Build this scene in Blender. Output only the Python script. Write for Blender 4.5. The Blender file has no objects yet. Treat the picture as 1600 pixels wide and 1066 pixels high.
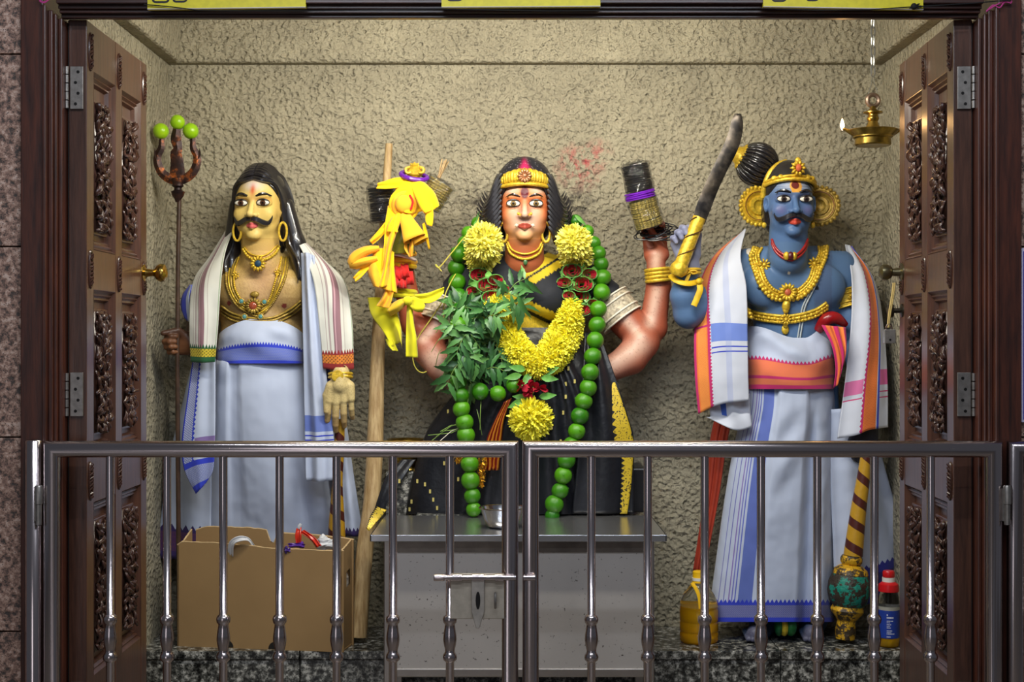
import bpy, math, random
import numpy as np
from mathutils import Vector, Matrix
from mathutils.bvhtree import BVHTree
random.seed(7)
SC = bpy.context.scene
COL = SC.collection
PI = math.pi
# the lens: 50.4 mm on a 36 mm sensor, 1.27 m above the hall floor, looking along +Y
FL, CX, CY, EYE = 2240.0, 800.0, 533.0, 1.27
cam = bpy.data.cameras.new('camera'); cam.sensor_width = 36; cam.lens = FL/1600*36; cam.clip_start = .05
camo = bpy.data.objects.new('camera', cam); COL.objects.link(camo)
camo.location = (0, 0, EYE); camo.rotation_euler = (PI/2, 0, 0); SC.camera = camo
SC.view_settings.view_transform = 'Standard'; SC.view_settings.look = 'None'
SC.view_settings.gamma = 1; SC.view_settings.use_curve_mapping = False
SC.view_settings.exposure = 0.0
w = bpy.data.worlds.new('world'); SC.world = w; w.use_nodes = True
w.node_tree.nodes['Background'].inputs[0].default_value = (.55, .6, .72, 1)
w.node_tree.nodes['Background'].inputs[1].default_value = .13

def lamp(name, loc, rot, size, power, col):
    l = bpy.data.lights.new(name, 'AREA'); l.shape = 'RECTANGLE'; l.size, l.size_y = size
    l.energy = power; l.color = col
    o = bpy.data.objects.new(name, l); COL.objects.link(o); o.location = loc; o.rotation_euler = rot
    return o
# fluorescent tube inside the shrine, above and behind the lintel
lamp('shrine_tube_light', (.0, 4.2, 2.36), (math.radians(48), 0, 0), (1.5, .06), 40, (1, .95, .82))
# twin fluorescent tubes on the hall ceiling in front of the shrine
# added area light behind the camera: frontal fill and streaks on the steel
lamp('added_fill_light', (-1.6, -2.3, 1.3), (math.radians(90), 0, math.radians(-14)), (1.3, 2.3), 17, (.95, .93, 1))
lamp('hall_tube_light', (.05, 2.62, 2.92), (math.radians(22), 0, 0), (2.4, .05), 27, (.8, .88, 1))
lamp('hall_tube_light.001', (.05, 1.55, 2.92), (math.radians(38), 0, 0), (2.4, .05), 27, (.8, .88, 1))

def P(px, py, D):
    return Vector(((px-CX)*D/FL, D, EYE-(py-CY)*D/FL))
def lerp(a, b, t): return a+(b-a)*t
def sstep(a, b, x):
    t = np.clip((x-a)/(b-a), 0, 1); return t*t*(3-2*t)
def L(*c):
    f = lambda v: (v/12.92 if v <= .04045 else ((v+.055)/1.055)**2.4)
    return tuple(f(v/255) for v in c[:3])+(1.0,)

# ---------- node materials
class X:
    def __init__(s, nt, k): s.nt, s.k = nt, k
    def _m(s, op, *a):
        n = s.nt.nodes.new('ShaderNodeMath'); n.operation = op
        for i, v in enumerate((s,)+a):
            if isinstance(v, X): s.nt.links.new(v.k, n.inputs[i])
            else: n.inputs[i].default_value = v
        return X(s.nt, n.outputs[0])
    def __add__(s, o): return s._m('ADD', o)
    def __sub__(s, o): return s._m('SUBTRACT', o)
    def __mul__(s, o): return s._m('MULTIPLY', o)
    def gt(s, o): return s._m('GREATER_THAN', o)
    def lt(s, o): return s._m('LESS_THAN', o)
    def ping(s, o): return s._m('PINGPONG', o)
    def frac(s): return s._m('FRACT')
class NM:
    def __init__(s, name, rough=.5, metal=0, **kw):
        s.m = bpy.data.materials.new(name); s.m.use_nodes = True; s.nt = s.m.node_tree
        s.b = s.nt.nodes['Principled BSDF']; s.inp('Roughness', rough); s.inp('Metallic', metal)
        for k, v in kw.items(): s.inp(k.replace('_', ' ').title(), v)
    def inp(s, k, v):
        i = s.b.inputs[k]
        if isinstance(v, X): s.nt.links.new(v.k, i)
        else: i.default_value = v
    def n(s, t): return s.nt.nodes.new(t)
    def coord(s, out='Object', scale=None):
        c = s.n('ShaderNodeTexCoord').outputs[out]
        if scale is not None:
            mp = s.n('ShaderNodeMapping'); s.nt.links.new(c, mp.inputs[0]); mp.inputs['Scale'].default_value = scale
            c = mp.outputs[0]
        return c
    def noise(s, scale, detail=4, rough=.55, vec=None, stretch=None):
        n = s.n('ShaderNodeTexNoise'); n.inputs['Scale'].default_value = scale
        n.inputs['Detail'].default_value = detail; n.inputs['Roughness'].default_value = rough
        s.nt.links.new(vec or s.coord(scale=stretch), n.inputs['Vector']); return X(s.nt, n.outputs[0])
    def voro(s, scale, out=0, feat='F1', vec=None):
        n = s.n('ShaderNodeTexVoronoi'); n.feature = feat; n.inputs['Scale'].default_value = scale
        s.nt.links.new(vec or s.coord(), n.inputs['Vector']); return X(s.nt, n.outputs[out])
    def ramp(s, x, stops, interp='LINEAR'):
        n = s.n('ShaderNodeValToRGB'); n.color_ramp.interpolation = interp; e = n.color_ramp.elements
        while len(e) < len(stops): e.new(.5)
        for i, (p, c) in enumerate(stops): e[i].position = p; e[i].color = c
        s.nt.links.new(x.k, n.inputs[0]); return X(s.nt, n.outputs[0])
    def mix(s, f, a, b, mode='MIX'):
        n = s.n('ShaderNodeMix'); n.data_type = 'RGBA'; n.blend_type = mode
        for i, v in ((0, f), (6, a), (7, b)):
            if isinstance(v, X): s.nt.links.new(v.k, n.inputs[i])
            else: n.inputs[i].default_value = v
        return X(s.nt, n.outputs[2])
    def bump(s, h, strength=.5, dist=.01, prev=None):
        n = s.n('ShaderNodeBump'); n.inputs['Strength'].default_value = strength; n.inputs['Distance'].default_value = dist
        s.nt.links.new(h.k, n.inputs['Height'])
        if prev: s.nt.links.new(prev.k, n.inputs['Normal'])
        x = X(s.nt, n.outputs[0]); s.nt.links.new(x.k, s.b.inputs['Normal']); return x
    def uv(s):
        sp = s.n('ShaderNodeSeparateXYZ'); s.nt.links.new(s.coord('UV'), sp.inputs[0])
        return X(s.nt, sp.outputs[0]), X(s.nt, sp.outputs[1])
    def attr(s, name='Col'):
        a = s.n('ShaderNodeAttribute'); a.attribute_name = name; return X(s.nt, a.outputs[0])

def plain(name, col, rough=.5, metal=0, vary=.25, vs=30, bump=0, bs=120, bd=.002, dark=.75, **kw):
    m = NM(name, rough, metal, **kw)
    d = tuple(v*dark for v in col[:3])+(1,)
    m.inp('Base Color', m.mix(m.ramp(m.noise(vs), [(.35, (0, 0, 0, 1)), (.65, (1, 1, 1, 1))]), d, col) if vary else col)
    if bump: m.bump(m.noise(bs), bump, bd)
    return m.m
def painted(name, rough=.32, bump=.15, bs=160, coat=.0, metal=0):
    m = NM(name, rough, metal); m.inp('Coat Weight', coat); m.inp('Specular IOR Level', .22)
    c = m.attr(); m.inp('Base Color', c)
    m.inp('Roughness', m.noise(40)*.25+(rough-.1)); m.bump(m.noise(bs), bump, .003); return m.m
def cloth(name, base, bands=(), rough=.85, bump=.12, sheen=.15):
    """woven cloth: bands = (axis, lo, hi, colour, options) painted over the base in uv space"""
    m = NM(name, rough); m.inp('Sheen Weight', sheen); u, v = m.uv()
    col = m.mix(m.noise(6), base, tuple(min(1, c*1.06) for c in base[:3])+(1,))
    for ax, lo, hi, c, *o in bands:
        o = o[0] if o else {}
        a, b = (u, v) if ax == 'u' else (v, u)
        q = a
        if 'zn' in o:      # serrated (temple) edge
            t = (b*o['zn']).ping(1)*o['za']
            k1 = a.gt(t*-1+(lo+o['za'])) if o.get('zs', 'lo') == 'lo' else a.gt(lo)
            k2 = a.lt(t+(hi-o['za'])) if o.get('zs', 'lo') == 'hi' else a.lt(hi)
        else: k1, k2 = a.gt(lo), a.lt(hi)
        k = k1*k2
        if 'on' in o: k = k*b.gt(o['on'][0])*b.lt(o['on'][1])
        cc = c
        if 'pat' in o:
            c2, fu, fv = o['pat']
            cc = m.mix((u*fu+v*fv).frac().gt(.5)*(u*fu-v*fv).frac().gt(.4), c, c2)
        col = m.mix(k*o.get('al', 1), col, cc)
    m.inp('Base Color', col)
    m.bump(m.noise(8, 2, .5, vec=m.coord(scale=(1, 1, .75))), min(1, bump*4.2), .03); return m.m

# ---------- meshes
class MB:
    def __init__(s): s.V, s.F, s.U, s.C, s.MI = [], [], [], [], []; s.mi = 0; s.c = None
    def add(s, V, F, U=None):
        o = len(s.V); V = [tuple(v) for v in V]; s.V += V
        s.F += [tuple(i+o for i in f) for f in F]; s.MI += [s.mi]*len(F)
        s.U += list(U) if U is not None else [(0, 0)]*len(V)
        s.C += [s.c or (1, 1, 1, 1)]*len(V); return s
    def box(s, lo, hi, M=None):
        V = [Vector((x, y, z)) for x in (lo[0], hi[0]) for y in (lo[1], hi[1]) for z in (lo[2], hi[2])]
        if M is not None: V = [M @ v for v in V]
        return s.add(V, [(0, 1, 3, 2), (4, 6, 7, 5), (0, 4, 5, 1), (2, 3, 7, 6), (0, 2, 6, 4), (1, 5, 7, 3)])
    def tube(s, pts, r, n=8, closed=False, caps=True, flat=1.0, up=None):
        pts = [Vector(p) for p in pts]; m = len(pts)
        rs = list(r) if hasattr(r, '__len__') else [r]*m
        V, U = [], []; N = None
        for i, p in enumerate(pts):
            a, b = pts[i-1] if (i or closed) else p, pts[(i+1) % m] if (i < m-1 or closed) else p
            t = (b-a).normalized() if (b-a).length > 1e-9 else Vector((0, 0, 1))
            if N is None:
                ref = Vector(up) if up else (Vector((0, 0, 1)) if abs(t.z) < .9 else Vector((0, 1, 0)))
                N = (ref-t*ref.dot(t)).normalized()
            else:
                N = N-t*N.dot(t); N = N.normalized() if N.length > 1e-6 else Vector((1, 0, 0))
            B = t.cross(N)
            for j in range(n):
                q = 2*PI*j/n; V.append(p+N*math.cos(q)*rs[i]*flat+B*math.sin(q)*rs[i]); U.append((j/n, i/max(1, m-1)))
        F = []
        for i in range(m if closed else m-1):
            for j in range(n):
                F.append((i*n+j, i*n+(j+1) % n, ((i+1) % m)*n+(j+1) % n, ((i+1) % m)*n+j))
        if caps and not closed: F += [tuple(range(n-1, -1, -1)), tuple((m-1)*n+j for j in range(n))]
        return s.add(V, F, U)
    def lathe(s, prof, M=None, n=20, capb=True, capt=True):
        V, F, U = [], [], []; m = len(prof)
        for i, (r, z) in enumerate(prof):
            for j in range(n):
                q = 2*PI*j/n; v = Vector((r*math.cos(q), r*math.sin(q), z)); V.append(M @ v if M is not None else v); U.append((j/n, i/(m-1)))
        for i in range(m-1):
            for j in range(n): F.append((i*n+j, i*n+(j+1) % n, (i+1)*n+(j+1) % n, (i+1)*n+j))
        if capb: F.append(tuple(range(n-1, -1, -1)))
        if capt: F.append(tuple((m-1)*n+j for j in range(n)))
        return s.add(V, F, U)
    def ell(s, c, r, R=None, n=12, m=8):
        r = r if hasattr(r, '__len__') else (r, r, r); c = Vector(c); V, F = [], []
        def tr(v): v = Vector((v[0]*r[0], v[1]*r[1], v[2]*r[2])); return c+(R @ v if R is not None else v)
        V.append(tr((0, 0, -1)))
        for i in range(1, m):
            a = -PI/2+PI*i/m
            for j in range(n): q = 2*PI*j/n; V.append(tr((math.cos(a)*math.cos(q), math.cos(a)*math.sin(q), math.sin(a))))
        V.append(tr((0, 0, 1)))
        for j in range(n): F.append((0, 1+(j+1) % n, 1+j)); F.append((len(V)-1, 1+(m-2)*n+j, 1+(m-2)*n+(j+1) % n))
        for i in range(m-2):
            for j in range(n): F.append((1+i*n+j, 1+i*n+(j+1) % n, 1+(i+1)*n+(j+1) % n, 1+(i+1)*n+j))
        return s.add(V, F)
    def grid(s, fn, nu, nv, cu=False):
        V, U, F = [], [], []; k = nu if cu else nu+1
        for j in range(nv+1):
            for i in range(k): V.append(fn(i/nu, j/nv)); U.append((i/nu, j/nv))
        for j in range(nv):
            for i in range(nu): a, b = j*k+i, j*k+(i+1) % k; F.append((a, b, b+k, a+k))
        return s.add(V, F, U)
    def prism(s, pts, lo, hi, M):
        """outline pts (2-D) extruded lo..hi along local z"""
        n = len(pts); V = [M @ Vector((x, y, lo)) for x, y in pts]+[M @ Vector((x, y, hi)) for x, y in pts]
        F = [tuple(range(n-1, -1, -1)), tuple(range(n, 2*n))]+[(i, (i+1) % n, (i+1) % n+n, i+n) for i in range(n)]
        return s.add(V, F)
    def build(s, name, mat, par=None, smooth=True, bev=0, solid=0, sub=0, ang=40):
        me = bpy.data.meshes.new(name)
        base = Vector((0, 0, 0))
        if par is None:
            A = np.array(s.V); base = Vector(((A[:, 0].min()+A[:, 0].max())/2, (A[:, 1].min()+A[:, 1].max())/2, A[:, 2].min()))
        me.from_pydata([Vector(v)-base for v in s.V], [], s.F)
        for mm in (mat if isinstance(mat, (list, tuple)) else [mat]): me.materials.append(mm)
        if any(s.MI): me.polygons.foreach_set('material_index', s.MI)
        li = np.empty(len(me.loops), np.int32); me.loops.foreach_get('vertex_index', li)
        if any(u != (0, 0) for u in s.U):
            me.uv_layers.new(name='UVMap').data.foreach_set('uv', np.array(s.U, np.float32)[li].ravel())
        if any(c != (1, 1, 1, 1) for c in s.C):
            me.attributes.new('Col', 'FLOAT_COLOR', 'POINT').data.foreach_set('color', np.array(s.C, np.float32).ravel())
        if smooth:
            me.polygons.foreach_set('use_smooth', np.ones(len(me.polygons), bool))
            if ang < 180: me.set_sharp_from_angle(angle=math.radians(ang))
        me.update()
        o = bpy.data.objects.new(name, me); COL.objects.link(o); o.location = base
        if par is not None: attach(o, par)
        if solid: q = o.modifiers.new('solid', 'SOLIDIFY'); q.thickness = solid; q.offset = 0
        if sub: q = o.modifiers.new('sub', 'SUBSURF'); q.levels = q.render_levels = sub
        if bev: q = o.modifiers.new('bev', 'BEVEL'); q.width = bev; q.segments = 2; q.limit_method = 'ANGLE'
        return o
def attach(o, par):
    o.parent = par
    if par.type == 'EMPTY': o.matrix_parent_inverse = Matrix.Translation(-par.location)
def tag(o, label=None, cat=None, group=None, kind=None):
    for k, v in (('label', label), ('category', cat), ('group', group), ('kind', kind)):
        if v: o[k] = v
    return o
def thing(name, label, cat, loc, group=None):
    o = bpy.data.objects.new(name, None); COL.objects.link(o); o.location = loc; o.empty_display_size = .05
    return tag(o, label, cat, group)
def struct(name, loc=(0, 0, 0)):
    o = bpy.data.objects.new(name, None); COL.objects.link(o); o.location = loc; o.empty_display_size = .05
    o['kind'] = 'structure'; return o
def inst(src, name, par, M):
    """another part sharing a mesh"""
    o = src.copy(); o.name = name; COL.objects.link(o); o.parent = None; o.matrix_parent_inverse = Matrix.Identity(4)
    o.matrix_basis = M
    if par is not None:
        o.parent = par; o.matrix_parent_inverse = Matrix.Translation(-par.location)
    return o
def crom(pts, n):
    """Catmull-Rom resample of a polyline (tuples) to n points, even in arc length"""
    A = np.array([tuple(p) for p in pts], float)
    if len(A) == 2: return [Vector(A[0]+(A[1]-A[0])*t) for t in np.linspace(0, 1, n)]
    Q = np.vstack([2*A[0]-A[1], A, 2*A[-1]-A[-2]]); out = []
    for i in range(1, len(Q)-2):
        for t in np.linspace(0, 1, 12, endpoint=False):
            a, b, c, d = Q[i-1:i+3]
            out.append(.5*((2*b)+(c-a)*t+(2*a-5*b+4*c-d)*t*t+(3*b-a-3*c+d)*t**3))
    out.append(A[-1]); out = np.array(out)
    l = np.r_[0, np.cumsum(np.linalg.norm(np.diff(out, axis=0), axis=1))]; q = np.linspace(0, l[-1], n)
    R = np.stack([np.interp(q, l, out[:, k]) for k in range(out.shape[1])], 1)
    return [Vector(r) if len(r) <= 4 else r for r in R]
def sheet(cols, nu, nv, fold=None, pin=None):
    """cloth: cols = down-running polylines of (px,py,D); returns MB grid with uv"""
    cs = [crom([P(*p) for p in c], nv+1) for c in cols]
    rows = [crom([c[j] for c in cs], nu+1) if len(cs) > 2 else [cs[0][j].lerp(cs[1][j], i/nu) for i in range(nu+1)] for j in range(nv+1)]
    def fn(u, v):
        p = rows[round(v*nv)][round(u*nu)].copy()
        if fold: p.y += fold(u, v)
        return p
    return MB().grid(fn, nu, nv)

# ---------- signed-distance figures, meshed with surface nets: one continuous skin per body
class SDF:
    def __init__(s): s.p = []
    def cap(s, a, b, ra, rb=None, k=.02, sub=False):
        a, b = np.array(a, np.float32), np.array(b, np.float32); rb = ra if rb is None else rb
        ab = b-a; l2 = max(1e-9, float(ab @ ab))
        def f(X, Y, Z):
            t = np.clip(((X-a[0])*ab[0]+(Y-a[1])*ab[1]+(Z-a[2])*ab[2])/l2, 0, 1)
            return np.sqrt((X-a[0]-t*ab[0])**2+(Y-a[1]-t*ab[1])**2+(Z-a[2]-t*ab[2])**2)-(ra+(rb-ra)*t)
        m = max(ra, rb); s.p.append((f, np.minimum(a, b)-m, np.maximum(a, b)+m, k, sub)); return s
    def ell(s, c, r, k=.02, R=None, sub=False):
        c = np.array(c, np.float32); r = np.array(r if hasattr(r, '__len__') else (r,)*3, np.float32)
        Rm = np.array(R, np.float32)[:3, :3].T if R is not None else np.eye(3, dtype=np.float32)
        def f(X, Y, Z):
            x, y, z = X-c[0], Y-c[1], Z-c[2]
            q = [Rm[i, 0]*x+Rm[i, 1]*y+Rm[i, 2]*z for i in range(3)]
            k0 = np.sqrt(sum((q[i]/r[i])**2 for i in range(3))); k1 = np.sqrt(sum((q[i]/r[i]**2)**2 for i in range(3)))
            return k0*(k0-1)/np.maximum(k1, 1e-6)
        m = float(r.max()) if R is not None else r
        s.p.append((f, c-m, c+m, k, sub)); return s
    def path(s, pts, rs, k=.02):
        for i in range(len(pts)-1): s.cap(pts[i], pts[i+1], rs[i], rs[i+1], k)
        return s
    def mesh(s, lo, hi, h):
        lo, hi = np.array(lo, float), np.array(hi, float); n = np.maximum(4, np.ceil((hi-lo)/h).astype(int)+1)
        ax = [(lo[i]+h*np.arange(n[i])).astype(np.float32) for i in range(3)]
        d = np.full(n, 1.0, np.float32)
        for f, a, b, k, sub in s.p:
            m = k+3*h; i0 = [int(np.clip(np.floor((a[i]-m-lo[i])/h), 0, n[i])) for i in range(3)]
            i1 = [int(np.clip(np.ceil((b[i]+m-lo[i])/h)+1, 0, n[i])) for i in range(3)]
            if any(i1[i] <= i0[i] for i in range(3)): continue
            sl = tuple(slice(i0[i], i1[i]) for i in range(3))
            g = f(ax[0][sl[0]][:, None, None], ax[1][sl[1]][None, :, None], ax[2][sl[2]][None, None, :])
            e = d[sl]
            if sub: q = np.clip(.5-.5*(e+g)/k, 0, 1); d[sl] = e+(-g-e)*q+k*q*(1-q)
            else: q = np.clip(.5+.5*(e-g)/k, 0, 1); d[sl] = e+(g-e)*q-k*q*(1-q)
        return nets(d, lo, h)
def nets(d, lo, h):
    sg = d < 0; n = d.shape; c = (n[0]-1, n[1]-1, n[2]-1)
    acc = np.zeros(c+(3,), np.float32); cnt = np.zeros(c, np.int16)
    for ax in range(3):
        o = [i for i in range(3) if i != ax]
        for da in (0, 1):
            for db in (0, 1):
                s0 = [slice(0, c[i]) for i in range(3)]
                s0[o[0]] = slice(da, da+c[o[0]]); s0[o[1]] = slice(db, db+c[o[1]]); s1 = list(s0); s1[ax] = slice(1, 1+c[ax])
                A, B = d[tuple(s0)], d[tuple(s1)]; x = (A < 0) != (B < 0)
                t = np.where(x, A/np.where(x, A-B, 1), 0)
                acc[..., ax] += t; acc[..., o[0]] += da*x; acc[..., o[1]] += db*x; cnt += x
    act = cnt > 0; idx = np.full(c, -1, np.int64); idx[act] = np.arange(act.sum())
    ij = np.argwhere(act); V = lo+h*(ij+acc[act]/cnt[act][:, None]); F = []
    for ax in range(3):
        o = [(ax+1) % 3, (ax+2) % 3]
        s0 = [slice(1, c[i]) for i in range(3)]; s0[ax] = slice(0, c[ax]); s1 = list(s0); s1[ax] = slice(1, 1+c[ax])
        x = sg[tuple(s0)] != sg[tuple(s1)]; E = np.argwhere(x)+np.array([0 if i == ax else 1 for i in range(3)])
        fl = sg[tuple(s0)][x]
        def at(a, b):
            Q = E.copy(); Q[:, o[0]] -= a; Q[:, o[1]] -= b; return idx[Q[:, 0], Q[:, 1], Q[:, 2]]
        q = np.stack([at(0, 0), at(1, 0), at(1, 1), at(0, 1)], 1); q[~fl] = q[~fl][:, ::-1]
        F.append(q[(q >= 0).all(1)])
    return V, np.vstack(F)
def cut(block, *boxes):
    """drop the coarse faces where a finer block takes over"""
    V, F = block
    for lo, hi in boxes:
        ins = ((V > np.array(lo)+.006) & (V < np.array(hi)-.006)).all(1); F = F[~ins[F].all(1)]
    return V, F
def join_blocks(blocks):
    Vs, Fs, o = [], [], 0
    for V, F in blocks: Vs.append(V); Fs.append(F+o); o += len(V)
    return np.vstack(Vs), np.vstack(Fs)
def skin_obj(name, V, F, mat, par, colors=None):
    me = bpy.data.meshes.new(name)
    me.vertices.add(len(V)); me.vertices.foreach_set('co', np.ascontiguousarray(V, np.float32).ravel())
    me.loops.add(len(F)*4); me.loops.foreach_set('vertex_index', F.astype(np.int32).ravel())
    me.polygons.add(len(F)); me.polygons.foreach_set('loop_start', np.arange(len(F), dtype=np.int32)*4)
    me.polygons.foreach_set('use_smooth', np.ones(len(F), bool)); me.update(calc_edges=True); me.validate()
    if colors is not None: me.attributes.new('Col', 'FLOAT_COLOR', 'POINT').data.foreach_set('color', np.ascontiguousarray(colors, np.float32).ravel())
    me.materials.append(mat); o = bpy.data.objects.new(name, me); COL.objects.link(o); attach(o, par); return o
class Hit:
    """finds the point of a built surface seen at a pixel, so ornaments lie on the body"""
    def __init__(s): s.V, s.F = [], []
    def add(s, V, F):
        o = len(s.V); s.V += [tuple(v) for v in V]; s.F += [tuple(int(i)+o for i in f) for f in F]; s.t = None; return s
    def __call__(s, px, py, off=0, D=5.2):
        if s.t is None: s.t = BVHTree.FromPolygons(s.V, s.F)
        o = Vector((0, 0, EYE)); d = (P(px, py, 1)-o).normalized(); h = s.t.ray_cast(o, d)
        return h[0]-d*off if h[0] else P(px, py, D-off)
def hand(S, W, d, n, t, ln, curls, thumb, spread=.1, k=.006, pl=.5, fs=1.0, fr=1.0):
    """palm, four unequal jointed fingers and a side-rooted thumb; n = palm side, t = thumb side"""
    W, d, n, t = Vector(W), Vector(d).normalized(), Vector(n).normalized(), Vector(t).normalized()
    S.cap(W-d*.12*ln, W+d*.1*ln, .15*ln, .17*ln, k*2)
    tips = []
    for i, (f, c) in enumerate(zip((.43, .48, .44, .35), curls)):
        o = (.17-.115*i)*ln*(1+(pl < .5)*.12)
        b = W+d*(pl-.015*abs(i-1)*2)*ln+t*o
        S.cap(W+d*.12*ln+t*o*.8, b, .1*ln, .073*ln, k*3)
        p = b; a = 0
        dd = (d+t*spread*(1.5-i)/1.5*.5).normalized()
        r = (.068, .07, .066, .056)[i]*ln*fr; f = f*fs
        for sgl, ca, rr in zip((.45, .31, .24), c, (1, .92, .82)):
            a += math.radians(ca); q = p+(dd*math.cos(a)+n*math.sin(a))*sgl*f*ln
            S.cap(p, q, r*rr, r*rr*.93, k); p = q
        tips.append(p)
    b = W+d*.14*ln+t*.15*ln; m = W+d*thumb[0][0]*ln+t*thumb[0][1]*ln+n*thumb[0][2]*ln; e = W+d*thumb[1][0]*ln+t*thumb[1][1]*ln+n*thumb[1][2]*ln
    S.cap(b, m, .1*ln, .078*ln, k*2.5); S.cap(m, e, .074*ln, .058*ln, k); tips.append(e)
    return tips
# ================= setting =================
def stucco():
    m = NM('sprayed_stucco', .8)
    c = m.coord(); n1 = m.noise(88, 4, .6); v1 = m.voro(58, feat='SMOOTH_F1')
    col = m.ramp(m.noise(5, 4), [(.3, L(162, 154, 132)), (.7, L(186, 177, 152))])
    # smears of red powder and darker grey blotches on the wall around the central figure
    def blotch(ctr, rad, colr, col, amt, dens):
        sp = m.n('ShaderNodeVectorMath'); sp.operation = 'DISTANCE'; m.nt.links.new(m.n('ShaderNodeNewGeometry').outputs['Position'], sp.inputs[0]); sp.inputs[1].default_value = ctr
        d = X(m.nt, sp.outputs['Value'])*(1/rad)*-1+1
        f = d.gt(0)*d*m.ramp(m.noise(45, 3), [(.42, (0, 0, 0, 1)), (.68, (1, 1, 1, 1))])*dens
        n = m.n('ShaderNodeClamp'); m.nt.links.new((f*amt).k, n.inputs[0]); return m.mix(X(m.nt, n.outputs[0]), col, colr)
    col = blotch(P(905, 262, 5.5), .11, L(190, 78, 84), col, .8, 1.7)
    col = blotch(P(935, 240, 5.5), .07, L(196, 62, 76), col, .6, 1)
    col = blotch(P(895, 318, 5.5), .12, L(70, 66, 62), col, .9, 1.6)
    col = blotch(P(742, 318, 5.5), .12, L(80, 74, 66), col, .7, 1.6)
    m.inp('Base Color', col)
    b = m.bump(n1, 1.0, .018); m.bump(v1, 1.0, .016, b); return m.m
def granite(name, cols, sc=55, rough=.25):
    m = NM(name, rough)
    a = m.ramp(m.noise(sc, 3, .7), [(.36, cols[0]), (.48, cols[1]), (.56, cols[2]), (.66, cols[3])])
    m.inp('Base Color', m.mix(m.ramp(m.voro(sc*2.4), [(.15, (1, 1, 1, 1)), (.3, (0, 0, 0, 1))]), a, cols[0])); return m
STUCCO = stucco()
GRAN = granite('grey_granite', (L(20, 20, 20), L(70, 70, 66), L(125, 124, 118), L(190, 188, 180)), 42, .12).m
gp = granite('pink_granite', (L(74, 64, 58), L(148, 114, 98), L(182, 146, 126), L(212, 182, 164)), 60, .55); gp.bump(gp.noise(60), .35, .01); PINK = gp.m
def wood(name, a, b, rough=.35, stretch=(14, 14, 1.2), coat=.3):
    m = NM(name, rough); m.inp('Coat Weight', coat); m.inp('Coat Roughness', .25)
    v = m.coord(scale=stretch); nn = m.noise(5, 6, .65, vec=v)
    m.inp('Base Color', m.ramp(nn, [(.3, a), (.7, b)])); m.bump(nn, .12, .004); return m.m
FRAMEW = wood('reddish_teak', L(42, 22, 17), L(92, 46, 30), .38)
FRAMEH = wood('reddish_teak_lintel', L(34, 20, 17), L(76, 40, 30), .38, (1.2, 14, 14))
DOORW = wood('brown_teak', L(58, 37, 29), L(94, 60, 45), .3)
DOORD = wood('dark_teak_edge', L(14, 10, 9), L(28, 18, 15), .7, coat=0)
CARVE = plain('carved_teak', L(80, 50, 40), .22, vary=1, vs=30, coat_weight=.5) if False else plain('carved_teak', L(70, 45, 37), .25, vs=30)
STEEL = plain('brushed_stainless_steel', L(196, 184, 182), .2, 1, vs=4, dark=.94)
STEELP = plain('satin_steel_sheet', L(176, 170, 164), .36, 1, vs=8, dark=.86)
HINGE = plain('dull_steel_hinge', L(165, 158, 150), .38, .8, vs=60, dark=.7)
HOLE = plain('dark_screw', L(30, 28, 26), .4, .5, vary=0)
BRASS = plain('brass', L(205, 170, 84), .22, 1, vs=30, dark=.6)
GOLD = plain('gold_paint', L(240, 200, 60), .34, .35, vs=90, bump=.4, bs=220, bd=.004, dark=.6)
DGOLD = plain('worn_gold_paint', L(188, 156, 66), .36, .3, vs=70, bump=.4, bs=200, bd=.004, dark=.45)
HALLF = plain('hall_floor_tile', L(120, 112, 104), .3, vs=3)

XL, XR, DB, ZB = -1.315, 1.42, 5.5, 2.33
LZ, LF = .175, 5.06        # granite ledge: top height, front face depth
# back wall with the dropped beam across its top
b = MB(); b.box((XL-.2, DB, 0), (XR+.2, DB+.2, 2.75)); o = b.build('wall_back', STUCCO, smooth=False); o['kind'] = 'structure'
b = MB(); b.box((XL-.2, DB-.05, ZB), (XR+.2, DB+.01, 2.75)); o = b.build('trim_1', STUCCO, smooth=False, bev=.012); o['kind'] = 'structure'
for nm, x0, x1, bx0, bx1, tn in (('wall_left', XL-.2, XL, XL-.01, XL+.055, 'trim_2'), ('wall_right', XR, XR+.2, XR-.055, XR+.01, 'trim_3')):
    b = MB(); b.box((x0, 4.02, 0), (x1, DB+.2, 2.75)); o = b.build(nm, STUCCO, smooth=False); o['kind'] = 'structure'
    b = MB(); b.box((bx0, 4.06, ZB), (bx1, DB-.04, 2.75)); o = b.build(tn, STUCCO, smooth=False, bev=.012); o['kind'] = 'structure'
o = MB().box((XL-.2, 4.02, 2.7), (XR+.2, DB+.2, 2.8)).build('ceiling', plain('white_ceiling', L(215, 208, 190), .8, vary=0), smooth=False); o['kind'] = 'structure'
o = MB().box((-5, -2.5, -.1), (5, DB+.2, 0)).build('floor', HALLF, smooth=False); o['kind'] = 'structure'
# ledge: front slabs and top slabs of polished granite
lg = struct('ledge', (0, LF, 0))
xs = [XL, -.75, -.17, .455, .95, XR]
core = MB().box((XL, LF+.03, 0), (XR, DB, LZ-.03)).build('core', GRAN, lg, smooth=False)
for i in range(5):
    b = MB().box((xs[i]+.002, LF+.008, 0), (xs[i+1]-.002, LF+.032, LZ-.031)).build('front_slab', GRAN, lg, smooth=False, bev=.002)
    b = MB().box((xs[i]+.002, LF, LZ-.03), (xs[i+1]-.002, DB, LZ)).build('top_slab', GRAN, lg, smooth=False, bev=.003)
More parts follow.
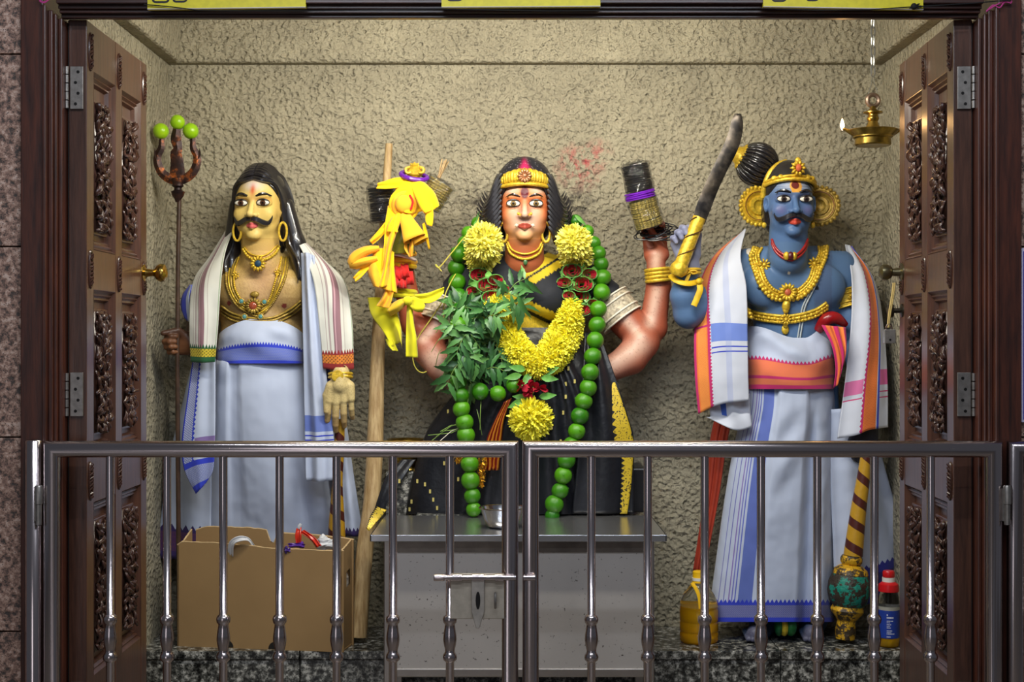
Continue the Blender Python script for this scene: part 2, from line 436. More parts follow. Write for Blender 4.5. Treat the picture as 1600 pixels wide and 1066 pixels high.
# outer wall of pink granite slabs either side of the doorway
for nm, x0, x1 in (('wall_front_left', -2.2, -1.348), ('wall_front_right', 1.398, 2.2)):
    r = struct(nm, (x0, 3.97, 0))
    MB().box((x0, 3.98, 0), (x1, 4.05, 2.75)).build('backing', plain('mortar', L(70, 60, 54), .9, vary=0), r, smooth=False)
    for z0, z1 in ((0, .47), (.47, 1.005), (1.005, 1.53), (1.53, 2.06), (2.06, 2.6)):
        MB().box((x0, 3.945, z0+.002), (x1, 3.985, z1-.002)).build('stone_slab', PINK, r, smooth=False, bev=.002)
# timber door frame: jambs and lintel with stepped mouldings
fr = struct('trim_4', (0, 3.93, 0))
ZL = 2.163
def steps(b, s, x_out, x_in):
    """jamb cross-section from outer edge to reveal; s=-1 left"""
    w = abs(x_in-x_out)
    for a, c, y in ((0, .60, 3.925), (.60, .70, 3.915), (.70, .82, 3.935), (.82, .9, 3.945), (.9, 1.0, 3.962)):
        xa, xb = sorted((x_out+(x_in-x_out)*a, x_out+(x_in-x_out)*c)); b.box((xa, y, 0), (xb, 4.1, 2.75 if a == 0 else ZL+(1-c)*.09))
for nm, s, xo, xi in (('jamb', -1, -1.346, -1.243), ('jamb', 1, 1.396, 1.288)):
    b = MB(); steps(b, s, xo, xi); b.build(nm, FRAMEW, fr, smooth=False, bev=.003)
b = MB()
for z0, z1, y in ((ZL, ZL+.010, 3.962), (ZL+.010, ZL+.019, 3.945), (ZL+.019, ZL+.03, 3.935), (ZL+.03, ZL+.04, 3.915), (ZL+.04, 2.75, 3.925)):
    b.box((-1.246, y, z0), (1.29, 3.985, z1))
b.build('lintel', FRAMEH, fr, smooth=False, bev=.002)
MB().box((-1.35, 3.985, 2.36), (1.4, 4.08, 2.75)).build('header', FRAMEH, fr, smooth=False)

# ---- doors: two leaves swung fully in, carved panels facing the shrine
def ring_profile(b, x0, x1, z0, z1, prof, M):
    rings = []
    for ins, dep in prof: rings.append([M @ Vector((x, dep, z)) for x, z in ((x0+ins, z0+ins), (x1-ins, z0+ins), (x1-ins, z1-ins), (x0+ins, z1-ins))])
    V = [v for r in rings for v in r]; F = []
    for i in range(len(rings)-1):
        for j in range(4): F.append((i*4+j, i*4+(j+1) % 4, i*4+4+(j+1) % 4, i*4+4+j))
    F.append(tuple(len(V)-4+j for j in range(4))); b.add(V, F)
def acanthus(b, w, h, seed, M):
    """relief of overlapping curled leaves filling w x h, local x,z; outward is -y"""
    R = random.Random(seed); n = int(w*h/.0006)
    cell = math.sqrt(w*h/n); k = 0
    nx = max(1, round(w/cell)); nz = max(1, round(h/cell))
    for i in range(nx):
        for j in range(nz):
            cx, cz = (i+.5+R.uniform(-.35, .35))*w/nx, (j+.5+R.uniform(-.35, .35))*h/nz
            an = R.uniform(0, 2*PI); bend = R.uniform(-1.6, 1.6); ln = R.uniform(.8, 1.25)*cell*1.9; wd = ln*R.uniform(.34, .5); hh = R.uniform(.008, .017)
            pts, rs = [], []
            for t in (0, .25, .5, .75, 1):
                a = an+bend*(t-.3); r = ln*(t-.5)
                x = min(w-.004, max(.004, cx+math.cos(a)*r)); z = min(h-.004, max(.004, cz+math.sin(a)*r))
                pts.append(M @ Vector((x, -hh*(.3+.7*math.sin(PI*min(1, t*1.1+.05))), z))); rs.append(wd*(.12+.88*math.sin(PI*(.06+.86*t**.8)))*.5)
            b.tube(pts, rs, 6, flat=.5, up=(M.to_3x3() @ Vector((0, -1, 0))))
            b.tube([p+M.to_3x3() @ Vector((0, -.45*r_, 0)) for p, r_ in zip(pts, rs)], [r_*.22 for r_ in rs], 4)
PROF = [(0, 0), (.008, .012), (.014, .008), (.02, .016), (.026, .014), (.032, .026), (.034, .026)]
def door(nm, X0, s):
    """X0: plane of the carved face; s=+1 face looks to +x (left leaf), -1 face looks to -x"""
    r = struct(nm, (X0, 4.02, 0)); T = .052; W = .655; y0 = 4.005
    # local x runs from hinge edge into the shrine; local -y is out of the face
    M = Matrix(((0, -s, 0, X0), (1, 0, 0, y0), (0, 0, 1, 0), (0, 0, 0, 1)))
    def bx(b, xa, xb, ya, yb, za, zb): return b.box((xa, ya, za), (xb, yb, zb), M)
    st = ((0, .068), (.292, .362), (.585, W)); rl = ((.02, .32), (.81, .95), (1.415, 1.53), (2.035, 2.168))
    MBc = MB(); bx(MBc, .001, W-.001, .03, T, .02, 2.166); MBc.build('door_core', DOORD, r, smooth=False)
    for a, c in st: b = MB(); bx(b, a, c, 0, T-.002, .02, 2.168); b.build('stile', DOORW, r, smooth=False, bev=.002)
    for z0, z1 in rl:
        for a, c in ((.068, .292), (.362, .585)):
            b = MB(); bx(b, a-.004, c+.004, .0012, T-.004, z0, z1); b.build('rail', DOORW, r, smooth=False, bev=.002)
    k = 0
    for z0, z1 in ((.32, .81), (.95, 1.415), (1.53, 2.035)):
        for a, c in ((.068, .292), (.362, .585)):
            b = MB(); ring_profile(b, a, c, z0, z1, PROF, M); b.build('panel_moulding', DOORW, r, smooth=False)
            ca, cc, cz0, cz1 = a+.045, c-.045, z0+.055, z1-.06
            if z0 > 1.5: cz0 = z0+.055; cz1 = z1-.078
            b = MB(); bx(b, ca-.008, cc+.008, .014, .03, cz0-.008, cz1+.008); b.build('carving_border', DOORW, r, smooth=False, bev=.003)
            b = MB(); bx(b, ca, cc, .012, .02, cz0, cz1); acanthus(b, cc-ca, cz1-cz0, 11+k, M @ Matrix.Translation((ca, .013, cz0))); k += 1
            b.build('carved_panel', CARVE, r, ang=180)
    for z in (2.085, 1.472, .875):
        for x in (.034, .327, .62):
            b = MB(); N = 20; hx, hz = .017, .052
            b.tube([M @ Vector((x+hx*math.cos(q), -.001, z+hz*math.sin(q))) for q in [2*PI*i/N for i in range(N)]], .0035, 5, closed=True)
            Rr = random.Random(int(z*100)+int(x*90))
            for i in range(9):
                zz = z-hz*.8+i*hz*.2; ww = hx*math.sqrt(max(.05, 1-((zz-z)/hz)**2))
                b.tube([M @ Vector((x-ww*.8, 0, zz-.006)), M @ Vector((x, -.007, zz+Rr.uniform(-.004, .008))), M @ Vector((x+ww*.8, 0, zz-.004))], [.002, .004, .002], 5)
            b.build('carved_oval', CARVE, r)
    return r, M
def hinge(par, x0, x1, z0, z1, s, xk):
    o = MB().box((x0, 3.996, z0), (x1, 4.003, z1)).build('hinge', HINGE, par, smooth=False, bev=.001)
    for i in range(4):
        x = lerp(x0, x1, .62 if i % 2 else .42) if s < 0 else lerp(x0, x1, .38 if i % 2 else .58); z = lerp(z0, z1, .12+.25*i)
        MB().lathe([(.005, 0), (.004, .0025)], Matrix.Translation((x, 3.997, z)) @ Matrix.Rotation(PI/2, 4, 'X'), 10).build('screw', HOLE, o)
    for i in range(5):
        za, zb = lerp(z0, z1, i/5)+.0015, lerp(z0, z1, (i+1)/5)-.0015
        MB().lathe([(.0055, za), (.0055, zb)], Matrix.Translation((xk, 3.992, 0)), 10).build('knuckle', HINGE, o)
dl, ML = door('door_1', -1.188, 1)
dr, MR = door('door_2', 1.234, -1)
dr.rotation_euler.z = -math.radians(2.3)
for z in (1.96, 1.045, .26):
    z0, z1 = (1.917, 2.036) if z > 1.9 else ((1.06, 1.182) if z > 1 else (.2, .318))
    hinge(dl, -1.232, -1.196, z0, z1, -1, -1.24)
    hinge(dr, 1.243, 1.28, z0, z1, 1, 1.286)
# knob on the left leaf's far stile, handle roses on the right leaf
k = MB(); Mk = ML @ Matrix.Translation((.618, 0, 1.49)) @ Matrix.Rotation(PI/2, 4, 'X')
k.lathe([(.028, 0), (.028, .004), (.014, .008), (.011, .03), (.013, .036), (.025, .044), (.03, .055), (.027, .068), (.016, .074), (.012, .071), (.003, .071)], Mk, 20)
k.build('door_knob', BRASS, dl)
k = MB(); Mk = MR @ Matrix.Translation((.618, 0, 1.492)) @ Matrix.Rotation(PI/2, 4, 'X')
k.lathe([(.03, 0), (.03, .005), (.014, .009), (.012, .032), (.02, .036), (.027, .05), (.024, .066), (.01, .074), (.002, .074)], Mk, 20)
k.build('door_knob', plain('tarnished_brass', L(120, 112, 84), .3, .9, vs=40), dr)
k = MB(); Mk = MR @ Matrix.Translation((.618, 0, 1.368)) @ Matrix.Rotation(PI/2, 4, 'X')
k.lathe([(.022, 0), (.022, .004), (.008, .008), (.008, .028), (.022, .03), (.024, .04), (.018, .046), (.002, .047)], Mk, 18)
k.build('lock_knob', plain('dark_bronze', L(74, 66, 54), .35, .8, vs=40), dr)

# ---- yellow signs nailed to the lintel (cut by the top of the photo)
YEL = plain('yellow_board', L(216, 200, 20), .5, vs=60, dark=.86)
EDGE = plain('pale_board_edge', L(215, 205, 190), .6, vary=0)
INK = plain('black_ink', L(14, 14, 12), .6, vary=0)
def flat_stroke(b, pts, wd, y):
    """ribbon of ink lying on the board"""
    V, F = [], []
    for i, p in enumerate(pts):
        a, c = pts[max(0, i-1)], pts[min(len(pts)-1, i+1)]; d = Vector((c[0]-a[0], 0, c[1]-a[1])).normalized(); n = Vector((-d.z, 0, d.x))
        for q in (1, -1): V.append(Vector((p[0], y, p[1]))+n*wd*q)
    for i in range(len(pts)-1): F.append((2*i, 2*i+1, 2*i+3, 2*i+2))
    b.add(V, F)
def loop(cx, cz, rx, rz, a0, a1, n=14): return [(cx+rx*math.cos(math.radians(lerp(a0, a1, i/n))), cz+rz*math.sin(math.radians(lerp(a0, a1, i/n)))) for i in range(n+1)]
SD = 3.915
signs = ((231, 478, 15.5, 12.5, ((252, 18, 4), (282, 15, 3)), 'yellow painted sign board at the left end of the lintel'),
         (690, 938, 12.5, 11.0, ((711, 16, 1), ), 'yellow painted sign board over the middle of the doorway'),
         (1192, 1442, 11.5, 16.0, ((1217, 15, 2), (1269, 12, 1)), 'yellow painted sign board at the right end of the lintel'))
for xa, xb, ya, yb, gl, lab in signs:
    a, c = P(xa, ya, SD), P(xb, yb, SD); t = thing('sign_board', lab, 'sign', (a.x, SD, a.z), 'yellow sign boards on the lintel')
    b = MB(); hgt = .125
    V = [Vector((x, y, z)) for y in (SD-.004, SD+.01) for x, z in ((a.x, a.z), (c.x, c.z), (c.x, c.z+hgt), (a.x, a.z+hgt))]
    b.add(V, [(0, 1, 2, 3), (5, 4, 7, 6), (0, 4, 5, 1), (1, 5, 6, 2), (2, 6, 7, 3), (3, 7, 4, 0)]); b.build('board', YEL, t, smooth=False)
    MB().tube([(a.x, SD-.0045, a.z+.0012), (c.x, SD-.0045, c.z+.0012)], .0016, 4).build('pale_edge', EDGE, t, smooth=False)
    b = MB()
    for gx, gr, gy in gl:
        q = P(gx, gy, SD); r = gr*SD/FL*.72
        flat_stroke(b, [(q.x-r, q.z+r*.55)]+loop(q.x-r*.55, q.z+r*.3, r*.4, r*.3, 180, 270)[1:]+loop(q.x+r*.4, q.z+r*.3, r*.5, r*.3, 270, 440)+[(q.x, q.z+r*1.2), (q.x-r*.6, q.z+r*1.5), (q.x+r*.9, q.z+r*1.7)], .0028, SD-.0046)
    for gx, gy in ((366, -1),) if xa < 300 else ((760, -12), (830, -14)) if xa < 800 else ((1330, -12),):
        q = P(gx, gy, SD); flat_stroke(b, loop(q.x, q.z+.02, .016, .02, 0, 360), .0028, SD-.0046)
    b.build('lettering', INK, t, smooth=False)['kind'] = 'stuff'
BLK = plain('black_thread', L(12, 11, 11), .8, vary=0)
tag(MB().tube([P(p, q, 3.905) for p, q in ((225, 7), (262, 10), (310, 16), (380, 17), (480, 17), (690, 14), (860, 17), (1000, 16), (1190, 13), (1280, 16), (1360, 15), (1420, 11), (1520, 5), (1580, 0))], .0016, 5).build('string_line', BLK), 'thin black string strung along the lintel across the yellow signs', 'string')
b = MB(); R = random.Random(3)
b.ell(P(1428, 10, 3.903), .009, n=8, m=6)
for i in range(14): q = P(1428+R.uniform(-8, 18), 10+R.uniform(-5, 5), 3.9); b.tube([P(1428, 10, 3.903), q], [.004, .001], 4)
tag(b.build('string_knot', BLK), 'black bunched knot on the string at the right sign', 'knot')
PURT = plain('magenta_thread', L(190, 60, 130), .8, vary=0)
for lab, pts in (('magenta thread tied at the upper right corner of the door frame', ((1542, 17), (1552, 8), (1562, 12), (1570, 3), (1580, 5), (1578, 0), (1560, 6), (1545, 15), (1541, 18))), ('magenta thread hanging at the upper left corner of the door frame', ((58, -4), (66, 3), (74, 1), (80, -5), (70, 4), (62, 2)))):
    tag(MB().tube(crom([P(p, q, 3.91) for p, q in pts], 30), .002, 5).build('thread', PURT), lab, 'thread')
# blue notice at the right edge
t = thing('notice_board', 'blue notice with a pale border on the right granite wall', 'notice', P(1630, 657, 3.94))
a, c = P(1592, 660, 3.94), P(1690, 388, 3.94)
MB().box((a.x, 3.932, a.z), (c.x, 3.946, c.z)).build('border', plain('pale_lilac_border', L(205, 200, 225), .4, vary=0), t, smooth=False, bev=.002)
MB().box((a.x+.009, 3.929, a.z+.009), (c.x-.009, 3.9335, c.z-.009)).build('blue_panel', plain('blue_panel', L(52, 36, 150), .3, vary=0), t, smooth=False)

# ================= stainless gate =================
GD = 3.9; GM = GD/FL
GZ = P(0, 702, GD).z; GR = 13*GM; GB = .10
BALZ = [(9, None)]
def baluster_profile():
    z = lambda py: P(0, py, GD).z
    p = [(6.5, GB)]
    for py, r in ((1035, 6.5), (1033, 8.4), (1031, 10.4), (1027, 11.2), (1023, 10.4), (1020, 8.4), (1018, 7.4), (1014, 8), (1007, 9.6), (1000, 10.6), (993, 10.2), (984, 8.9), (977, 7.8), (975, 8.2), (973, 10.2), (968, 11.2), (964, 10.4), (961, 8), (960, 6.5)):
        p.append((r, z(py)))
    p.append((6.5, GZ-GR*.6)); return [(r*GM, zz) for r, zz in p]
BPROF = baluster_profile()
def frame_tube(b, x0, x1):
    """closed mitred rectangle of round tube"""
    z0, n = GB, 18; V, F = [], []
    cor = [(x0, z0), (x1, z0), (x1, GZ), (x0, GZ)]; dr = [(-1, -1), (1, -1), (1, 1), (-1, 1)]
    for (x, z), (dx, dz) in zip(cor, dr):
        for j in range(n):
            q = 2*PI*j/n; V.append((x+dx*GR*math.cos(q), GD+GR*math.sin(q), z+dz*GR*math.cos(q)))
    for i in range(4):
        for j in range(n): F.append((i*n+j, i*n+(j+1) % n, ((i+1) % 4)*n+(j+1) % n, ((i+1) % 4)*n+j))
    V2, F2 = [], []
    b.add(V, F)
def gate(lab, xa, xb, bal):
    x0, x1 = (xa-CX)*GM, (xb-CX)*GM
    t = thing('gate_leaf', lab, 'gate', ((x0+x1)/2, GD, 0))
    b = MB(); frame_tube(b, x0, x1); b.build('gate_frame', STEEL, t, ang=50)
    src = None
    for px in bal:
        x = (px-CX)*GM
        if src is None:
            src = MB().lathe(BPROF, None, 16).build('baluster', STEEL, t, ang=60); src.matrix_basis = Matrix.Translation((x, GD, 0))
        else: inst(src, 'baluster', t, Matrix.Translation((x, GD, 0)))
    for x in (x0+.04, x1-.04): MB().tube([(x, GD, .02), (x, GD, GB)], .012, 10).build('foot', STEEL, t)
    return t
g1 = gate('left leaf of the low stainless steel gate, carrying the bolt latch plate', 81, 797, (172, 261, 349, 437, 526, 614, 703))
g2 = gate('right leaf of the low stainless steel gate, without latch plate', 829, 1553, (924, 1012, 1101, 1189, 1277, 1366, 1454))
# latch
LD = GD-.024
def pz(px, py, D=LD): return P(px, py, D)
latch = MB().box((pz(704, 0).x, LD-.004, pz(0, 967).z), (pz(788, 0).x, LD+.004, pz(0, 896).z)).build('latch_plate', plain('beige_painted_latch_plate', L(188, 176, 158), .42, .3, vs=40, dark=.8), g1, smooth=False, bev=.002)
latch['label'] = 'beige metal latch plate'
M_ = Matrix.Translation((0, LD-.009, pz(0, 902).z)) @ Matrix.Rotation(PI/2, 4, 'Y')
b = MB().lathe([(.0085, pz(678, 0).x), (.0095, pz(680, 0).x), (.0095, pz(694, 0).x), (.0078, pz(695, 0).x), (.0078, pz(806, 0).x)], M_, 12); b.build('bolt', STEEL, g1)
for xa, xb in ((705, 722), (738, 756), (774, 787)): MB().lathe([(.0108, pz(xa, 0).x), (.0108, pz(xb, 0).x)], M_, 12).build('bolt_sleeve', STEEL, latch)
b = MB(); st = [(737, 905), (757, 905), (757, 955), (749, 981), (744, 981), (737, 955)]
b.prism([(pz(x, 0).x, pz(0, y).z) for x, y in st][::-1], -.003, .003, Matrix(((1, 0, 0, 0), (0, 0, 1, LD-.011), (0, 1, 0, 0), (0, 0, 0, 1)))); hs = b.build('hasp', plain('worn_hasp_steel', L(196, 188, 176), .35, .7, vs=40), g1, smooth=False, bev=.0015)
b = MB().prism([(pz(x, 0).x, pz(0, y).z) for x, y in loop(747, 937, 3.6, 14, 0, 360)[:-1]][::-1], -.0012, .0012, Matrix(((1, 0, 0, 0), (0, 0, 1, LD-.0145), (0, 1, 0, 0), (0, 0, 0, 1)))); b.build('slot', HOLE, hs, smooth=False)
MB().tube([(pz(774, 0).x, LD-.014+.012*math.sin(q)*-1, pz(0, 937).z+.02*math.cos(q)) for q in np.linspace(0, PI, 9)], .0035, 8).build('staple', HINGE, g1)
MB().lathe([(.0085, pz(818, 0).x), (.0085, pz(836, 0).x)], M_, 12).build('bolt_keeper', STEEL, g2)
# posts and the hinges on them
def post(lab, px):
    x = (px-CX)*GM; t = thing('gate_post', lab, 'post', (x, GD, 0))
    MB().lathe([(GR, 0), (GR, pz(0, 687, GD).z-.004), (GR*.8, pz(0, 687, GD).z), (0.001, pz(0, 687, GD).z+.001)], Matrix.Translation((x, GD, 0)), 20).build('post', STEEL, t, ang=50); return t
p1 = post('round stainless gate post at the left, against the granite', 53)
t = thing('railing', 'stainless railing panel running out of frame to the right of the gate', 'railing', ((1581-CX)*GM, GD, 0))
b = MB(); frame_tube(b, (1586-CX)*GM, (2000-CX)*GM); b.build('rail_frame', STEEL, t, ang=50)
inst([c for c in g1.children if c.name.startswith('baluster')][0], 'baluster', t, Matrix.Translation(((1648-CX)*GM, GD, 0)))
for par, px in ((p1, 66), (t, 1568)):
    for py in ((757, 818),):
        x = (px-CX)*GM; z0, z1 = pz(0, 818, GD).z, pz(0, 757, GD).z; zm = lerp(z0, z1, .52)
        h = MB().lathe([(.0105, zm+.001), (.0115, z1-.004), (.009, z1)], Matrix.Translation((x, GD-.03, 0)), 14).build('hinge', HINGE, par)
        MB().lathe([(.008, z0), (.0085, zm)], Matrix.Translation((x, GD-.03, 0)), 12).build('hinge_pin', HINGE, h)
        MB().box((x-.012, GD-.03, z0+.01), (x-.004, GD-.005, z1-.01)).build('hinge_weld', HINGE, h, smooth=False)

# ================= hanging brass oil lamp =================
LX, LDp = 1364, 4.92; ls = LDp/FL; q0 = P(LX, 228, LDp)
t = thing('hanging_oil_lamp', 'small brass oil lamp hanging from a chain by the right door, wick alight', 'oil lamp', q0)
TARN = plain('tarnished_lamp_brass', L(168, 140, 66), .28, .9, vs=40, dark=.55)
M_ = Matrix.Translation(q0)
h_ = lambda py: (228-py)*ls
MB().lathe([(r*ls, h_(y)) for r, y in ((2, 227), (26, 228), (28, 226), (28, 217), (31, 215), (31, 213), (34, 210), (40, 204), (38.5, 203), (30, 209), (10, 209))], M_, 28).build('bowl', TARN, t)
MB().lathe([(r*ls, h_(y)) for r, y in ((9, 210), (10, 203), (12, 200), (9, 195), (7.5, 190), (9.5, 186), (9.5, 184), (8, 182), (8, 179), (15, 177), (15, 175), (8, 173), (5, 170), (4, 166))], M_, 18).build('stem', TARN, t)
b = MB(); b.tube([P(LX+9*math.cos(q), 157+9*math.sin(q), LDp) for q in np.linspace(0, 2*PI, 18)[:-1]], 3.6*ls, 8, closed=True); b.build('ring', plain('grey_brass', L(150, 128, 112), .35, .8, vs=40), t)
for s, nm in ((-1, 'wick_spout'), (1, 'spout')):
    b = MB(); b.tube([P(LX+s*30, 209, LDp), P(LX+s*40, 204, LDp), P(LX+s*48, 201, LDp)], [9*ls, 6*ls, 3*ls], 8, flat=.5); b.build(nm, TARN, t)
fl = NM('flame', .5); fl.inp('Base Color', (1, .6, .2, 1)); fl.inp('Emission Color', (1, .72, .38, 1)); fl.inp('Emission Strength', 9)
MB().lathe([(.3*ls, h_(204)), (2.6*ls, h_(200)), (3.6*ls, h_(196)), (2.4*ls, h_(190)), (.4*ls, h_(185))], Matrix.Translation(P(1316, 228, LDp)), 10).build('flame', fl.m, t)
MB().tube([P(1320, 203, LDp), P(1316, 201, LDp)], 1.5*ls, 6).build('wick', HOLE, t)
CHAIN = plain('zinc_chain', L(190, 192, 190), .3, .9, vary=0)
src = None; nl = 12; zt = 2.68
z0 = P(0, 118, LDp).z; pitch = .0335; i = 0; z = z0
while z < zt:
    Mx = Matrix.Translation((q0.x, LDp, z+.0165)) @ Matrix.Rotation(PI/2*(i % 2)+.35, 4, 'Z')
    if src is None:
        pts = [(.0075*math.cos(a), 0, .0125*math.sin(a)+(.008 if math.sin(a) > 0 else -.008)) for a in np.linspace(0, 2*PI, 15)[:-1]]
        src = MB().tube(pts, .003, 6, closed=True).build('chain_link', CHAIN, t); src.matrix_basis = Mx
    else: inst(src, 'chain_link', t, Mx)
    z += pitch; i += 1
for s in (-1, 1): MB().tube(crom([P(LX+s*1, 119, LDp), P(LX+s*2, 130, LDp), P(LX+s*5.5, 140, LDp), P(LX+s*7, 148, LDp), P(LX+s*4, 158, LDp)], 12), .0016, 5).build('wire', CHAIN, t)
lt = bpy.data.lights.new('flame_light', 'POINT'); lt.energy = .5; lt.color = (1, .55, .2); lt.shadow_soft_size = .01
lo = bpy.data.objects.new('flame_light', lt); COL.objects.link(lo); lo.location = P(1316, 192, LDp-.02)
# ================= the three painted statues =================
PAINT = painted('glossy_statue_paint', .36, .12)
PAINTB = painted('rough_statue_paint', .36, .35, 90)
HAIR = plain('black_painted_hair', L(34, 32, 35), .27, vs=40, coat_weight=.5)
WHITE = plain('white_statue_paint', L(226, 218, 200), .35, vary=0)
def blend(C, m, col): C[:, :3] = C[:, :3]*(1-m[:, None])+np.array(col[:3])*m[:, None]
class Head:
    def __init__(s, px, py, D, yaw=0, roll=0, k=1.0):
        s.s = D/FL*k; s.C = P(px, py, D); s.R = Matrix.Rotation(math.radians(yaw), 3, 'Z') @ Matrix.Rotation(math.radians(roll), 3, 'Y')
    def __call__(s, x, y, z): return s.C+s.R @ Vector((x, y-38, z))*s.s
    def inv(s, V): return ((V-np.array(s.C)) @ np.array(s.R))/s.s+np.array((0, 38, 0))
    def sdf(s, S, wide=1.0, ears=True):
        u = s.s; R = s.R.to_4x4()
        def E(c, r, k, sub=False): S.ell(s(*c), [q*u for q in r], k*u, R, sub)
        def K(a, b, ra, rb, k): S.cap(s(*a), s(*b), ra*u, rb*u, k*u)
        E((0, 44, 13), (36, 42, 40), 6); E((0, 31, -8), (34.5*wide, 29, 43), 8); E((0, 26, -32), (29*wide, 24, 23), 9)
        E((0, 8, -50), (10.5, 9, 7.5), 9)
        for q in (-1, 1): E((q*19*wide, 14, -17), (13, 10.5, 13), 7)
        K((-21, 8, 11), (-5, 4.5, 9.5), 4.5, 4.2, 5); K((21, 8, 11), (5, 4.5, 9.5), 4.5, 4.2, 5)
        for q in (-1, 1):
            E((q*17.5, -1, 0), (11.5, 6, 6.2), 4, True); E((q*17.5, 9, 0), (11.5, 7.5, 7), 2)
        K((0, 6, 9), (0, -8, -17), 3.4, 4.8, 4); E((0, -9, -18.2), (5, 4.8, 4.6), 3)
        for q in (-1, 1): E((q*6.6, -2, -19), (4.2, 5.5, 3.8), 2)
        for q in (-1, 1):
            K((0, -.6, -32), (q*9, 5, -33.5), 2.9, 1.6, 1.2); K((0, -.5, -37.2), (q*7.5, 4, -35.8), 3.6, 1.8, 1.2)
        if ears:
            for q in (-1, 1): E((q*37, 34, -5), (4.5, 8, 13), 3); E((q*39, 29, -4), (3, 4.5, 8), 2, True)
        K((0, 41, -40), (0, 46, -88), 29.5, 31, 6)
    def eyes(s, par, iris, z=0, h=4.9):
        for q in (-1, 1):
            b = MB(); cx = q*17.5
            def fn(a, c):
                a, c = a*2-1, c*2-1; e = max(0, 1-a*a)**.55
                return s(cx+10.3*a, 1.2-2.6*(1-a*a)*(1-c*c)-.3*0+(.8 if abs(a) > .9 else 0), c*h*e*(1 if c > 0 else .85))
            n = 28; b.grid(fn, n, n); cs = []
            for j in range(n+1):
                for i in range(n+1):
                    a, c = i/n*2-1, j/n*2-1; e = max(0, 1-a*a)**.55
                    r = math.hypot(10.3*a, c*h*e*(1 if c > 0 else .85)+.1)
                    col = L(12, 10, 10) if r < 1.9 else iris if r < 3.9 else L(20, 14, 12) if r < 4.5 else L(232, 226, 212)
                    if abs(c) > .9 or abs(a) > .97: col = L(20, 12, 12)
                    cs.append(col)
            b.C = cs
            b.build('eye', PAINT, par)
            b = MB()
            up = [s(cx+10.8*a, 1.3-2.5*(1-a*a), (h+.4)*max(0, 1-a*a)**.55) for a in np.linspace(-1, 1, 15)]
            b.tube(up, [s.s*(.5+.75*math.sin(PI*i/14)) for i in range(15)], 6)
            b.tube([s(cx+10.6*a, 1.6-2.2*(1-a*a), -(h*.9+.2)*max(0, 1-a*a)**.55) for a in np.linspace(-1, 1, 15)], s.s*.5, 5)
            b.build('eyelid_line', HAIR, par)
    def brows(s, par, arch=4, thick=1.5, z=10.5):
        for q in (-1, 1):
            pts = crom([s(q*7, 0, z), s(q*13, -1.0, z+arch*.7), s(q*20, 1.5, z+arch), s(q*29, 9, z+arch*.1)], 14)
            MB().tube(pts, [s.s*thick*(.5+.7*math.sin(PI*min(1, .15+i/15))) for i in range(14)], 6).build('eyebrow', HAIR, par)
    def moustache(s, par, tip=6, w=26):
        b = MB()
        for q in (-1, 1):
            for k in range(5):
                o = (k-2)*1.2
                pts = crom([s(q*.5, -5.5, -25.5+o*.6), s(q*9, -4.5, -26+o*.9), s(q*18, -.5, -30.5+o*.9), s(q*w, 5, -31+o*.5), s(q*(w+5), 8, -25+tip*.4+o*.1), s(q*(w+4.5), 8, -24+tip)], 18)
                b.tube(pts, [s.s*(2.4*math.sin(PI*min(1, (i+3)/24)) if i < 13 else max(.35, 2.1-(i-12)*.33)) for i in range(18)], 6)
        return b.build('moustache', HAIR, par)
def arms_path(S, pts, rs, k): S.path([P(*p) for p in pts], [r*5.25/FL for r in rs], k)
def flower(b, c, nrm, r, n=8, core=True):
    """small stamped rosette"""
    nrm = Vector(nrm).normalized(); a = nrm.cross(Vector((0, 0, 1))).normalized(); e = nrm.cross(a)
    for i in range(n):
        q = 2*PI*i/n; d = a*math.cos(q)+e*math.sin(q); b.tube([c+d*r*.35+nrm*r*.15, c+d*r*.75+nrm*r*.25, c+d*r], [r*.14, r*.2, r*.1], 5)
    if core: b.ell(c+nrm*r*.12, r*.36, n=8, m=6)
FRONT = Vector((0, -1, 0))
def strand(H, pts, r, par, name, mat, beads=None, off=.004, n=60, flat=1, off2=None):
    q = [H(x, y, off) for x, y in [tuple(p) for p in crom([(a, c, 0) for a, c in pts], n)] ] if False else [H(p[0], p[1], off) for p in crom([(a, c, 0) for a, c in pts], n)]
    b = MB(); b.tube(q, r, 7)
    if beads:
        step, br = beads
        for p in crom(q, max(3, int(sum((q[i+1]-q[i]).length for i in range(n-1))/step))): b.ell(p-Vector((0, br*.4, 0)), br, n=7, m=5)
    return b.build(name, mat, par, ang=180)
def loft(rings, nu, nv, fold=None, pw=.75, topf=None):
    """closed skirt of cloth: rings = (py, x_left, x_right, D_front, D_back); uv u = fraction across"""
    A = np.array(rings, float); q = np.linspace(0, 1, len(A)); C = crom([tuple(r) for r in rings], nv+1)
    def fn(u, v):
        py, xl, xr, df, db = C[round(v*nv)]; an = 2*PI*u; f = (1-math.cos(an))/2; sn = math.sin(an)
        sy = math.copysign(abs(sn)**pw, sn); D = (df+db)/2-(db-df)/2*sy
        if topf: py = py+topf(f)*(1-v)
        if fold and sn > 0: D -= fold(f, v)*min(1, sn*3)
        return P(xl+(xr-xl)*f, py, D)
    b = MB().grid(fn, nu, nv, True)
    b.U = [((1-math.cos(2*PI*u))/2, v) for u, v in b.U]; return b
def wrinkle(seed, amp, n=6, vx=.35):
    R = random.Random(seed); T = [(R.uniform(2, 16), R.uniform(0, 6.3), R.uniform(-1, 1)*vx*6, R.uniform(.3, 1)) for _ in range(n)]
    return lambda u, v: amp*sum(a*math.sin(f*u+p+g*v) for f, p, g, a in T)/2

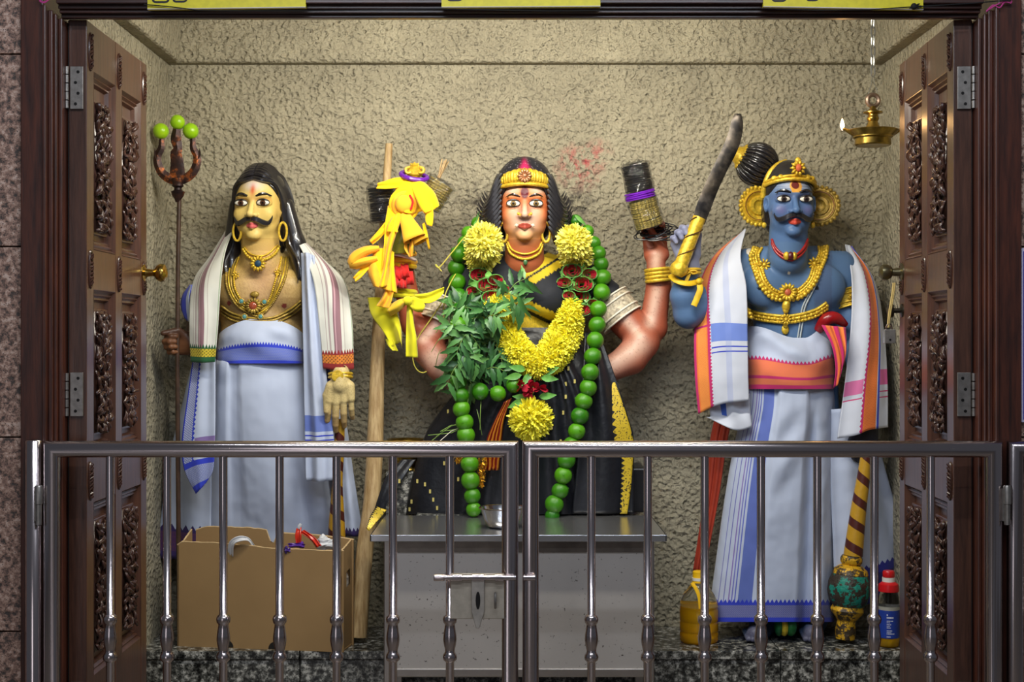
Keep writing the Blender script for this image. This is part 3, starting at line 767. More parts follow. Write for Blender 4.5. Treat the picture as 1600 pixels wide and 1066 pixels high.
# ---------------------------------------------------------------- left statue
DA = 5.36
A = thing('standing_statue', 'pale gold moustached statue with long black hair and white dhoti, left of the goddess', 'statue', (P(408, 1000, DA).x, DA, LZ), 'painted statues in the shrine')
S = SDF(); HA = Head(405.5, 320.5, 5.275, -8, 0, 1.0); HA.sdf(S, 1.06)
u = DA/FL
def e(px, py, D, r, k=.03, R=None): S.ell(P(px, py, D), [q*u for q in r], k, R)
e(408, 462, 5.36, (72, 50, 70)); e(410, 530, 5.37, (66, 46, 80)); e(410, 620, 5.385, (74, 42, 60))
for q in (-1, 1): e(410+q*37, 455, 5.285, (36, 22, 34), .02); e(409+q*30, 418, 5.38, (40, 30, 26), .03)
e(410, 515, 5.285, (42, 20, 34), .03)
arms_path(S, [(348, 432, 5.39), (316, 500, 5.37), (303, 535, 5.26)], [28, 23, 17], .02)
arms_path(S, [(484, 425, 5.36), (520, 510, 5.32), (531, 568, 5.225), (532, 591, 5.16)], [28, 23, 16, 14], .02)
for q in (-1, 1): arms_path(S, [(410+q*34, 640, 5.39), (412+q*34, 820, 5.39), (412+q*34, 985, 5.40)], [40, 30, 22], .02); S.ell(P(412+q*38, 992, 5.33), (20*u, .09, 13*u), .01)
# right hand: fist closed round the trident shaft; left hand laid on the club
hand(S, P(304, 538, 5.235), (-1, -.1, .0), (0, -1, 0), (.05, 0, 1), .165, ((62, 78, 62), (62, 80, 62), (62, 80, 62), (66, 80, 60)), ((.35, .30, .12), (.62, .24, .30)), .02)
hand(S, P(532, 593, 5.15), (-.03, -.08, -1), (0, 1, 0), (-1, 0, 0), .205, ((14, 14, 16), (12, 12, 14), (12, 14, 16), (16, 16, 18)), ((.28, .23, .02), (.56, .22, .02)), .12, .003, .4, 1.16, .94)
bl = [S.mesh((P(340, 0, 5.2).x, 5.12, P(0, 396, 5.2).z), (P(470, 0, 5.2).x, 5.50, P(0, 252, 5.2).z), .0018),
      S.mesh((P(255, 0, 5.2).x, 5.14, P(0, 640, 5.2).z), (P(565, 0, 5.2).x, 5.50, P(0, 393, 5.2).z), .0037),
      S.mesh((P(300, 0, 5.2).x, 5.18, LZ), (P(520, 0, 5.2).x, 5.5, P(0, 630, 5.2).z), .009)]
HBX = [((P(248, 0, 5.2).x, 5.06, P(0, 572, 5.2).z), (P(311, 0, 5.2).x, 5.31, P(0, 498, 5.2).z)), ((P(500, 0, 5.2).x, 5.06, P(0, 688, 5.2).z), (P(562, 0, 5.2).x, 5.31, P(0, 574, 5.2).z))]
bl2 = [S.mesh(*HBX[0], .0024), S.mesh(*HBX[1], .0021)]
bl[1] = cut(bl[1], *HBX); bl[2] = cut(bl[2], *HBX)
VA, FA = join_blocks(bl+bl2)
C = np.ones((len(VA), 4), np.float32); q = HA.inv(VA)
zc = VA[:, 2]; PYF = lambda V: CY+(EYE-V[:, 2])*FL/V[:, 1]; PXF = lambda V: CX+V[:, 0]*FL/V[:, 1]
Y_, X_ = PYF(VA), PXF(VA)
C[:, :3] = L(188, 160, 106)[:3]
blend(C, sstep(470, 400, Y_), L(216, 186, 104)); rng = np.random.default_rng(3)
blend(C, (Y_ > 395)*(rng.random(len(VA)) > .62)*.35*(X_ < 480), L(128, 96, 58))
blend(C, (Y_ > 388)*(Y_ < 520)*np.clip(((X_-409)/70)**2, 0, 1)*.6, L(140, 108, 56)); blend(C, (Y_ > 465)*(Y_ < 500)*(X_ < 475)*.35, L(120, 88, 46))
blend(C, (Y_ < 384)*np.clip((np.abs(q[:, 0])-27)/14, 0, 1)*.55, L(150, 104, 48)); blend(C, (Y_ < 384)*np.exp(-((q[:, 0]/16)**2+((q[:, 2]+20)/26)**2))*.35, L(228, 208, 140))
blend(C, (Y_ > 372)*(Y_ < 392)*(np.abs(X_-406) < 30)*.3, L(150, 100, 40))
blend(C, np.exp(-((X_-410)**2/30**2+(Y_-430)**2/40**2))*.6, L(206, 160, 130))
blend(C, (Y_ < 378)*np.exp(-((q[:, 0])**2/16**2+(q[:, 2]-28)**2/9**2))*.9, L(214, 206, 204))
blend(C, (Y_ < 378)*np.exp(-((q[:, 0]-.5)**2/4**2+(q[:, 2]-20)**2/9**2))*.95, L(206, 96, 56))
for s_ in (-1, 1): blend(C, (q[:, 1] < 14)*np.exp(-((q[:, 0]-s_*17.5)**2/14**2+(q[:, 2]-5)**2/4**2))*.6, L(196, 120, 52))
blend(C, ((q[:, 0]/9.5)**2+((q[:, 2]+34.9)/4.6)**2 < 1)*(q[:, 1] < 8)*1., L(198, 92, 92))
for cx, cy, r in ((444, 478, 4), (358, 474, 3.5)): blend(C, ((X_-cx)**2+(Y_-cy)**2 < r*r)*(VA[:, 1] < DA)*1., L(112, 50, 40))
hb = (X_ < 313)*(Y_ > 490)*(Y_ < 575); blend(C, hb*1., L(110, 72, 48)); blend(C, hb*sstep(540, 515, Y_)*.8, L(46, 34, 32))
hl = (X_ > 500)*(Y_ > 570)*(Y_ < 700); blend(C, hl*.5, L(222, 206, 150)); blend(C, hl*sstep(625, 668, Y_)*.6, L(150, 104, 56)); blend(C, hl*(rng.random(len(VA)) > .8)*.4, L(120, 96, 60))
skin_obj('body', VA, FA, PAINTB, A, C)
HitA = Hit().add(VA, FA)
HA.eyes(A, L(84, 52, 36)); HA.brows(A, 4, 1.7); HA.moustache(A, 7, 25)
# long combed-back hair, parted in the middle, over the shoulders
S2 = SDF(); uu = HA.s
for a, r, k in (((0, 47, 18), (41, 44.5, 41.5), 6), ((0, 62, -30), (44, 32, 60), 14)): S2.ell(HA(*a), [v*uu for v in r], k*uu, HA.R.to_4x4())
S2.cap(HA(-40, 48, 0), HA(-50, 52, -70), 12*uu, 14*uu, .015); S2.cap(HA(-50, 52, -70), HA(-46, 40, -112), 14*uu, 7*uu, .015)
S2.cap(HA(40, 48, 0), HA(54, 52, -60), 12*uu, 15*uu, .015); S2.cap(HA(54, 52, -60), HA(66, 40, -112), 15*uu, 7*uu, .015)
S2.ell(HA(0, 16, -8), [v*uu for v in (37, 34, 46)], .006, HA.R.to_4x4(), True)
Vh, Fh = S2.mesh((P(328, 0, 5.2).x, 5.1, P(0, 445, 5.2).z), (P(500, 0, 5.2).x, 5.5, P(0, 250, 5.2).z), .0034)
hair = skin_obj('hair', Vh, Fh, HAIR, A)
b = MB()
for sd in (-1, 1):
    for i in range(17):
        t = i/16; y0 = lerp(9, 80, t); z0 = 60-((y0-45)/44)**2*27 if t < .8 else 45
        z0 = 18+43*math.sqrt(max(.0, 1-((y0-50)/45)**2)); z0 = max(z0, 36)
        w = lerp(38.5, 45, min(1, t*1.6)); ed = lerp(44, 60, t)
        ex = (53 if sd < 0 else 66)-t*7
        pts = [HA(sd*.8, y0, z0+3), HA(sd*15, y0-1, z0-.5), HA(sd*31, lerp(18, 60, t), lerp(30, 44, t)), HA(sd*w, lerp(28, 62, t), lerp(6, 10, t)), HA(sd*(w+2.5), lerp(34, 64, t), -30), HA(sd*(w+(5 if sd < 0 else 11)), lerp(38, 62, t), -62), HA(sd*ex, lerp(28, 58, t), -92), HA(sd*(ex-(7 if sd < 0 else 1)), lerp(26, 50, t), -118+6*math.sin(i*2.1))]
        b.tube(crom(pts, 26), [uu*(3.1*(1-(k/25)**4)+.4) for k in range(26)], 6)
b.build('hair_strands', HAIR, hair)
# gold: earrings, chokers, long double chain with pendant, chest band
for sd, px in ((-1, 370.5), (1, 442)):
    c = P(px, 362, 5.225); MB().tube([c+Vector((6*u*math.cos(a), 0, 14*u*math.sin(a))) for a in np.linspace(0, 2*PI, 22)[:-1]], 1.9*u, 7, closed=True).build('earring', GOLD, A)
strand(HitA, [(380, 390), (388, 401), (402, 407), (418, 404), (430, 396), (436, 386)], .0058, A, 'necklace', GOLD, (.0105, .0062), .004)
strand(HitA, [(381, 386), (390, 396), (404, 400), (418, 397), (434, 383)], .003, A, 'necklace', GOLD, None, .004)
b = MB(); flower(b, HitA(403, 412, .008), FRONT, .029, 12, False); pend = b.build('pendant', GOLD, A, ang=180)
MB().ell(HitA(403, 412, .017), (.0125, .006, .0125), n=14).build('stone', plain('blue_glass_stone', L(40, 70, 96), .08, vary=0), pend)
for off, r, bd, mt in ((0, .0036, (.007, .0042), GOLD), (5.5, .0042, None, DGOLD), (10, .0032, None, GOLD), (15, .0045, (.007, .0046), DGOLD)):
    strand(HitA, [(373-off*.6, 403), (366-off*.8, 424), (367-off*.8, 450), (378-off*.6, 470+off*.4), (392, 480+off*.7), (406, 480+off*.9), (420+off*.3, 470+off*.4), (430+off*.8, 440+off*.3), (437+off*.8, 416+off*.2), (440+off*.7, 402)], r, A, 'long_chain', mt, bd, .005)
b = MB(); flower(b, HitA(396, 478, .012), FRONT, .03, 14, False); b.ell(HitA(398, 460, .006), (.017, .007, .011)); pend = b.build('chest_pendant', DGOLD, A, ang=180)
MB().ell(HitA(395, 478, .018), (.016, .008, .016), n=14).build('stone', plain('red_brown_stone', L(150, 70, 46), .12, vary=0), pend)
TQ = plain('turquoise_stone', L(84, 140, 140), .12, vary=0)
for p in ((377, 471), (413, 472), (382, 495), (407, 495)):
    b = MB().tube([HitA(*p, .012)+Vector((.0095*math.cos(a), 0, .0095*math.sin(a))) for a in np.linspace(0, 2*PI, 14)[:-1]], .003, 6, closed=True); f = b.build('stone_setting', DGOLD, A)
    MB().ell(HitA(*p, .012), (.0085, .006, .0085), n=12).build('stone', TQ, f)
for p in ((368, 430), (434, 425)): b = MB(); flower(b, HitA(*p, .011), FRONT, .015, 7); b.build('chain_rosette', GOLD, A, ang=180)
for dy, r, bd in ((0, .004, None), (5, .0045, None), (11, .0042, (.008, .0042))):
    strand(HitA, [(346, 478+dy), (360, 488+dy), (380, 495+dy*.9), (405, 498+dy*.8), (430, 495+dy*.9), (455, 482+dy), (470, 470+dy)], r, A, 'chest_band', DGOLD, bd, .005)
def bangle(name, c, ax, R, r, mat, par, n=1, gap=.01, sq=(1, 1)):
    ax = Vector(ax).normalized(); a = ax.cross(Vector((0, 1, .01))).normalized(); e_ = ax.cross(a); out = []
    for k in range(n):
        o = Vector(c)+ax*gap*(k-(n-1)/2)
        out.append(MB().tube([o+a*R*sq[0]*math.cos(t)+e_*R*sq[1]*math.sin(t) for t in np.linspace(0, 2*PI, 26)[:-1]], r, 8, closed=True).build(name, mat, par))
    return out
bangle('bracelet', P(532, 587, 5.165), (.02, -.1, -1), 17*u, .0055, GOLD, A, 2, .012)
b = MB().lathe([(.001, 0), (.02, .001), (.022, .004), (.02, .007), (.001, .008)][::-1], Matrix.Translation(P(527, 588, 5.118)) @ Matrix.Rotation(-PI/2, 4, 'X'), 16); b.build('bracelet_disc', GOLD, A)
bangle('bracelet', P(308, 536, 5.24), (1, .1, 0), 17.5*u, .006, GOLD, A, 3, .013)
# dhoti: skirt, waist wrap with blue border, side flares
W0 = L(178, 188, 211)
BL = L(38, 56, 186); BL2 = L(110, 122, 176); MAR = L(120, 62, 84); GRN = L(24, 84, 46); RED = L(132, 28, 30); ORN = L(206, 120, 40); PUR = L(48, 30, 92); MAG = L(186, 34, 102); OR2 = L(222, 112, 48)
dh = cloth('white_dhoti', W0, [('u', .0, .035, L(70, 60, 110), {'al': .7})])
wf = wrinkle(4, .006, 7, .8)
def foldA(f, v):
    d = wf(f, v)*.8
    d += .016*sstep(.0, .1, f)*(1-sstep(.16, .2, f)); d += .012*sstep(.27, .29, f)*(1-sstep(.33, .6, f))
    d += .03*sstep(.3, 1, v)*math.exp(-((f-.52)/.12)**2)-.035*sstep(.2, .7, v)*math.exp(-((f-.72)/.05)**2)+.02*sstep(.2, .7, v)*math.exp(-((f-.86)/.06)**2)
    d *= 1-.7*sstep(.5, .7, v)
    d += .006*math.sin(v*40+f*3)*math.exp(-((v-.06)/.06)**2)
    return d
loft([(560, 338, 474, 5.225, 5.48), (572, 332, 477, 5.205, 5.48), (640, 328, 490, 5.2, 5.48), (700, 325, 506, 5.215, 5.48), (770, 322, 528, 5.255, 5.485), (850, 319, 545, 5.295, 5.49), (975, 316, 552, 5.30, 5.49)], 120, 70, foldA).build('dhoti', dh, A, ang=180)
wr = cloth('white_waist_wrap', W0, [('v', .52, 1.0, BL, {'zn': 62, 'za': .07}), ('v', .64, .93, BL2, {'pat': (L(60, 80, 190), 90, 14)})])
wf2 = wrinkle(9, .006, 6, 2)
loft([(507, 342, 474, 5.235, 5.47), (520, 341, 474, 5.20, 5.47), (538, 339, 475, 5.19, 5.47), (556, 338, 475, 5.185, 5.47), (568, 338, 475, 5.185, 5.47)], 110, 22, lambda f, v: wf2(f, v)+.007*math.sin(9*f+v*7)*(1-v), .75, lambda f: 16-26*math.sin(PI*f)**.7).build('waist_wrap', wr, A, ang=180)
fl = cloth('dhoti_flare_cloth', W0, [('v', .82, 1, PUR, {'zn': 14, 'za': .03}), ('v', .86, .96, L(86, 44, 86), {'pat': (L(60, 34, 92), 30, 20)})])
w3 = wrinkle(12, .012, 5, .3)
sheet([[(300, 570, 5.34), (283, 640, 5.36), (264, 720, 5.36), (248, 835, 5.36), (244, 872, 5.36)], [(325, 570, 5.3), (305, 640, 5.31), (296, 720, 5.32), (284, 835, 5.36), (280, 875, 5.36)], [(336, 570, 5.27), (333, 640, 5.27), (331, 720, 5.29), (330, 835, 5.33), (330, 878, 5.33)]], 24, 40, w3).build('dhoti_flare', fl, A, solid=.003, ang=180)
sheet([[(515, 640, 5.27), (520, 740, 5.28), (528, 838, 5.31)], [(530, 640, 5.28), (541, 740, 5.29), (550, 838, 5.31)], [(538, 640, 5.33), (552, 740, 5.33), (568, 838, 5.33)]], 20, 36, w3).build('dhoti_flare', cloth('dhoti_flare_cloth_plain', W0, [('v', .93, 1, PUR, {'zn': 14, 'za': .03})]), A, solid=.003, ang=180)
# cream shawl with maroon stripes over both shoulders
CR = L(206, 206, 198)
SH = thing('striped_shawl', 'cream shawl with maroon stripes draped over the long haired statue', 'shawl', P(420, 578, 5.16))
def stripes(bc, bi): return [('u', .40, .60, MAR, {'al': .85}), ('u', .44, .47, L(190, 150, 160)), ('u', .26, .31, MAR, {'al': .55}), ('u', .18, .2, MAR, {'al': .5}), ('u', .68, .7, MAR, {'al': .4}), ('u', .96, .99, L(150, 165, 140)), ('v', .885, 1, bc, {'zn': 22, 'za': .025}), ('v', .915, .965, bi, {'pat': (tuple(v*.3 for v in bi[:3])+(1,), 9, 50)})]
w4 = wrinkle(21, .007, 6, .25)
sheet([[(362, 346, 5.38), (330, 398, 5.33), (302, 440, 5.27), (296, 500, 5.19), (298, 566, 5.175)], [(365, 346, 5.34), (342, 394, 5.25), (323, 440, 5.185), (318, 505, 5.15), (317, 567, 5.14)], [(369, 350, 5.32), (353, 392, 5.24), (346, 440, 5.19), (341, 510, 5.155), (336, 566, 5.15)]], 26, 60, w4).build('shawl_panel', cloth('cream_striped_green_end', CR, stripes(GRN, L(196, 176, 44))), SH, solid=.004, ang=180)
sheet([[(446, 356, 5.32), (470, 388, 5.25), (490, 440, 5.19), (500, 520, 5.165), (505, 576, 5.15)], [(449, 355, 5.34), (490, 395, 5.25), (517, 440, 5.185), (528, 520, 5.15), (529, 579, 5.135)], [(452, 355, 5.38), (505, 405, 5.33), (539, 442, 5.27), (550, 500, 5.20), (553, 577, 5.175)]], 26, 60, w4).build('shawl_panel', cloth('cream_striped_red_end', CR, stripes(RED, ORN)), SH, solid=.004, ang=180)
sheet([[(362, 346, 5.38), (405, 350, 5.46), (452, 355, 5.38)], [(366, 352, 5.37), (405, 368, 5.45), (448, 360, 5.37)]], 6, 20).build('neck_fold', cloth('cream_cloth', CR), SH, solid=.004, ang=180)
# second, blue-bordered white cloth under it
BS = thing('blue_bordered_cloth', 'long white cloth with blue borders hanging under the striped shawl', 'cloth', P(400, 770, 5.18))
bb = cloth('white_cloth_blue_edge', W0, [('u', 0, .42, BL, {'zn': 60, 'za': .06, 'zs': 'hi'}), ('u', .05, .33, BL2, {'pat': (L(196, 200, 216), 12, 60)}), ('v', .62, .68, L(124, 104, 160), {'on': (.42, 1)}), ('v', .78, 1, BL), ('v', .82, .95, BL2, {'pat': (L(170, 176, 206), 20, 40)})])
sheet([[(303, 552, 5.215), (293, 620, 5.2), (284, 690, 5.185), (288, 735, 5.18), (306, 772, 5.175)], [(318, 552, 5.20), (314, 620, 5.185), (309, 690, 5.17), (309, 735, 5.165), (313, 765, 5.165)], [(337, 552, 5.2), (337, 640, 5.185), (336, 695, 5.175), (333, 735, 5.17), (321, 756, 5.17)]], 24, 50, w4).build('cloth_fall', bb, BS, solid=.003, ang=180)
sheet([[(297, 445, 5.28), (285, 462, 5.28), (283, 480, 5.28), (289, 498, 5.27)], [(300, 445, 5.25), (296, 465, 5.24), (297, 480, 5.24), (298, 505, 5.23)]], 6, 14).build('cloth_fold', cloth('blue_border_cloth', BL, [('u', .6, 1, W0)]), BS, solid=.003, ang=180)
b2 = cloth('white_cloth_blue_bands', W0, [('v', .715, .785, L(74, 100, 184), {'al': .85}), ('v', .8, .806, BL), ('v', .82, .826, BL), ('v', .845, .849, BL)])
sheet([[(470, 395, 5.24), (473, 520, 5.195), (475, 620, 5.185), (478, 752, 5.175)], [(481, 395, 5.22), (486, 520, 5.175), (493, 620, 5.165), (501, 753, 5.155)], [(492, 400, 5.23), (502, 500, 5.18), (512, 600, 5.17), (522, 690, 5.165), (523, 750, 5.165)]], 22, 56, wrinkle(30, .009, 6, .2)).build('cloth_fall', b2, BS, solid=.003, ang=180)
sheet([[(499, 552, 5.21), (497, 600, 5.20), (498, 655, 5.2), (513, 692, 5.2), (522, 712, 5.2)], [(524, 570, 5.21), (517, 610, 5.205), (514, 650, 5.205), (522, 690, 5.205), (530, 712, 5.205)]], 8, 30).build('cloth_border', cloth('blue_woven_border', BL, [('u', 0, .08, W0, {'zn': 40, 'za': .07, 'zs': 'hi'}), ('u', .2, .75, BL2, {'pat': (L(70, 90, 190), 10, 50)})]), BS, solid=.003, ang=180)

# trident with a lime stuck on each prong
RUST = NM('rusty_iron', .45, .55); RUST.inp('Base Color', RUST.ramp(RUST.noise(26, 5, .65), [(.38, L(38, 26, 28)), (.55, L(66, 42, 36)), (.68, L(176, 96, 40))])); RUST.bump(RUST.noise(90), .4, .003); RUST = RUST.m
T = thing('trident', 'rusty iron trident standing in the fist of the long haired statue', 'trident', P(279, 985, 5.205))
DT = 5.205; tm = DT/FL
MB().tube([P(280, 312, DT), P(278, 420, DT), P(277, 560, DT), P(278, 700, DT), P(280, 980, DT)], [3.4*tm, 3.4*tm, 3.4*tm, 3.6*tm, 3.8*tm], 10).build('shaft', plain('dark_shaft_wood', L(74, 52, 38), .45, vs=20, dark=.5), T)
zz = lambda y: P(0, y, DT).z
MB().lathe([(r*tm, zz(y)) for r, y in ((4, 316), (5.5, 311), (9, 306), (11, 300), (6, 297), (5.5, 294), (9, 291), (8, 287), (10, 283), (10, 279))], Matrix.Translation((P(278, 0, DT).x, DT, 0)), 16).build('collar', RUST, T)
def blade(pts, ws, name, th=.007):
    V, F = [], []
    Q = crom([(x, y, w) for (x, y), w in zip(pts, ws)], 24)
    for i, (x, y, w) in enumerate(Q):
        a, c = Q[max(0, i-1)], Q[min(23, i+1)]; d = Vector((c[0]-a[0], c[1]-a[1])).normalized(); n = Vector((-d.y, d.x))
        for dy, k in ((-th, .3), (0, 1), (th, .3), (0, -1)):
            V.append(P(x+n.x*w*(k if abs(k) == 1 else 0)+(n.x*0), y+n.y*w*(k if abs(k) == 1 else 0), DT)+Vector((0, dy, 0)))
    for i in range(23):
        for j in range(4): F.append((4*i+j, 4*i+(j+1) % 4, 4*i+4+(j+1) % 4, 4*i+4+j))
    F += [(3, 2, 1, 0), (92, 93, 94, 95)]
    return MB().add(V, F).build(name, RUST, T)
blade([(277, 284), (277, 272), (277, 255), (275, 240), (278, 232), (275, 218), (276, 204), (277, 198)], [9, 12, 10, 9, 7, 8.5, 6.5, 6], 'middle_prong')
for q, nm in ((-1, 'side_prong'), (1, 'side_prong')):
    blade([(277+q*2, 281), (277+q*12, 279), (277+q*24, 270), (277+q*31, 254), (277+q*30, 242), (277+q*25, 232), (277+q*24.5, 222), (277+q*24, 212)], [8, 7.5, 7, 6.5, 6, 5.5, 4.5, 4], nm)
    blade([(277+q*31, 252), (277+q*34.5, 242), (277+q*35, 232)], [3.5, 2.2, .6], 'barb')
def lime_mat(name, a, c):
    m = NM(name, .28); m.inp('Subsurface Weight', .08); m.inp('Subsurface Radius', (.01, .01, .003))
    oi = X(m.nt, m.n('ShaderNodeObjectInfo').outputs['Random']); m.inp('Base Color', m.ramp(m.noise(16, 3)*.6+oi*.45, [(.3, a), (.75, c)])); m.bump(m.noise(420, 2), .25, .002); return m.m
LIME = lime_mat('lime_skin', L(34, 104, 12), L(82, 150, 20)); LIMEY = lime_mat('bright_lime_skin', L(136, 190, 16), L(176, 208, 30))
LNUB = plain('lime_stem_end', L(150, 168, 60), .5, vary=0)
def lime_mesh(b, r):
    b.lathe([(r*math.cos(a)*(1 if abs(math.sin(a)) < .93 else .93), r*1.04*math.sin(a)) for a in np.linspace(-PI/2+.02, PI/2-.02, 15)], None, 20)
LMESH = None
def lime(par, c, r, mat, rot, label=None):
    """a lime: fruit plus the pale nub where its stem was"""
    b = MB(); lime_mesh(b, r); o = b.build('lime' if par is not None else 'flesh', mat, par, ang=180)
    return o
for (px, py, r), lab in zip(((251.5, 205, 12.2), (277.5, 191, 11.3), (298, 205, 12.2)), ('bright green lime stuck on the left prong of the trident', 'green lime stuck on the middle prong of the trident', 'bright green lime stuck on the right prong of the trident')):
    c = P(px, py, DT); t = thing('lime', lab, 'lime', c-Vector((0, 0, r*tm)), 'limes on the trident')
    M_ = Matrix.Translation(c) @ Matrix.Rotation(random.uniform(-.5, .5), 4, 'X') @ Matrix.Rotation(random.uniform(-.5, .5), 4, 'Y')
    R_ = r*tm
    MB().lathe([(R_*math.cos(a), R_*1.03*math.sin(a)) for a in np.linspace(-PI/2+.02, PI/2-.02, 17)], M_, 22).build('fruit', LIMEY, t, ang=180)
    MB().lathe([(R_*.16, R_*1.0), (R_*.14, R_*1.06), (R_*.04, R_*1.07)], M_, 8).build('stem_end', LNUB, t)
# club under the left hand
SPIR = NM('spiral_painted_club', .4); u_, v_ = SPIR.uv(); SPIR.inp('Base Color', SPIR.mix((u_*1+v_*5).frac().gt(.38), L(74, 28, 22), L(184, 140, 34))); SPIR.bump(SPIR.noise(60), .4, .004); SPIR = SPIR.m
T = thing('spiral_cane', 'spiral painted club standing under the flat hand of the long haired statue', 'club', P(527, 985, 5.24))
MB().tube(crom([P(531, 655, 5.20), P(530, 700, 5.2), P(527, 760, 5.225), P(526, 850, 5.245)], 20), [8*tm+(6*tm*sstep(8, 19, i)) for i in range(20)], 16).build('shaft', SPIR, T)
MB().lathe([(r*tm, zz(y)) for r, y in ((12, 984), (14, 970), (13, 960), (22, 940), (28, 910), (24, 880), (16, 858), (12, 850))], Matrix.Translation((P(526, 0, 5.245).x, 5.245, 0)), 20).build('club_head', SPIR, T)
# ---------------------------------------------------------------- goddess, seated behind the table
DG = 5.3; TZ = P(0, 836, 4.6).z       # table top height
G = thing('seated_goddess', 'fanged goddess statue with black sari and gold crown seated at the centre', 'statue', (P(820, 800, DG).x, DG, TZ), 'painted statues in the shrine')
u = DG/FL
S = SDF(); HG = Head(819.5, 321.5, 5.205, 0, 0, 1.0); HG.sdf(S, 1.1, True)
def e(px, py, D, r, k=.03, R=None): S.ell(P(px, py, D), [q*u for q in r], k, R)
e(820, 455, 5.31, (72, 48, 66)); e(818, 530, 5.32, (58, 44, 60)); e(815, 600, 5.33, (80, 50, 40))
for q in (-1, 1): e(820+q*34, 468, 5.225, (32, 28, 30), .02); e(820+q*70, 428, 5.32, (32, 28, 26), .03)
ARM = [26, 25, 25, 24]
arms_path(S, [(898, 432, 5.32), (962, 482, 5.29), (1005, 530, 5.26)], [29, 29, 26], .02)
arms_path(S, [(1003, 530, 5.27), (1020, 512, 5.29), (1029, 445, 5.3), (1024, 412, 5.29)], [25, 22, 19, 14], .012)
arms_path(S, [(1003, 536, 5.24), (985, 560, 5.22), (930, 590, 5.20)], [27, 25, 16], .012)
arms_path(S, [(742, 432, 5.32), (694, 490, 5.29), (668, 535, 5.26)], [29, 28, 26], .02)
arms_path(S, [(664, 530, 5.26), (646, 505, 5.27), (630, 430, 5.28), (628, 385, 5.28)], [24, 20, 17, 14], .012)
arms_path(S, [(668, 545, 5.24), (690, 572, 5.22), (735, 603, 5.2)], [26, 24, 16], .012)
hand(S, P(1026, 408, 5.285), (-.08, .05, 1), (-.25, -1, .1), (1, -.2, 0), .185, ((20, 46, 40), (22, 50, 42), (26, 54, 44), (30, 56, 46)), ((.4, .06, .26), (.74, -.1, .34)), .16)
hand(S, P(627, 382, 5.28), (.02, .05, 1), (.1, -1, .1), (-1, 0, 0), .17, ((55, 70, 50), (55, 70, 50), (55, 72, 50), (55, 70, 50)), ((.4, .2, .2), (.6, .02, .34)), .04)
bl = [S.mesh((P(750, 0, 5.2).x, 5.08, P(0, 397, 5.2).z), (P(888, 0, 5.2).x, 5.42, P(0, 250, 5.2).z), .0018),
      S.mesh((P(588, 0, 5.2).x, 5.02, P(0, 650, 5.2).z), (P(1085, 0, 5.2).x, 5.47, P(0, 393.5, 5.2).z), .0044)]
HBX = [((P(985, 0, 5.2).x, 5.10, P(0, 425, 5.2).z), (P(1062, 0, 5.2).x, 5.38, P(0, 320, 5.2).z)), ((P(588, 0, 5.2).x, 5.10, P(0, 397, 5.2).z), (P(668, 0, 5.2).x, 5.38, P(0, 310, 5.2).z))]
bl[1] = cut(bl[1], *HBX); bl += [S.mesh(*HBX[0], .0023), S.mesh(*HBX[1], .0034)]
VG, FG = join_blocks(bl)
C = np.ones((len(VG), 4), np.float32); q = HG.inv(VG); Y_, X_ = PYF(VG), PXF(VG); rng = np.random.default_rng(5)
C[:, :3] = L(196, 112, 74)[:3]
fc = (Y_ < 384)*(q[:, 1] < 36)
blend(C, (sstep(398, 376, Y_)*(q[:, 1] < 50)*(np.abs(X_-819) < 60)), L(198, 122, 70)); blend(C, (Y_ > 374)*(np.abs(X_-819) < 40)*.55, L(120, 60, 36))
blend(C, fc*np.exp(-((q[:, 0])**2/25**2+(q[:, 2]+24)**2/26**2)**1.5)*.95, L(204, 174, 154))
for s_ in (-1, 1):
    blend(C, fc*np.exp(-((q[:, 0]-s_*20)**2/12**2+(q[:, 2]-22)**2/7**2))*.9, L(208, 184, 166))
    blend(C, fc*np.exp(-((q[:, 0]-s_*16)**2/13**2+(q[:, 2]-3.5)**2/6**2))*.8, L(214, 96, 48))
    blend(C, fc*np.exp(-((q[:, 0]-s_*7.5)**2/4**2+(q[:, 2]+10)**2/14**2))*.6, L(208, 104, 66))
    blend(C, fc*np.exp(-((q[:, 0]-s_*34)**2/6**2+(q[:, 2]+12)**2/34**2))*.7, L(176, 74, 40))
    blend(C, fc*(((q[:, 0]-s_*7)**2+(q[:, 2]+18)**2) < 4)*(q[:, 1] < 0)*.8, L(226, 150, 40))
blend(C, fc*np.exp(-((q[:, 0])**2/20**2+(q[:, 2]+47)**2/8**2))*.5, L(214, 168, 110))
blend(C, fc*((q[:, 0]/11)**2+((q[:, 2]+34.9)/4.6)**2 < 1)*(q[:, 1] < 9), L(160, 70, 56))
blend(C, fc*np.exp(-((q[:, 0])**2/8**2+(q[:, 2]-24)**2/14**2))*.5, L(224, 150, 60))
blend(C, fc*np.clip(1.6*np.exp(-((q[:, 0])**2/6.5**2+(q[:, 2]-17)**2/10**2)**1.6), 0, 1), L(84, 4, 28))
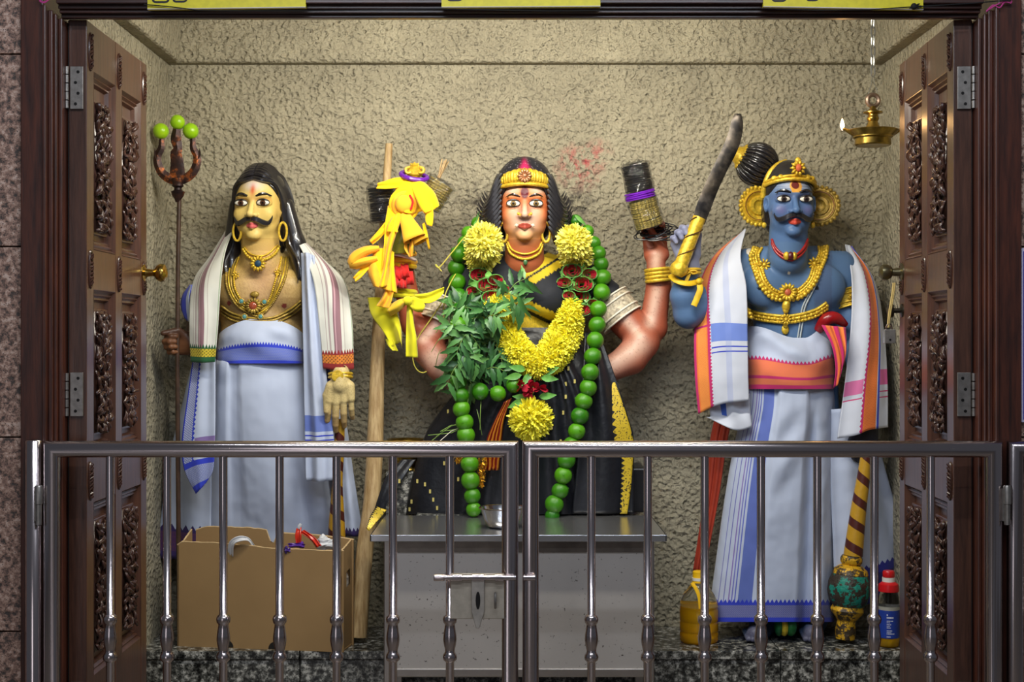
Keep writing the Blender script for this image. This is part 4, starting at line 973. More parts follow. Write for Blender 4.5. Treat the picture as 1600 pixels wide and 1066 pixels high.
# painted arms: red ochre at the joints, pale highlight along the limbs
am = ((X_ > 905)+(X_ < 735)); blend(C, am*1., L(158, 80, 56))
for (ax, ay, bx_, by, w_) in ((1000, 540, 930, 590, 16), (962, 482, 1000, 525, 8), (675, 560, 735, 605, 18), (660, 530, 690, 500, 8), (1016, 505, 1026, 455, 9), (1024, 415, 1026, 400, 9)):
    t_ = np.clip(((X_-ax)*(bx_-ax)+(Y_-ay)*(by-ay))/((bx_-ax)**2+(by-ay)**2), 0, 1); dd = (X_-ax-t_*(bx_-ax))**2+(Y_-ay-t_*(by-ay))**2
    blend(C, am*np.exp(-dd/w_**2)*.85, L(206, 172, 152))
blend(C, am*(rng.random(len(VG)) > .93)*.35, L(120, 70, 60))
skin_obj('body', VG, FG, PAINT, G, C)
HG.eyes(G, L(122, 96, 52), 0, 5.4); HG.brows(G, 4.5, 1.1, 10)
for s_ in (-1, 1): MB().tube([HG(s_*10.5, -1, -33.5), HG(s_*13, -3.5, -34), HG(s_*14.5, -4, -33)], [HG.s*1.6, HG.s*2.7, HG.s*2.2], 8).build('fang', WHITE, G)
for s_ in (-1, 1): MB().ell(HG(s_*9.5, -4.5, -16.5), HG.s*2.6, n=8, m=6).build('nose_stud', GOLD, G)
for s_, px in ((-1, 787), (1, 853)):
    c = P(px, 363, 5.175); MB().tube([c+Vector((6.5*u*math.cos(a), 0, 15*u*math.sin(a))) for a in np.linspace(0, 2*PI, 20)[:-1]], 2.3*u, 8, closed=True).build('earring', GOLD, G)
# hair: dome over the head, flame-like curls at the sides
S2 = SDF(); uu = HG.s
for a, r, k in (((0, 48, 26), (46, 46, 52), 6), ((0, 58, -10), (50, 34, 52), 12)): S2.ell(HG(*a), [v*uu for v in r], k*uu)
S2.ell(HG(0, 8, -14), [v*uu for v in (43, 42, 53)], .008, None, True)
Vh, Fh = S2.mesh((P(745, 0, 5.2).x, 5.05, P(0, 400, 5.2).z), (P(900, 0, 5.2).x, 5.48, P(0, 232, 5.2).z), .0034)
ch = np.ones((len(Vh), 4), np.float32); ch[:, :3] = L(34, 34, 40)[:3]; qh = HG.inv(Vh)
blend(ch, np.clip(1.7*np.exp(-((qh[:, 0]/(4+.25*np.clip(66-qh[:, 2], 0, 40)))**2+((qh[:, 2]-56)/13)**2))*rng.uniform(.45, 1, len(Vh)), 0, 1)*(qh[:, 1] < 40), L(176, 34, 86))
blend(ch, (rng.random(len(Vh)) > .965)*(qh[:, 2] > 30)*.7, L(150, 144, 150))
hairg = skin_obj('hair', Vh, Fh, PAINT, G, ch)
R = random.Random(8)
for sd in (-1, 1):
    b = MB()
    for i in range(11):
        t = i/10; z0 = lerp(36, -46, t); x0 = lerp(36, 38, t)
        ex = lerp(52, 70, math.sin(PI*min(1, .15+t*.8)))
        for lay in (0, 1):
            ze = z0-lerp(20, 6, t)-lay*3
            pts = [HG(sd*(x0-1+lay*5), 17+lay*12, z0+12), HG(sd*(x0+6+lay*2), 18+lay*12, z0+3), HG(sd*lerp(x0, ex, .7), 24+lay*14, ze-4), HG(sd*(ex-2+lay*3), 34+lay*14, ze-2), HG(sd*(ex+3+lay*3), 36+lay*14, ze+lerp(6, 9, R.random()))]
            b.tube(crom(pts, 14), [uu*max(.5, 4.4*math.sin(PI*(.2+.78*k/13))) for k in range(14)], 6)
    for i in range(7):
        t = i/6
        pts = [HG(sd*lerp(34, 42, t), lerp(10, 24, t), lerp(46, 34, t)), HG(sd*lerp(42, 45, t), lerp(24, 34, t), lerp(34, 10, t)), HG(sd*45, lerp(32, 36, t), lerp(14, -20, t)), HG(sd*lerp(42, 46, t), 32, lerp(-10, -44, t))]
        b.tube(crom(pts, 12), [uu*max(.5, 2.8*math.sin(PI*(.15+.8*k/11))) for k in range(12)], 6)
    b.build('hair_curls', HAIR, hairg)
# gold crown: band with fan-like lobes, domed jewel in front
b = MB()
def crown_pt(a, z, o=0): return HG(math.sin(a)*(42.5+o), 47-math.cos(a)*(46+o), z)
arc = np.linspace(-1.12, 1.12, 30)
b.tube([crown_pt(a, 25+5*math.cos(a*1.2), 2) for a in arc], uu*3.2, 8)
b.tube([crown_pt(a, 29+5*math.cos(a*1.2), 1) for a in arc], uu*2, 8)
for i in range(-5, 6):
    a = i*.2; h = 18*math.cos(a*1.05)+1
    for k in (-.045, .045):
        b.tube(crom([crown_pt(a+k, 29+5*math.cos(a*1.2), 1), crown_pt(a*1.02+k*1.4, 32+h*.5+4*math.cos(a), 1.5-h*.05), crown_pt(a*1.0+k*.6, 31+h+4*math.cos(a), -1-h*.25)], 8), [uu*v for v in (3, 3.6, 4, 4.2, 4.2, 4, 3.2, 2)], 7)
for s_ in (-1, 1): b.ell(crown_pt(s_*1.12, 31, 2), (6*uu, 4*uu, 7*uu))
crown = b.build('crown', GOLD, G, ang=180)
b = MB(); flower(b, HG(0, -3, 42), FRONT, 11*uu, 12); b.build('crown_jewel', plain('rose_gold_jewel', L(206, 150, 110), .25, .5, vs=90), crown, ang=180)
# sari: blouse layer over the torso with gold brocade bands, black drape over the lap
SB = SDF()
def eb(px, py_, D, r, k=.03): SB.ell(P(px, py_, D), [q*u for q in r], k)
eb(820, 452, 5.31, (76, 52, 66)); eb(818, 530, 5.315, (63, 50, 64)); eb(815, 600, 5.33, (86, 58, 44))
for q in (-1, 1): eb(820+q*34, 466, 5.222, (36, 32, 34), .02); eb(820+q*68, 428, 5.32, (37, 33, 30), .03)
SB.cap(P(742, 432, 5.32), P(712, 466, 5.3), 32*u, 31*u, .02); SB.cap(P(898, 432, 5.32), P(948, 470, 5.295), 32*u, 31*u, .02)
eb(820, 434, 5.235, (56, 30, 32), .03); SB.ell(P(820, 378, 5.22), (36*u, .1, 20*u), .008, None, True)
Vs, Fs = SB.mesh((P(690, 0, 5.2).x, 5.05, P(0, 640, 5.2).z), (P(970, 0, 5.2).x, 5.46, P(0, 385, 5.2).z), .0042)
cs = np.ones((len(Vs), 4), np.float32); cs[:, :3] = L(34, 36, 42)[:3]; Xs, Ys = PXF(Vs), PYF(Vs)
GB_ = L(206, 176, 40)
t_ = Ys-lerp(425, 392, (Xs-822)/52); zig = 3.5*np.abs(((Xs*.16) % 1)*2-1)
blend(cs, (np.abs(t_) < 9)*(Xs > 818)*(Xs < 885)*1., GB_); blend(cs, (t_ > 13)*(t_ < 25+zig)*(Xs > 826)*(Xs < 885)*1., GB_)
t2 = Ys-lerp(452, 492, (Xs-786)/84)
blend(cs, (t2 > -zig)*(t2 < 14)*(Xs > 768)*(Xs < 905), GB_); blend(cs, (t2 > 20)*(t2 < 46)*(Xs > 775)*(Xs < 905)*(.75+.25*(rng.random(len(Vs)) > .5)), GB_)
SATIN = painted('black_satin', .66, .3, 30)
skin_obj('sari_blouse', Vs, Fs, SATIN, G, cs)
SARI = NM('black_satin_sari', .42); u_, v_ = SARI.uv(); SARI.inp('Base Color', SARI.mix(SARI.noise(9), L(15, 16, 20), L(28, 30, 38)))
SARI.bump(SARI.noise(9, 4), .5, .02); SARI = SARI.m
GOLDZ = plain('gold_brocade', L(196, 170, 44), .45, .3, vs=160, dark=.45)
w5 = wrinkle(77, .014, 8, .5)
def foldG(f, v):
    d = w5(f, v)*(.3+v)
    for c, w_, a, sl in ((.62, .03, .03, .1), (.70, .025, .03, .14), (.54, .03, .025, .02), (.78, .03, .02, .1), (.40, .04, .03, -.12), (.3, .04, .02, -.1)): d += a*math.exp(-((f-c-sl*(v-.4))/w_)**2)*sstep(.05, .3, v)
    d += .03*math.exp(-((f-.14)/.1)**2-((v-.42)/.16)**2)
    return d
RG = [(512, 758, 890, 5.20, 5.42), (560, 738, 928, 5.15, 5.43), (600, 722, 952, 5.13, 5.44), (640, 690, 972, 5.13, 5.45), (672, 668, 980, 5.13, 5.45), (710, 654, 988, 5.13, 5.45), (760, 640, 994, 5.13, 5.45), (804, 634, 998, 5.13, 5.45)]
bs_ = loft(RG, 150, 70, foldG, .6); bs_.build('sari_skirt', SARI, G, ang=180)
HitG = Hit().add(VG, FG).add(Vs, Fs).add(bs_.V, bs_.F)
# right-hand sari fall with gold border, and the tail at the left with a gold end
sheet([[(914, 520, 5.17), (910, 600, 5.11), (905, 680, 5.10), (898, 760, 5.10), (894, 803, 5.10)], [(926, 520, 5.15), (942, 600, 5.10), (950, 680, 5.09), (952, 760, 5.09), (952, 803, 5.09)], [(937, 522, 5.17), (965, 600, 5.13), (984, 660, 5.12), (990, 690, 5.12), (990, 803, 5.12)]], 26, 44, wrinkle(5, .01, 5, .4)).build('sari_fall', SARI, G, solid=.003, ang=180)
BRO = NM('gold_brocade_border', .45, .25); u_, v_ = BRO.uv(); zz_ = (v_*26).ping(1)*.3
BRO.inp('Base Color', BRO.mix(u_.gt(zz_)*(BRO.noise(170, 3).gt(.4)), L(28, 28, 30), L(206, 176, 44))); BRO = BRO.m
sheet([[(938, 548, 5.165), (950, 600, 5.125), (955, 660, 5.10), (956, 700, 5.10)], [(941, 548, 5.165), (962, 600, 5.125), (981, 655, 5.105), (990, 690, 5.105)]], 10, 40).build('gold_border', BRO, G, solid=.004, ang=180)
sheet([[(971, 700, 5.10), (970, 760, 5.10), (968, 803, 5.10)], [(990, 700, 5.105), (986, 760, 5.10), (980, 803, 5.10)]], 6, 24).build('gold_border', BRO, G, solid=.004, ang=180)
sheet([[(628, 718, 5.14), (604, 745, 5.115), (592, 775, 5.10), (584, 800, 5.10)], [(650, 718, 5.13), (632, 745, 5.105), (612, 775, 5.09), (597, 804, 5.09)]], 14, 26, wrinkle(9, .008, 5, .3)).build('sari_tail', SARI, G, solid=.003, ang=180)
sheet([[(588, 792, 5.095), (579, 806, 5.085), (572, 826, 5.05)], [(604, 797, 5.085), (592, 812, 5.075), (577, 830, 5.05)]], 8, 12).build('tail_border', BRO, G, solid=.003, ang=180)
# gold flecks woven along the hems
b0 = None
FK = plain('gold_fleck', L(214, 196, 110), .45, .2, vary=0)
flecks = [(938, 587), (938, 602), (937, 618), (936, 634), (935, 650), (934, 664), (934, 678), (888, 576), (898, 596), (884, 620), (876, 690), (862, 668), (700, 643), (652, 752), (664, 757), (672, 768), (677, 781), (683, 794), (643, 784), (640, 796), (624, 752), (694, 724), (716, 749), (884, 600), (880, 645), (895, 560)]
for x, y in flecks:
    p = HitG(x, y, .003, 5.1)
    MB().box(p+Vector((-.0035, -.002, -.007)), p+Vector((.0035, .002, .007))).build('fleck', FK, G, smooth=False)
# gold choker, armbands, bangles
strand(HitG, [(792, 382), (799, 397), (820, 405), (841, 397), (848, 382)], .0052, G, 'necklace', GOLD, (.0085, .005), .004)
strand(HitG, [(793, 378), (801, 391), (820, 397), (839, 391), (847, 378)], .0036, G, 'necklace', GOLD, None, .004)
MB().ell(HitG(821, 410, .006), (.008, .006, .011)).build('necklace_drop', plain('green_stone', L(70, 110, 70), .1, vary=0), G)
CARVEW = plain('carved_white_armband', L(206, 192, 166), .5, vs=70, dark=.4, bump=.6, bs=90, bd=.008)
def sleeve(name, a, b_, r, mat, par, rim=None):
    a, b_ = Vector(a), Vector(b_); ax = (b_-a).normalized()
    o = MB().tube([a+(b_-a)*t for t in np.linspace(0, 1, 5)], r, 24).build(name, mat, par, ang=60)
    if rim:
        for c in (a, b_, a+(b_-a)*.25, a+(b_-a)*.75): bangle('armband_rim', c, ax, r*1.02, .0035, rim, o)
    return o
sleeve('armband', P(950, 470, 5.295), P(973, 500, 5.282), 34*u, CARVEW, G, WHITE)
sleeve('armband', P(704, 474, 5.298), P(687, 507, 5.282), 34*u, CARVEW, G, WHITE)
bangle('wrist_bangle', P(1028, 430, 5.28), (-.1, 0, 1), 18.5*u, .0068, GOLD, G, 4, .0135)
# things in the raised right hand: two rolls of bangles in clear wrap, held upright
ax = (P(992, 255, 5.2)-P(1018, 378, 5.22)).normalized()
def roll_M(c, ax):
    z = Vector(ax).normalized(); x = z.cross(Vector((0, 1, 0))).normalized(); y = z.cross(x); return Matrix(((x.x, y.x, z.x, c.x), (x.y, y.y, z.y, c.y), (x.z, y.z, z.z, c.z), (0, 0, 0, 1)))
CLEAR = NM('clear_plastic_wrap', .1); CLEAR.inp('Alpha', .3); CLEAR.inp('IOR', 2.2); CLEAR.inp('Base Color', (.03, .03, .03, 1)); CLEAR.bump(CLEAR.noise(34, 4), 1, .012); CLEAR = CLEAR.m
BLB = plain('black_glass_bangle', L(20, 20, 26), .28, vary=0); PURB = plain('purple_bangle', L(112, 36, 178), .25, vs=200, dark=.7); GLB = plain('gold_glitter_bangle', L(250, 226, 130), .3, .4, vs=170, dark=.16)
def bangle_roll(name, lab, a, b_, r, n, mat, wrap, tr):
    a, b_ = Vector(a), Vector(b_); t = thing(name, lab, 'bangles', a); M = roll_M(a, b_-a); h = (b_-a).length
    src = None
    for i in range(n):
        z = (i+.5)*h/n
        if src is None: src = MB().tube([(r*math.cos(q), r*math.sin(q), 0) for q in np.linspace(0, 2*PI, 25)[:-1]], tr, 6, closed=True).build('bangle', mat, t); src.parent = None; src.matrix_parent_inverse = Matrix.Identity(4); src.matrix_basis = M @ Matrix.Translation((0, 0, z)); src.parent = t; src.matrix_parent_inverse = Matrix.Translation(-t.location)
        else: inst(src, 'bangle', t, M @ Matrix.Translation((random.uniform(-.0014, .0014), random.uniform(-.0014, .0014), z)) @ Matrix.Rotation(random.uniform(-.05, .05), 4, 'X') @ Matrix.Rotation(random.uniform(-.05, .05), 4, 'Y'))
    if wrap:
        R_ = random.Random(n)
        b = MB(); rr = r+tr+.002; prof = [(rr*.2, -.004), (rr, -.003), (rr*1.04, h*.2), (rr*1.02, h*.4), (rr*1.05, h*.6), (rr*1.02, h*.8), (rr*1.02, h+.004), (rr*.75, h+.012), (rr*.5, h+.006), (rr*.15, h+.004)]
        b.lathe(prof, M, 24); b.V = [tuple(Vector(v)+Vector((R_.uniform(-.0045, .0045) for _ in range(3)))) for v in b.V]; b.build('plastic_wrap', CLEAR, t, smooth=False)
    return t
t = bangle_roll('bangle_roll', 'roll of black bangles in clear plastic, upright in the goddess raised hand', P(1000, 297, 5.19), P(992, 258, 5.185), 19*u, 16, BLB, True, .0034)
t = bangle_roll('bangle_roll', 'four purple bangles round the bangle roll above the raised hand', P(1001.5, 311, 5.193), P(999, 299, 5.19), 22.5*u, 4, PURB, False, .0034)
t = bangle_roll('bangle_roll', 'roll of gold glitter bangles just above the goddess raised fingers', P(1015, 354, 5.21), P(1003, 312, 5.195), 20*u, 15, GLB, True, .0036)
b = thing('bangle_bunch', 'loose bunch of thin black bangles hooked over the raised fingers', 'bangles', P(1025, 375, 5.2)); R = random.Random(4)
for i in range(9):
    c = P(1022+R.uniform(-6, 14), 366+R.uniform(-6, 6), 5.24); a = Vector((1, R.uniform(-.2, .2), R.uniform(-.1, .3))).normalized(); f = Vector((R.uniform(-.2, .2), .55, R.uniform(.25, .95)))
    MB().tube([c+a*.062*math.cos(q)+f*.035*math.sin(q) for q in np.linspace(0, 2*PI, 25)[:-1]], .0022, 6, closed=True).build('bangle', BLB, b)
# pedestal under her, hidden by table and sari
MB().box((P(655, 0, 5.3).x, 5.15, LZ), (P(985, 0, 5.3).x, 5.46, TZ-.002)).build('pedestal', GRAN, G, smooth=False)
MB().box((P(760, 0, 5.3).x, 5.2, TZ), (P(1005, 0, 5.33).x, 5.44, P(0, 727, 5.33).z)).build('seat', plain('black_seat', L(26, 26, 30), .35, vs=12), G, smooth=False, bev=.006)
# brass pot behind her at the left
t = thing('brass_pot', 'brass pot standing beside the black sari behind the wooden staff', 'pot', P(636, 735, 5.34)); v = 5.34/FL
MB().lathe([(r*v, (735-y)*v) for r, y in ((18, 735), (22, 733), (20, 729), (17, 726), (28, 718), (36, 706), (34, 697), (26, 692), (31, 688), (32, 686), (28, 687), (23, 693))], Matrix.Translation(P(636, 735, 5.34)), 28).build('body', BRASS, t)
MB().tube([P(636+34.5*math.cos(q), 706, 5.34)+Vector((0, 34.5*v*math.sin(q), 0)) for q in np.linspace(0, 2*PI, 30)[:-1]], 1.6*v, 6, closed=True).build('rib', BRASS, t)
MB().box((P(606, 0, 5.34).x, 5.27, LZ), (P(652, 0, 5.34).x, 5.41, P(0, 735, 5.34).z)).build('stand', GRAN, t, smooth=False)

# ---------------------------------------------------------------- garlands on the goddess
LG = thing('lime_garland', 'long garland of green limes hanging to the table on both sides of the goddess', 'garland', P(820, 800, 5.1))
lsrc = None
def glime(px, py_, r, D=None, off=1.0):
    global lsrc
    c = HitG(px, py_, r*u*.8*off, 5.15) if D is None else P(px, py_, D)
    R = Matrix.Rotation(random.uniform(0, 6), 4, 'Z') @ Matrix.Rotation(random.choice((-1, 1))*random.uniform(.5, 1.5), 4, 'X')
    M = Matrix.Translation(c) @ R @ Matrix.Scale(r*u, 4)
    if lsrc is None:
        a = MB().lathe([(math.cos(t), 1.03*math.sin(t)) for t in np.linspace(-PI/2+.02, PI/2-.02, 15)]+[(.14, 1.02), (.12, 1.08), (.03, 1.085)], None, 20).build('lime', LIME, LG, ang=60)
        a.matrix_parent_inverse = Matrix.Translation(-LG.location); a.matrix_basis = M; lsrc = a
    else: inst(lsrc, 'lime', LG, M)
    return c
Lpts = [(747, 349, 11), (732, 364, 11), (726, 380, 11.5), (717, 397, 13), (713, 419, 13.5), (714, 441, 13.5), (716, 464, 13.5), (717, 486, 12.5), (716, 508, 13), (714, 530, 13), (713, 552, 13), (714, 575, 12.5), (716, 597, 12.5), (720, 618, 12.5), (721, 639, 13), (726, 660, 13.5), (728, 680, 13.5), (731, 702, 13), (734, 725, 13.5), (735, 751, 14), (738, 775, 12.5), (740, 796, 11.5)]
Rpts = [(899, 346, 11), (917, 362, 11), (927, 380, 11.5), (935, 396, 12), (939, 413, 12), (941, 434, 13.5), (940, 457, 13.5), (935, 483, 13), (933, 508, 13), (930, 532, 13), (926, 557, 13), (922, 582, 13.5), (919, 606, 13), (912, 627, 13), (906, 650, 13.5), (901, 674, 13), (893, 696, 13), (885, 719, 13.5), (880, 743, 13.5), (875, 767, 12.5), (866, 788, 14), (863, 806, 11)]
for pts in (Lpts, Rpts):
    cs_ = []; prevD = None
    for x, y, r in pts:
        D = 5.27-(.0 if y > 400 else 0); h = HitG(x, y, 0, 5.26).y
        D = min(5.26, h-r*u*.7) if y > 385 else 5.25
        if prevD is not None: D = min(max(D, prevD-.03), prevD+.03)
        if y > 470: D = lerp(5.15, 5.062, min(1, (y-470)/110))
        if y > 780: D = 5.06
        prevD = D; cs_.append(glime(x, y, r, D))
    MB().tube(crom(cs_, 60), .0016, 5).build('string', BLK, LG)
for x, y, r in ((803, 602, 12), (750, 612, 13), (778, 615, 12)): glime(x, y, r, 5.07)
# yellow chrysanthemum garland with rose clusters
FGd = thing('flower_garland', 'thick yellow chrysanthemum garland with red rose clusters round the goddess neck', 'garland', P(830, 690, 5.05))
def pm(name, a, c): m = NM(name, .6); m.inp('Subsurface Weight', .35); m.inp('Subsurface Radius', (.02, .018, .004)); m.inp('Base Color', m.mix(m.noise(40), a, c)); return m.m
MUM = pm('yellow_petals', L(250, 236, 30), L(254, 246, 96)); MUM2 = pm('pale_yellow_petals', L(246, 236, 70), L(252, 246, 150)); ROSE = pm('red_rose_petals', L(150, 12, 34), L(200, 30, 60)); LEAFW = plain('rose_leaf_wrap', L(110, 176, 78), .4, vs=40, dark=.55)
def petal(b, p, n, ln, wd, R):
    n = Vector(n).normalized(); t = n.cross(Vector((R.uniform(-1, 1), R.uniform(-1, 1), R.uniform(-1, 1)))).normalized(); c = n.cross(t)
    V = [p-t*wd*.5, p+t*wd*.5, p+n*ln*.55+t*wd*.75+c*ln*.1, p+n*ln*.55-t*wd*.75+c*ln*.1, p+n*ln+t*wd*.3+c*ln*.32, p+n*ln-t*wd*.3+c*ln*.32]
    b.add(V, [(0, 1, 2, 3), (3, 2, 4, 5)])
def pompom(c, r, n, mat, seed, flat=.75):
    """a dense mum head"""
    R = random.Random(seed); b = MB(); c = Vector(c); b.ell(c, (r*.72, r*.55, r*.72))
    for i in range(n):
        z = 1-2*(i+.5)/n; a = i*2.39996; q = math.sqrt(1-z*z); d = Vector((q*math.cos(a), z*flat, q*math.sin(a)))
        d = (d+Vector((R.uniform(-.2, .2), R.uniform(-.2, .2), R.uniform(-.2, .2))))
        petal(b, c+d*r*.55, d+Vector((0, -.15, 0)), r*R.uniform(.3, .46), r*.095, R)
    o = b.build('flower_head', mat, FGd, ang=180); return o
def mum_rope(pts, rs, n, mat, seed):
    R = random.Random(seed); b = MB(); Q = crom(pts, 30); rr = np.interp(np.linspace(0, 1, 30), np.linspace(0, 1, len(rs)), rs)*u
    b.tube(Q, list(rr*.72), 10)
    for i in range(n):
        t = R.random()*28.99; k = int(t); p = Q[k].lerp(Q[k+1], t-k); ax = (Q[k+1]-Q[k]).normalized(); r = rr[k]
        a = R.uniform(0, 2*PI); e1 = ax.cross(Vector((0, 1, 0))).normalized(); e2 = ax.cross(e1); d = e1*math.cos(a)+e2*math.sin(a)+ax*R.uniform(-.5, .5)
        petal(b, p+d*r*.62, d+Vector((0, -.2, -.1)), r*R.uniform(.3, .48), r*.11, R)
    o = b.build('petal_rope', mat, FGd, ang=180); o['kind'] = 'stuff'; return o
pompom(HitG(756, 378, 24*u), 30*u, 1000, MUM2, 1); pompom(HitG(754, 399, 26*u), 30*u, 1000, MUM2, 2)
pompom(HitG(896, 378, 24*u), 28*u, 1000, MUM2, 3); pompom(HitG(900, 398, 26*u), 28*u, 1000, MUM2, 4)
mum_rope([HitG(x, y, 18*u) for x, y in ((760, 474), (775, 492), (790, 515), (806, 545), (830, 566), (846, 572))], [14, 20, 22, 24, 23, 20], 3600, MUM, 5)
mum_rope([HitG(x, y, 20*u) for x, y in ((896, 472), (892, 492), (884, 520), (866, 550), (850, 568), (838, 572))], [14, 22, 26, 27, 24, 18], 4400, MUM, 6)
pompom(HitG(829, 655, 22*u, 5.08), 33*u, 1300, MUM, 7); pompom(HitG(778, 482, 30*u), 22*u, 700, MUM, 8)
def leafmesh(ln, wd, fold=.25, droop=.3, n=6, tooth=0):
    b = MB(); V, F = [], []
    for i in range(n+1):
        t = i/n; w_ = wd*.5*math.sin(PI*(t**.8)*.97+.03)*(1+(tooth if i % 2 else -tooth)); y = ln*t; z = -droop*ln*t*t
        V += [(-w_, y, z+w_*fold), (0, y, z), (w_, y, z+w_*fold)]
    for i in range(n): F += [(3*i, 3*i+1, 3*i+4, 3*i+3), (3*i+1, 3*i+2, 3*i+5, 3*i+4)]
    return b.add(V, F)
def aim(p, d, upv=None, roll=0, s=1):
    y = Vector(d).normalized(); z = Vector(upv or (0, -1, 0)); z = (z-y*z.dot(y)); z = z.normalized() if z.length > 1e-4 else Vector((1, 0, 0)); x = y.cross(z)
    M = Matrix(((x.x, y.x, z.x, p.x), (x.y, y.y, z.y, p.y), (x.z, y.z, z.z, p.z), (0, 0, 0, 1))); return M @ Matrix.Rotation(roll, 4, 'Y') @ Matrix.Scale(s, 4)
def rose(px, py_, r, tilt, seed):
    """bud of folded petals inside a cupped green leaf"""
    c = HitG(px, py_, 20*u); R = random.Random(seed); d = Vector((math.sin(tilt)*.5, -1, math.cos(tilt)*.15)).normalized(); x = d.cross(Vector((0, 0, 1))).normalized(); y = x.cross(d); rr = r*u
    b = MB()
    for ring, n in ((.25, 4), (.55, 6), (.85, 8)):
        for i in range(n):
            a = 2*PI*i/n+R.uniform(-.3, .3); o = x*math.cos(a)*1.15+y*math.sin(a)*.75
            p = c+o*rr*ring+d*rr*.1; t = d*.85+o*.35; s_ = (x*-math.sin(a)+y*math.cos(a))*rr*.32
            b.add([p-s_, p+s_, p+s_*1.2+t*rr*.5, p+t*rr*.62, p-s_*1.2+t*rr*.5], [(0, 1, 2, 3, 4)])
    o = b.build('rose', ROSE, FGd, ang=180)
    b = MB()
    def cup(a, v):
        a = a*2*PI; k = lerp(.3, 1.25, v**.7); return c+(x*math.cos(a)*1.2+y*math.sin(a)*.8)*rr*k+d*rr*(-.9+1.35*v-(.25 if abs(math.sin(a)) < .4 else 0)*v)
    b.grid(cup, 18, 4, True); b.build('leaf_cup', LEAFW, o, solid=.0015, ang=180)
    for k in range(3):
        a = R.uniform(0, 6.28); dd = x*math.cos(a)+y*math.sin(a)-d*.15; M = aim(c+dd*rr*.8-d*rr*.3, dd, d); l = leafmesh(rr*1.5, rr*.9, .3, .3); l.V = [tuple(M @ Vector(v)) for v in l.V]; l.build('leaf', LEAFW, o, ang=180)
for i, (x, y, r, t) in enumerate(((749, 430, 10.5, -.3), (774, 438, 8.5, .6), (762, 447, 12, .2), (740, 455, 8, -.6), (786, 452, 7, .8), (768, 466, 11, .3), (745, 471, 8, -.3),
                                   (894, 424, 11, -.2), (920, 429, 9, .5), (882, 442, 8.5, -.5), (909, 445, 12.5, .2), (903, 464, 13, .1), (926, 474, 6.5, .6), (911, 485, 9, .2), (889, 462, 7, -.4))): rose(x, y, r, t, i)
for i, (x, y, r) in enumerate(((815, 602, 9), (832, 604, 9), (845, 606, 8), (824, 612, 8))):
    R = random.Random(60+i); c = HitG(x, y, 22*u, 5.08); b = MB()
    for k in range(9): d = Vector((R.uniform(-1, 1), -1, R.uniform(-1, 1))); petal(b, c+d.normalized()*.006, d, r*u*1.3, r*u*.8, R)
    b.build('rose', ROSE, FGd, ang=180)
for i, (x, y, dx, dz) in enumerate(((815, 586, -1, -.2), (830, 583, -.4, -.5), (845, 590, 1, -.1), (838, 580, .8, .3), (822, 578, -1, .2), (848, 584, 1, .4), (828, 622, -1, .1), (842, 620, 1, .1), (818, 625, -.8, -.4))):
    l = leafmesh(.06, .026, .3, .3); M = aim(HitG(x, y, 24*u, 5.08), (dx, -.4, dz)); l.V = [tuple(M @ Vector(v)) for v in l.V]; l.build('leaf', LEAFW, FGd, ang=180)
MB().tube([HitG(840, 575, 20*u, 5.08), HitG(834, 600, 18*u, 5.08), HitG(829, 640, 15*u, 5.08)], .004, 6).build('cord', LEAFW, FGd)
# neem bunch: dozens of saw-edged leaflets on drooping stalks
NB = thing('neem_bunch', 'bunch of fresh dark green neem leaves tied over the left of the garland', 'leaves', P(740, 690, 5.05))
nm_ = NM('neem_leaf', .42); nm_.inp('Base Color', nm_.ramp(nm_.noise(14)*.5+X(nm_.nt, nm_.n('ShaderNodeObjectInfo').outputs['Random'])*.55, [(.2, L(36, 78, 40)), (.55, L(70, 122, 62)), (.85, L(120, 168, 96))])); NEEM = nm_.m; STALK = plain('pale_green_stalk', L(120, 150, 70), .5, vary=0)
R = random.Random(31); lsr = [leafmesh(.066, .0185, .4, .3, 8, .14).build('leaf', NEEM, NB, ang=180), leafmesh(.074, .023, .3, .45, 8, .14).build('leaf', NEEM, NB, ang=180)]
used = 0; cnt = 0
def leaf(M):
    global cnt
    if cnt < 2: o = lsr[cnt]; o.matrix_parent_inverse = Matrix.Translation(-NB.location); o.matrix_basis = M
    else: inst(lsr[cnt % 2], 'leaf', NB, M)
    cnt += 1
sprigs = []
for i in range(30):
    a = R.uniform(0, 2*PI); x, y = 742+R.uniform(-34, 38), 520+R.uniform(-42, 60); sprigs.append((x, y, math.cos(a)*38, math.sin(a)*26+14))
sprigs += [(770, 470, 40, -8), (790, 462, 30, -26), (795, 470, 34, 22), (705, 500, -24, 20), (700, 520, -26, 30), (735, 600, -6, 50), (752, 620, -2, 52), (745, 640, 8, 40), (690, 545, -10, 30), (815, 480, 14, 20), (730, 650, 6, 40), (770, 560, 36, 14), (775, 540, 40, -2)]
for x, y, dx, dy in sprigs:
    D = HitG(x, y, 0, 5.1).y; D = min(D, 5.2)-R.uniform(.035, .085)
    if y > 590: D = 5.085
    p0, p2 = P(x, y, D), P(x+dx, y+dy, D-R.uniform(-.02, .03)); p1 = p0.lerp(p2, .5)+Vector((0, -.02, .012))
    Q = crom([p0, p1, p2], 12); MB().tube(Q, .0013, 5).build('stalk', STALK, NB)
    for k in range(2, 12, 2 if R.random() < .45 else 3):
        t = (Q[min(11, k+1)]-Q[k-1]).normalized()
        for sd in (-1, 1):
            if cnt >= 290: break
            nrm = Vector((R.uniform(-.5, .5), -1, R.uniform(-.2, .6))); side = t.cross(nrm).normalized()*sd
            leaf(aim(Q[k], t*R.uniform(.3, .9)+side+Vector((0, -.1, -.35)), nrm, R.uniform(-.5, .5), R.uniform(.75, 1.15)))
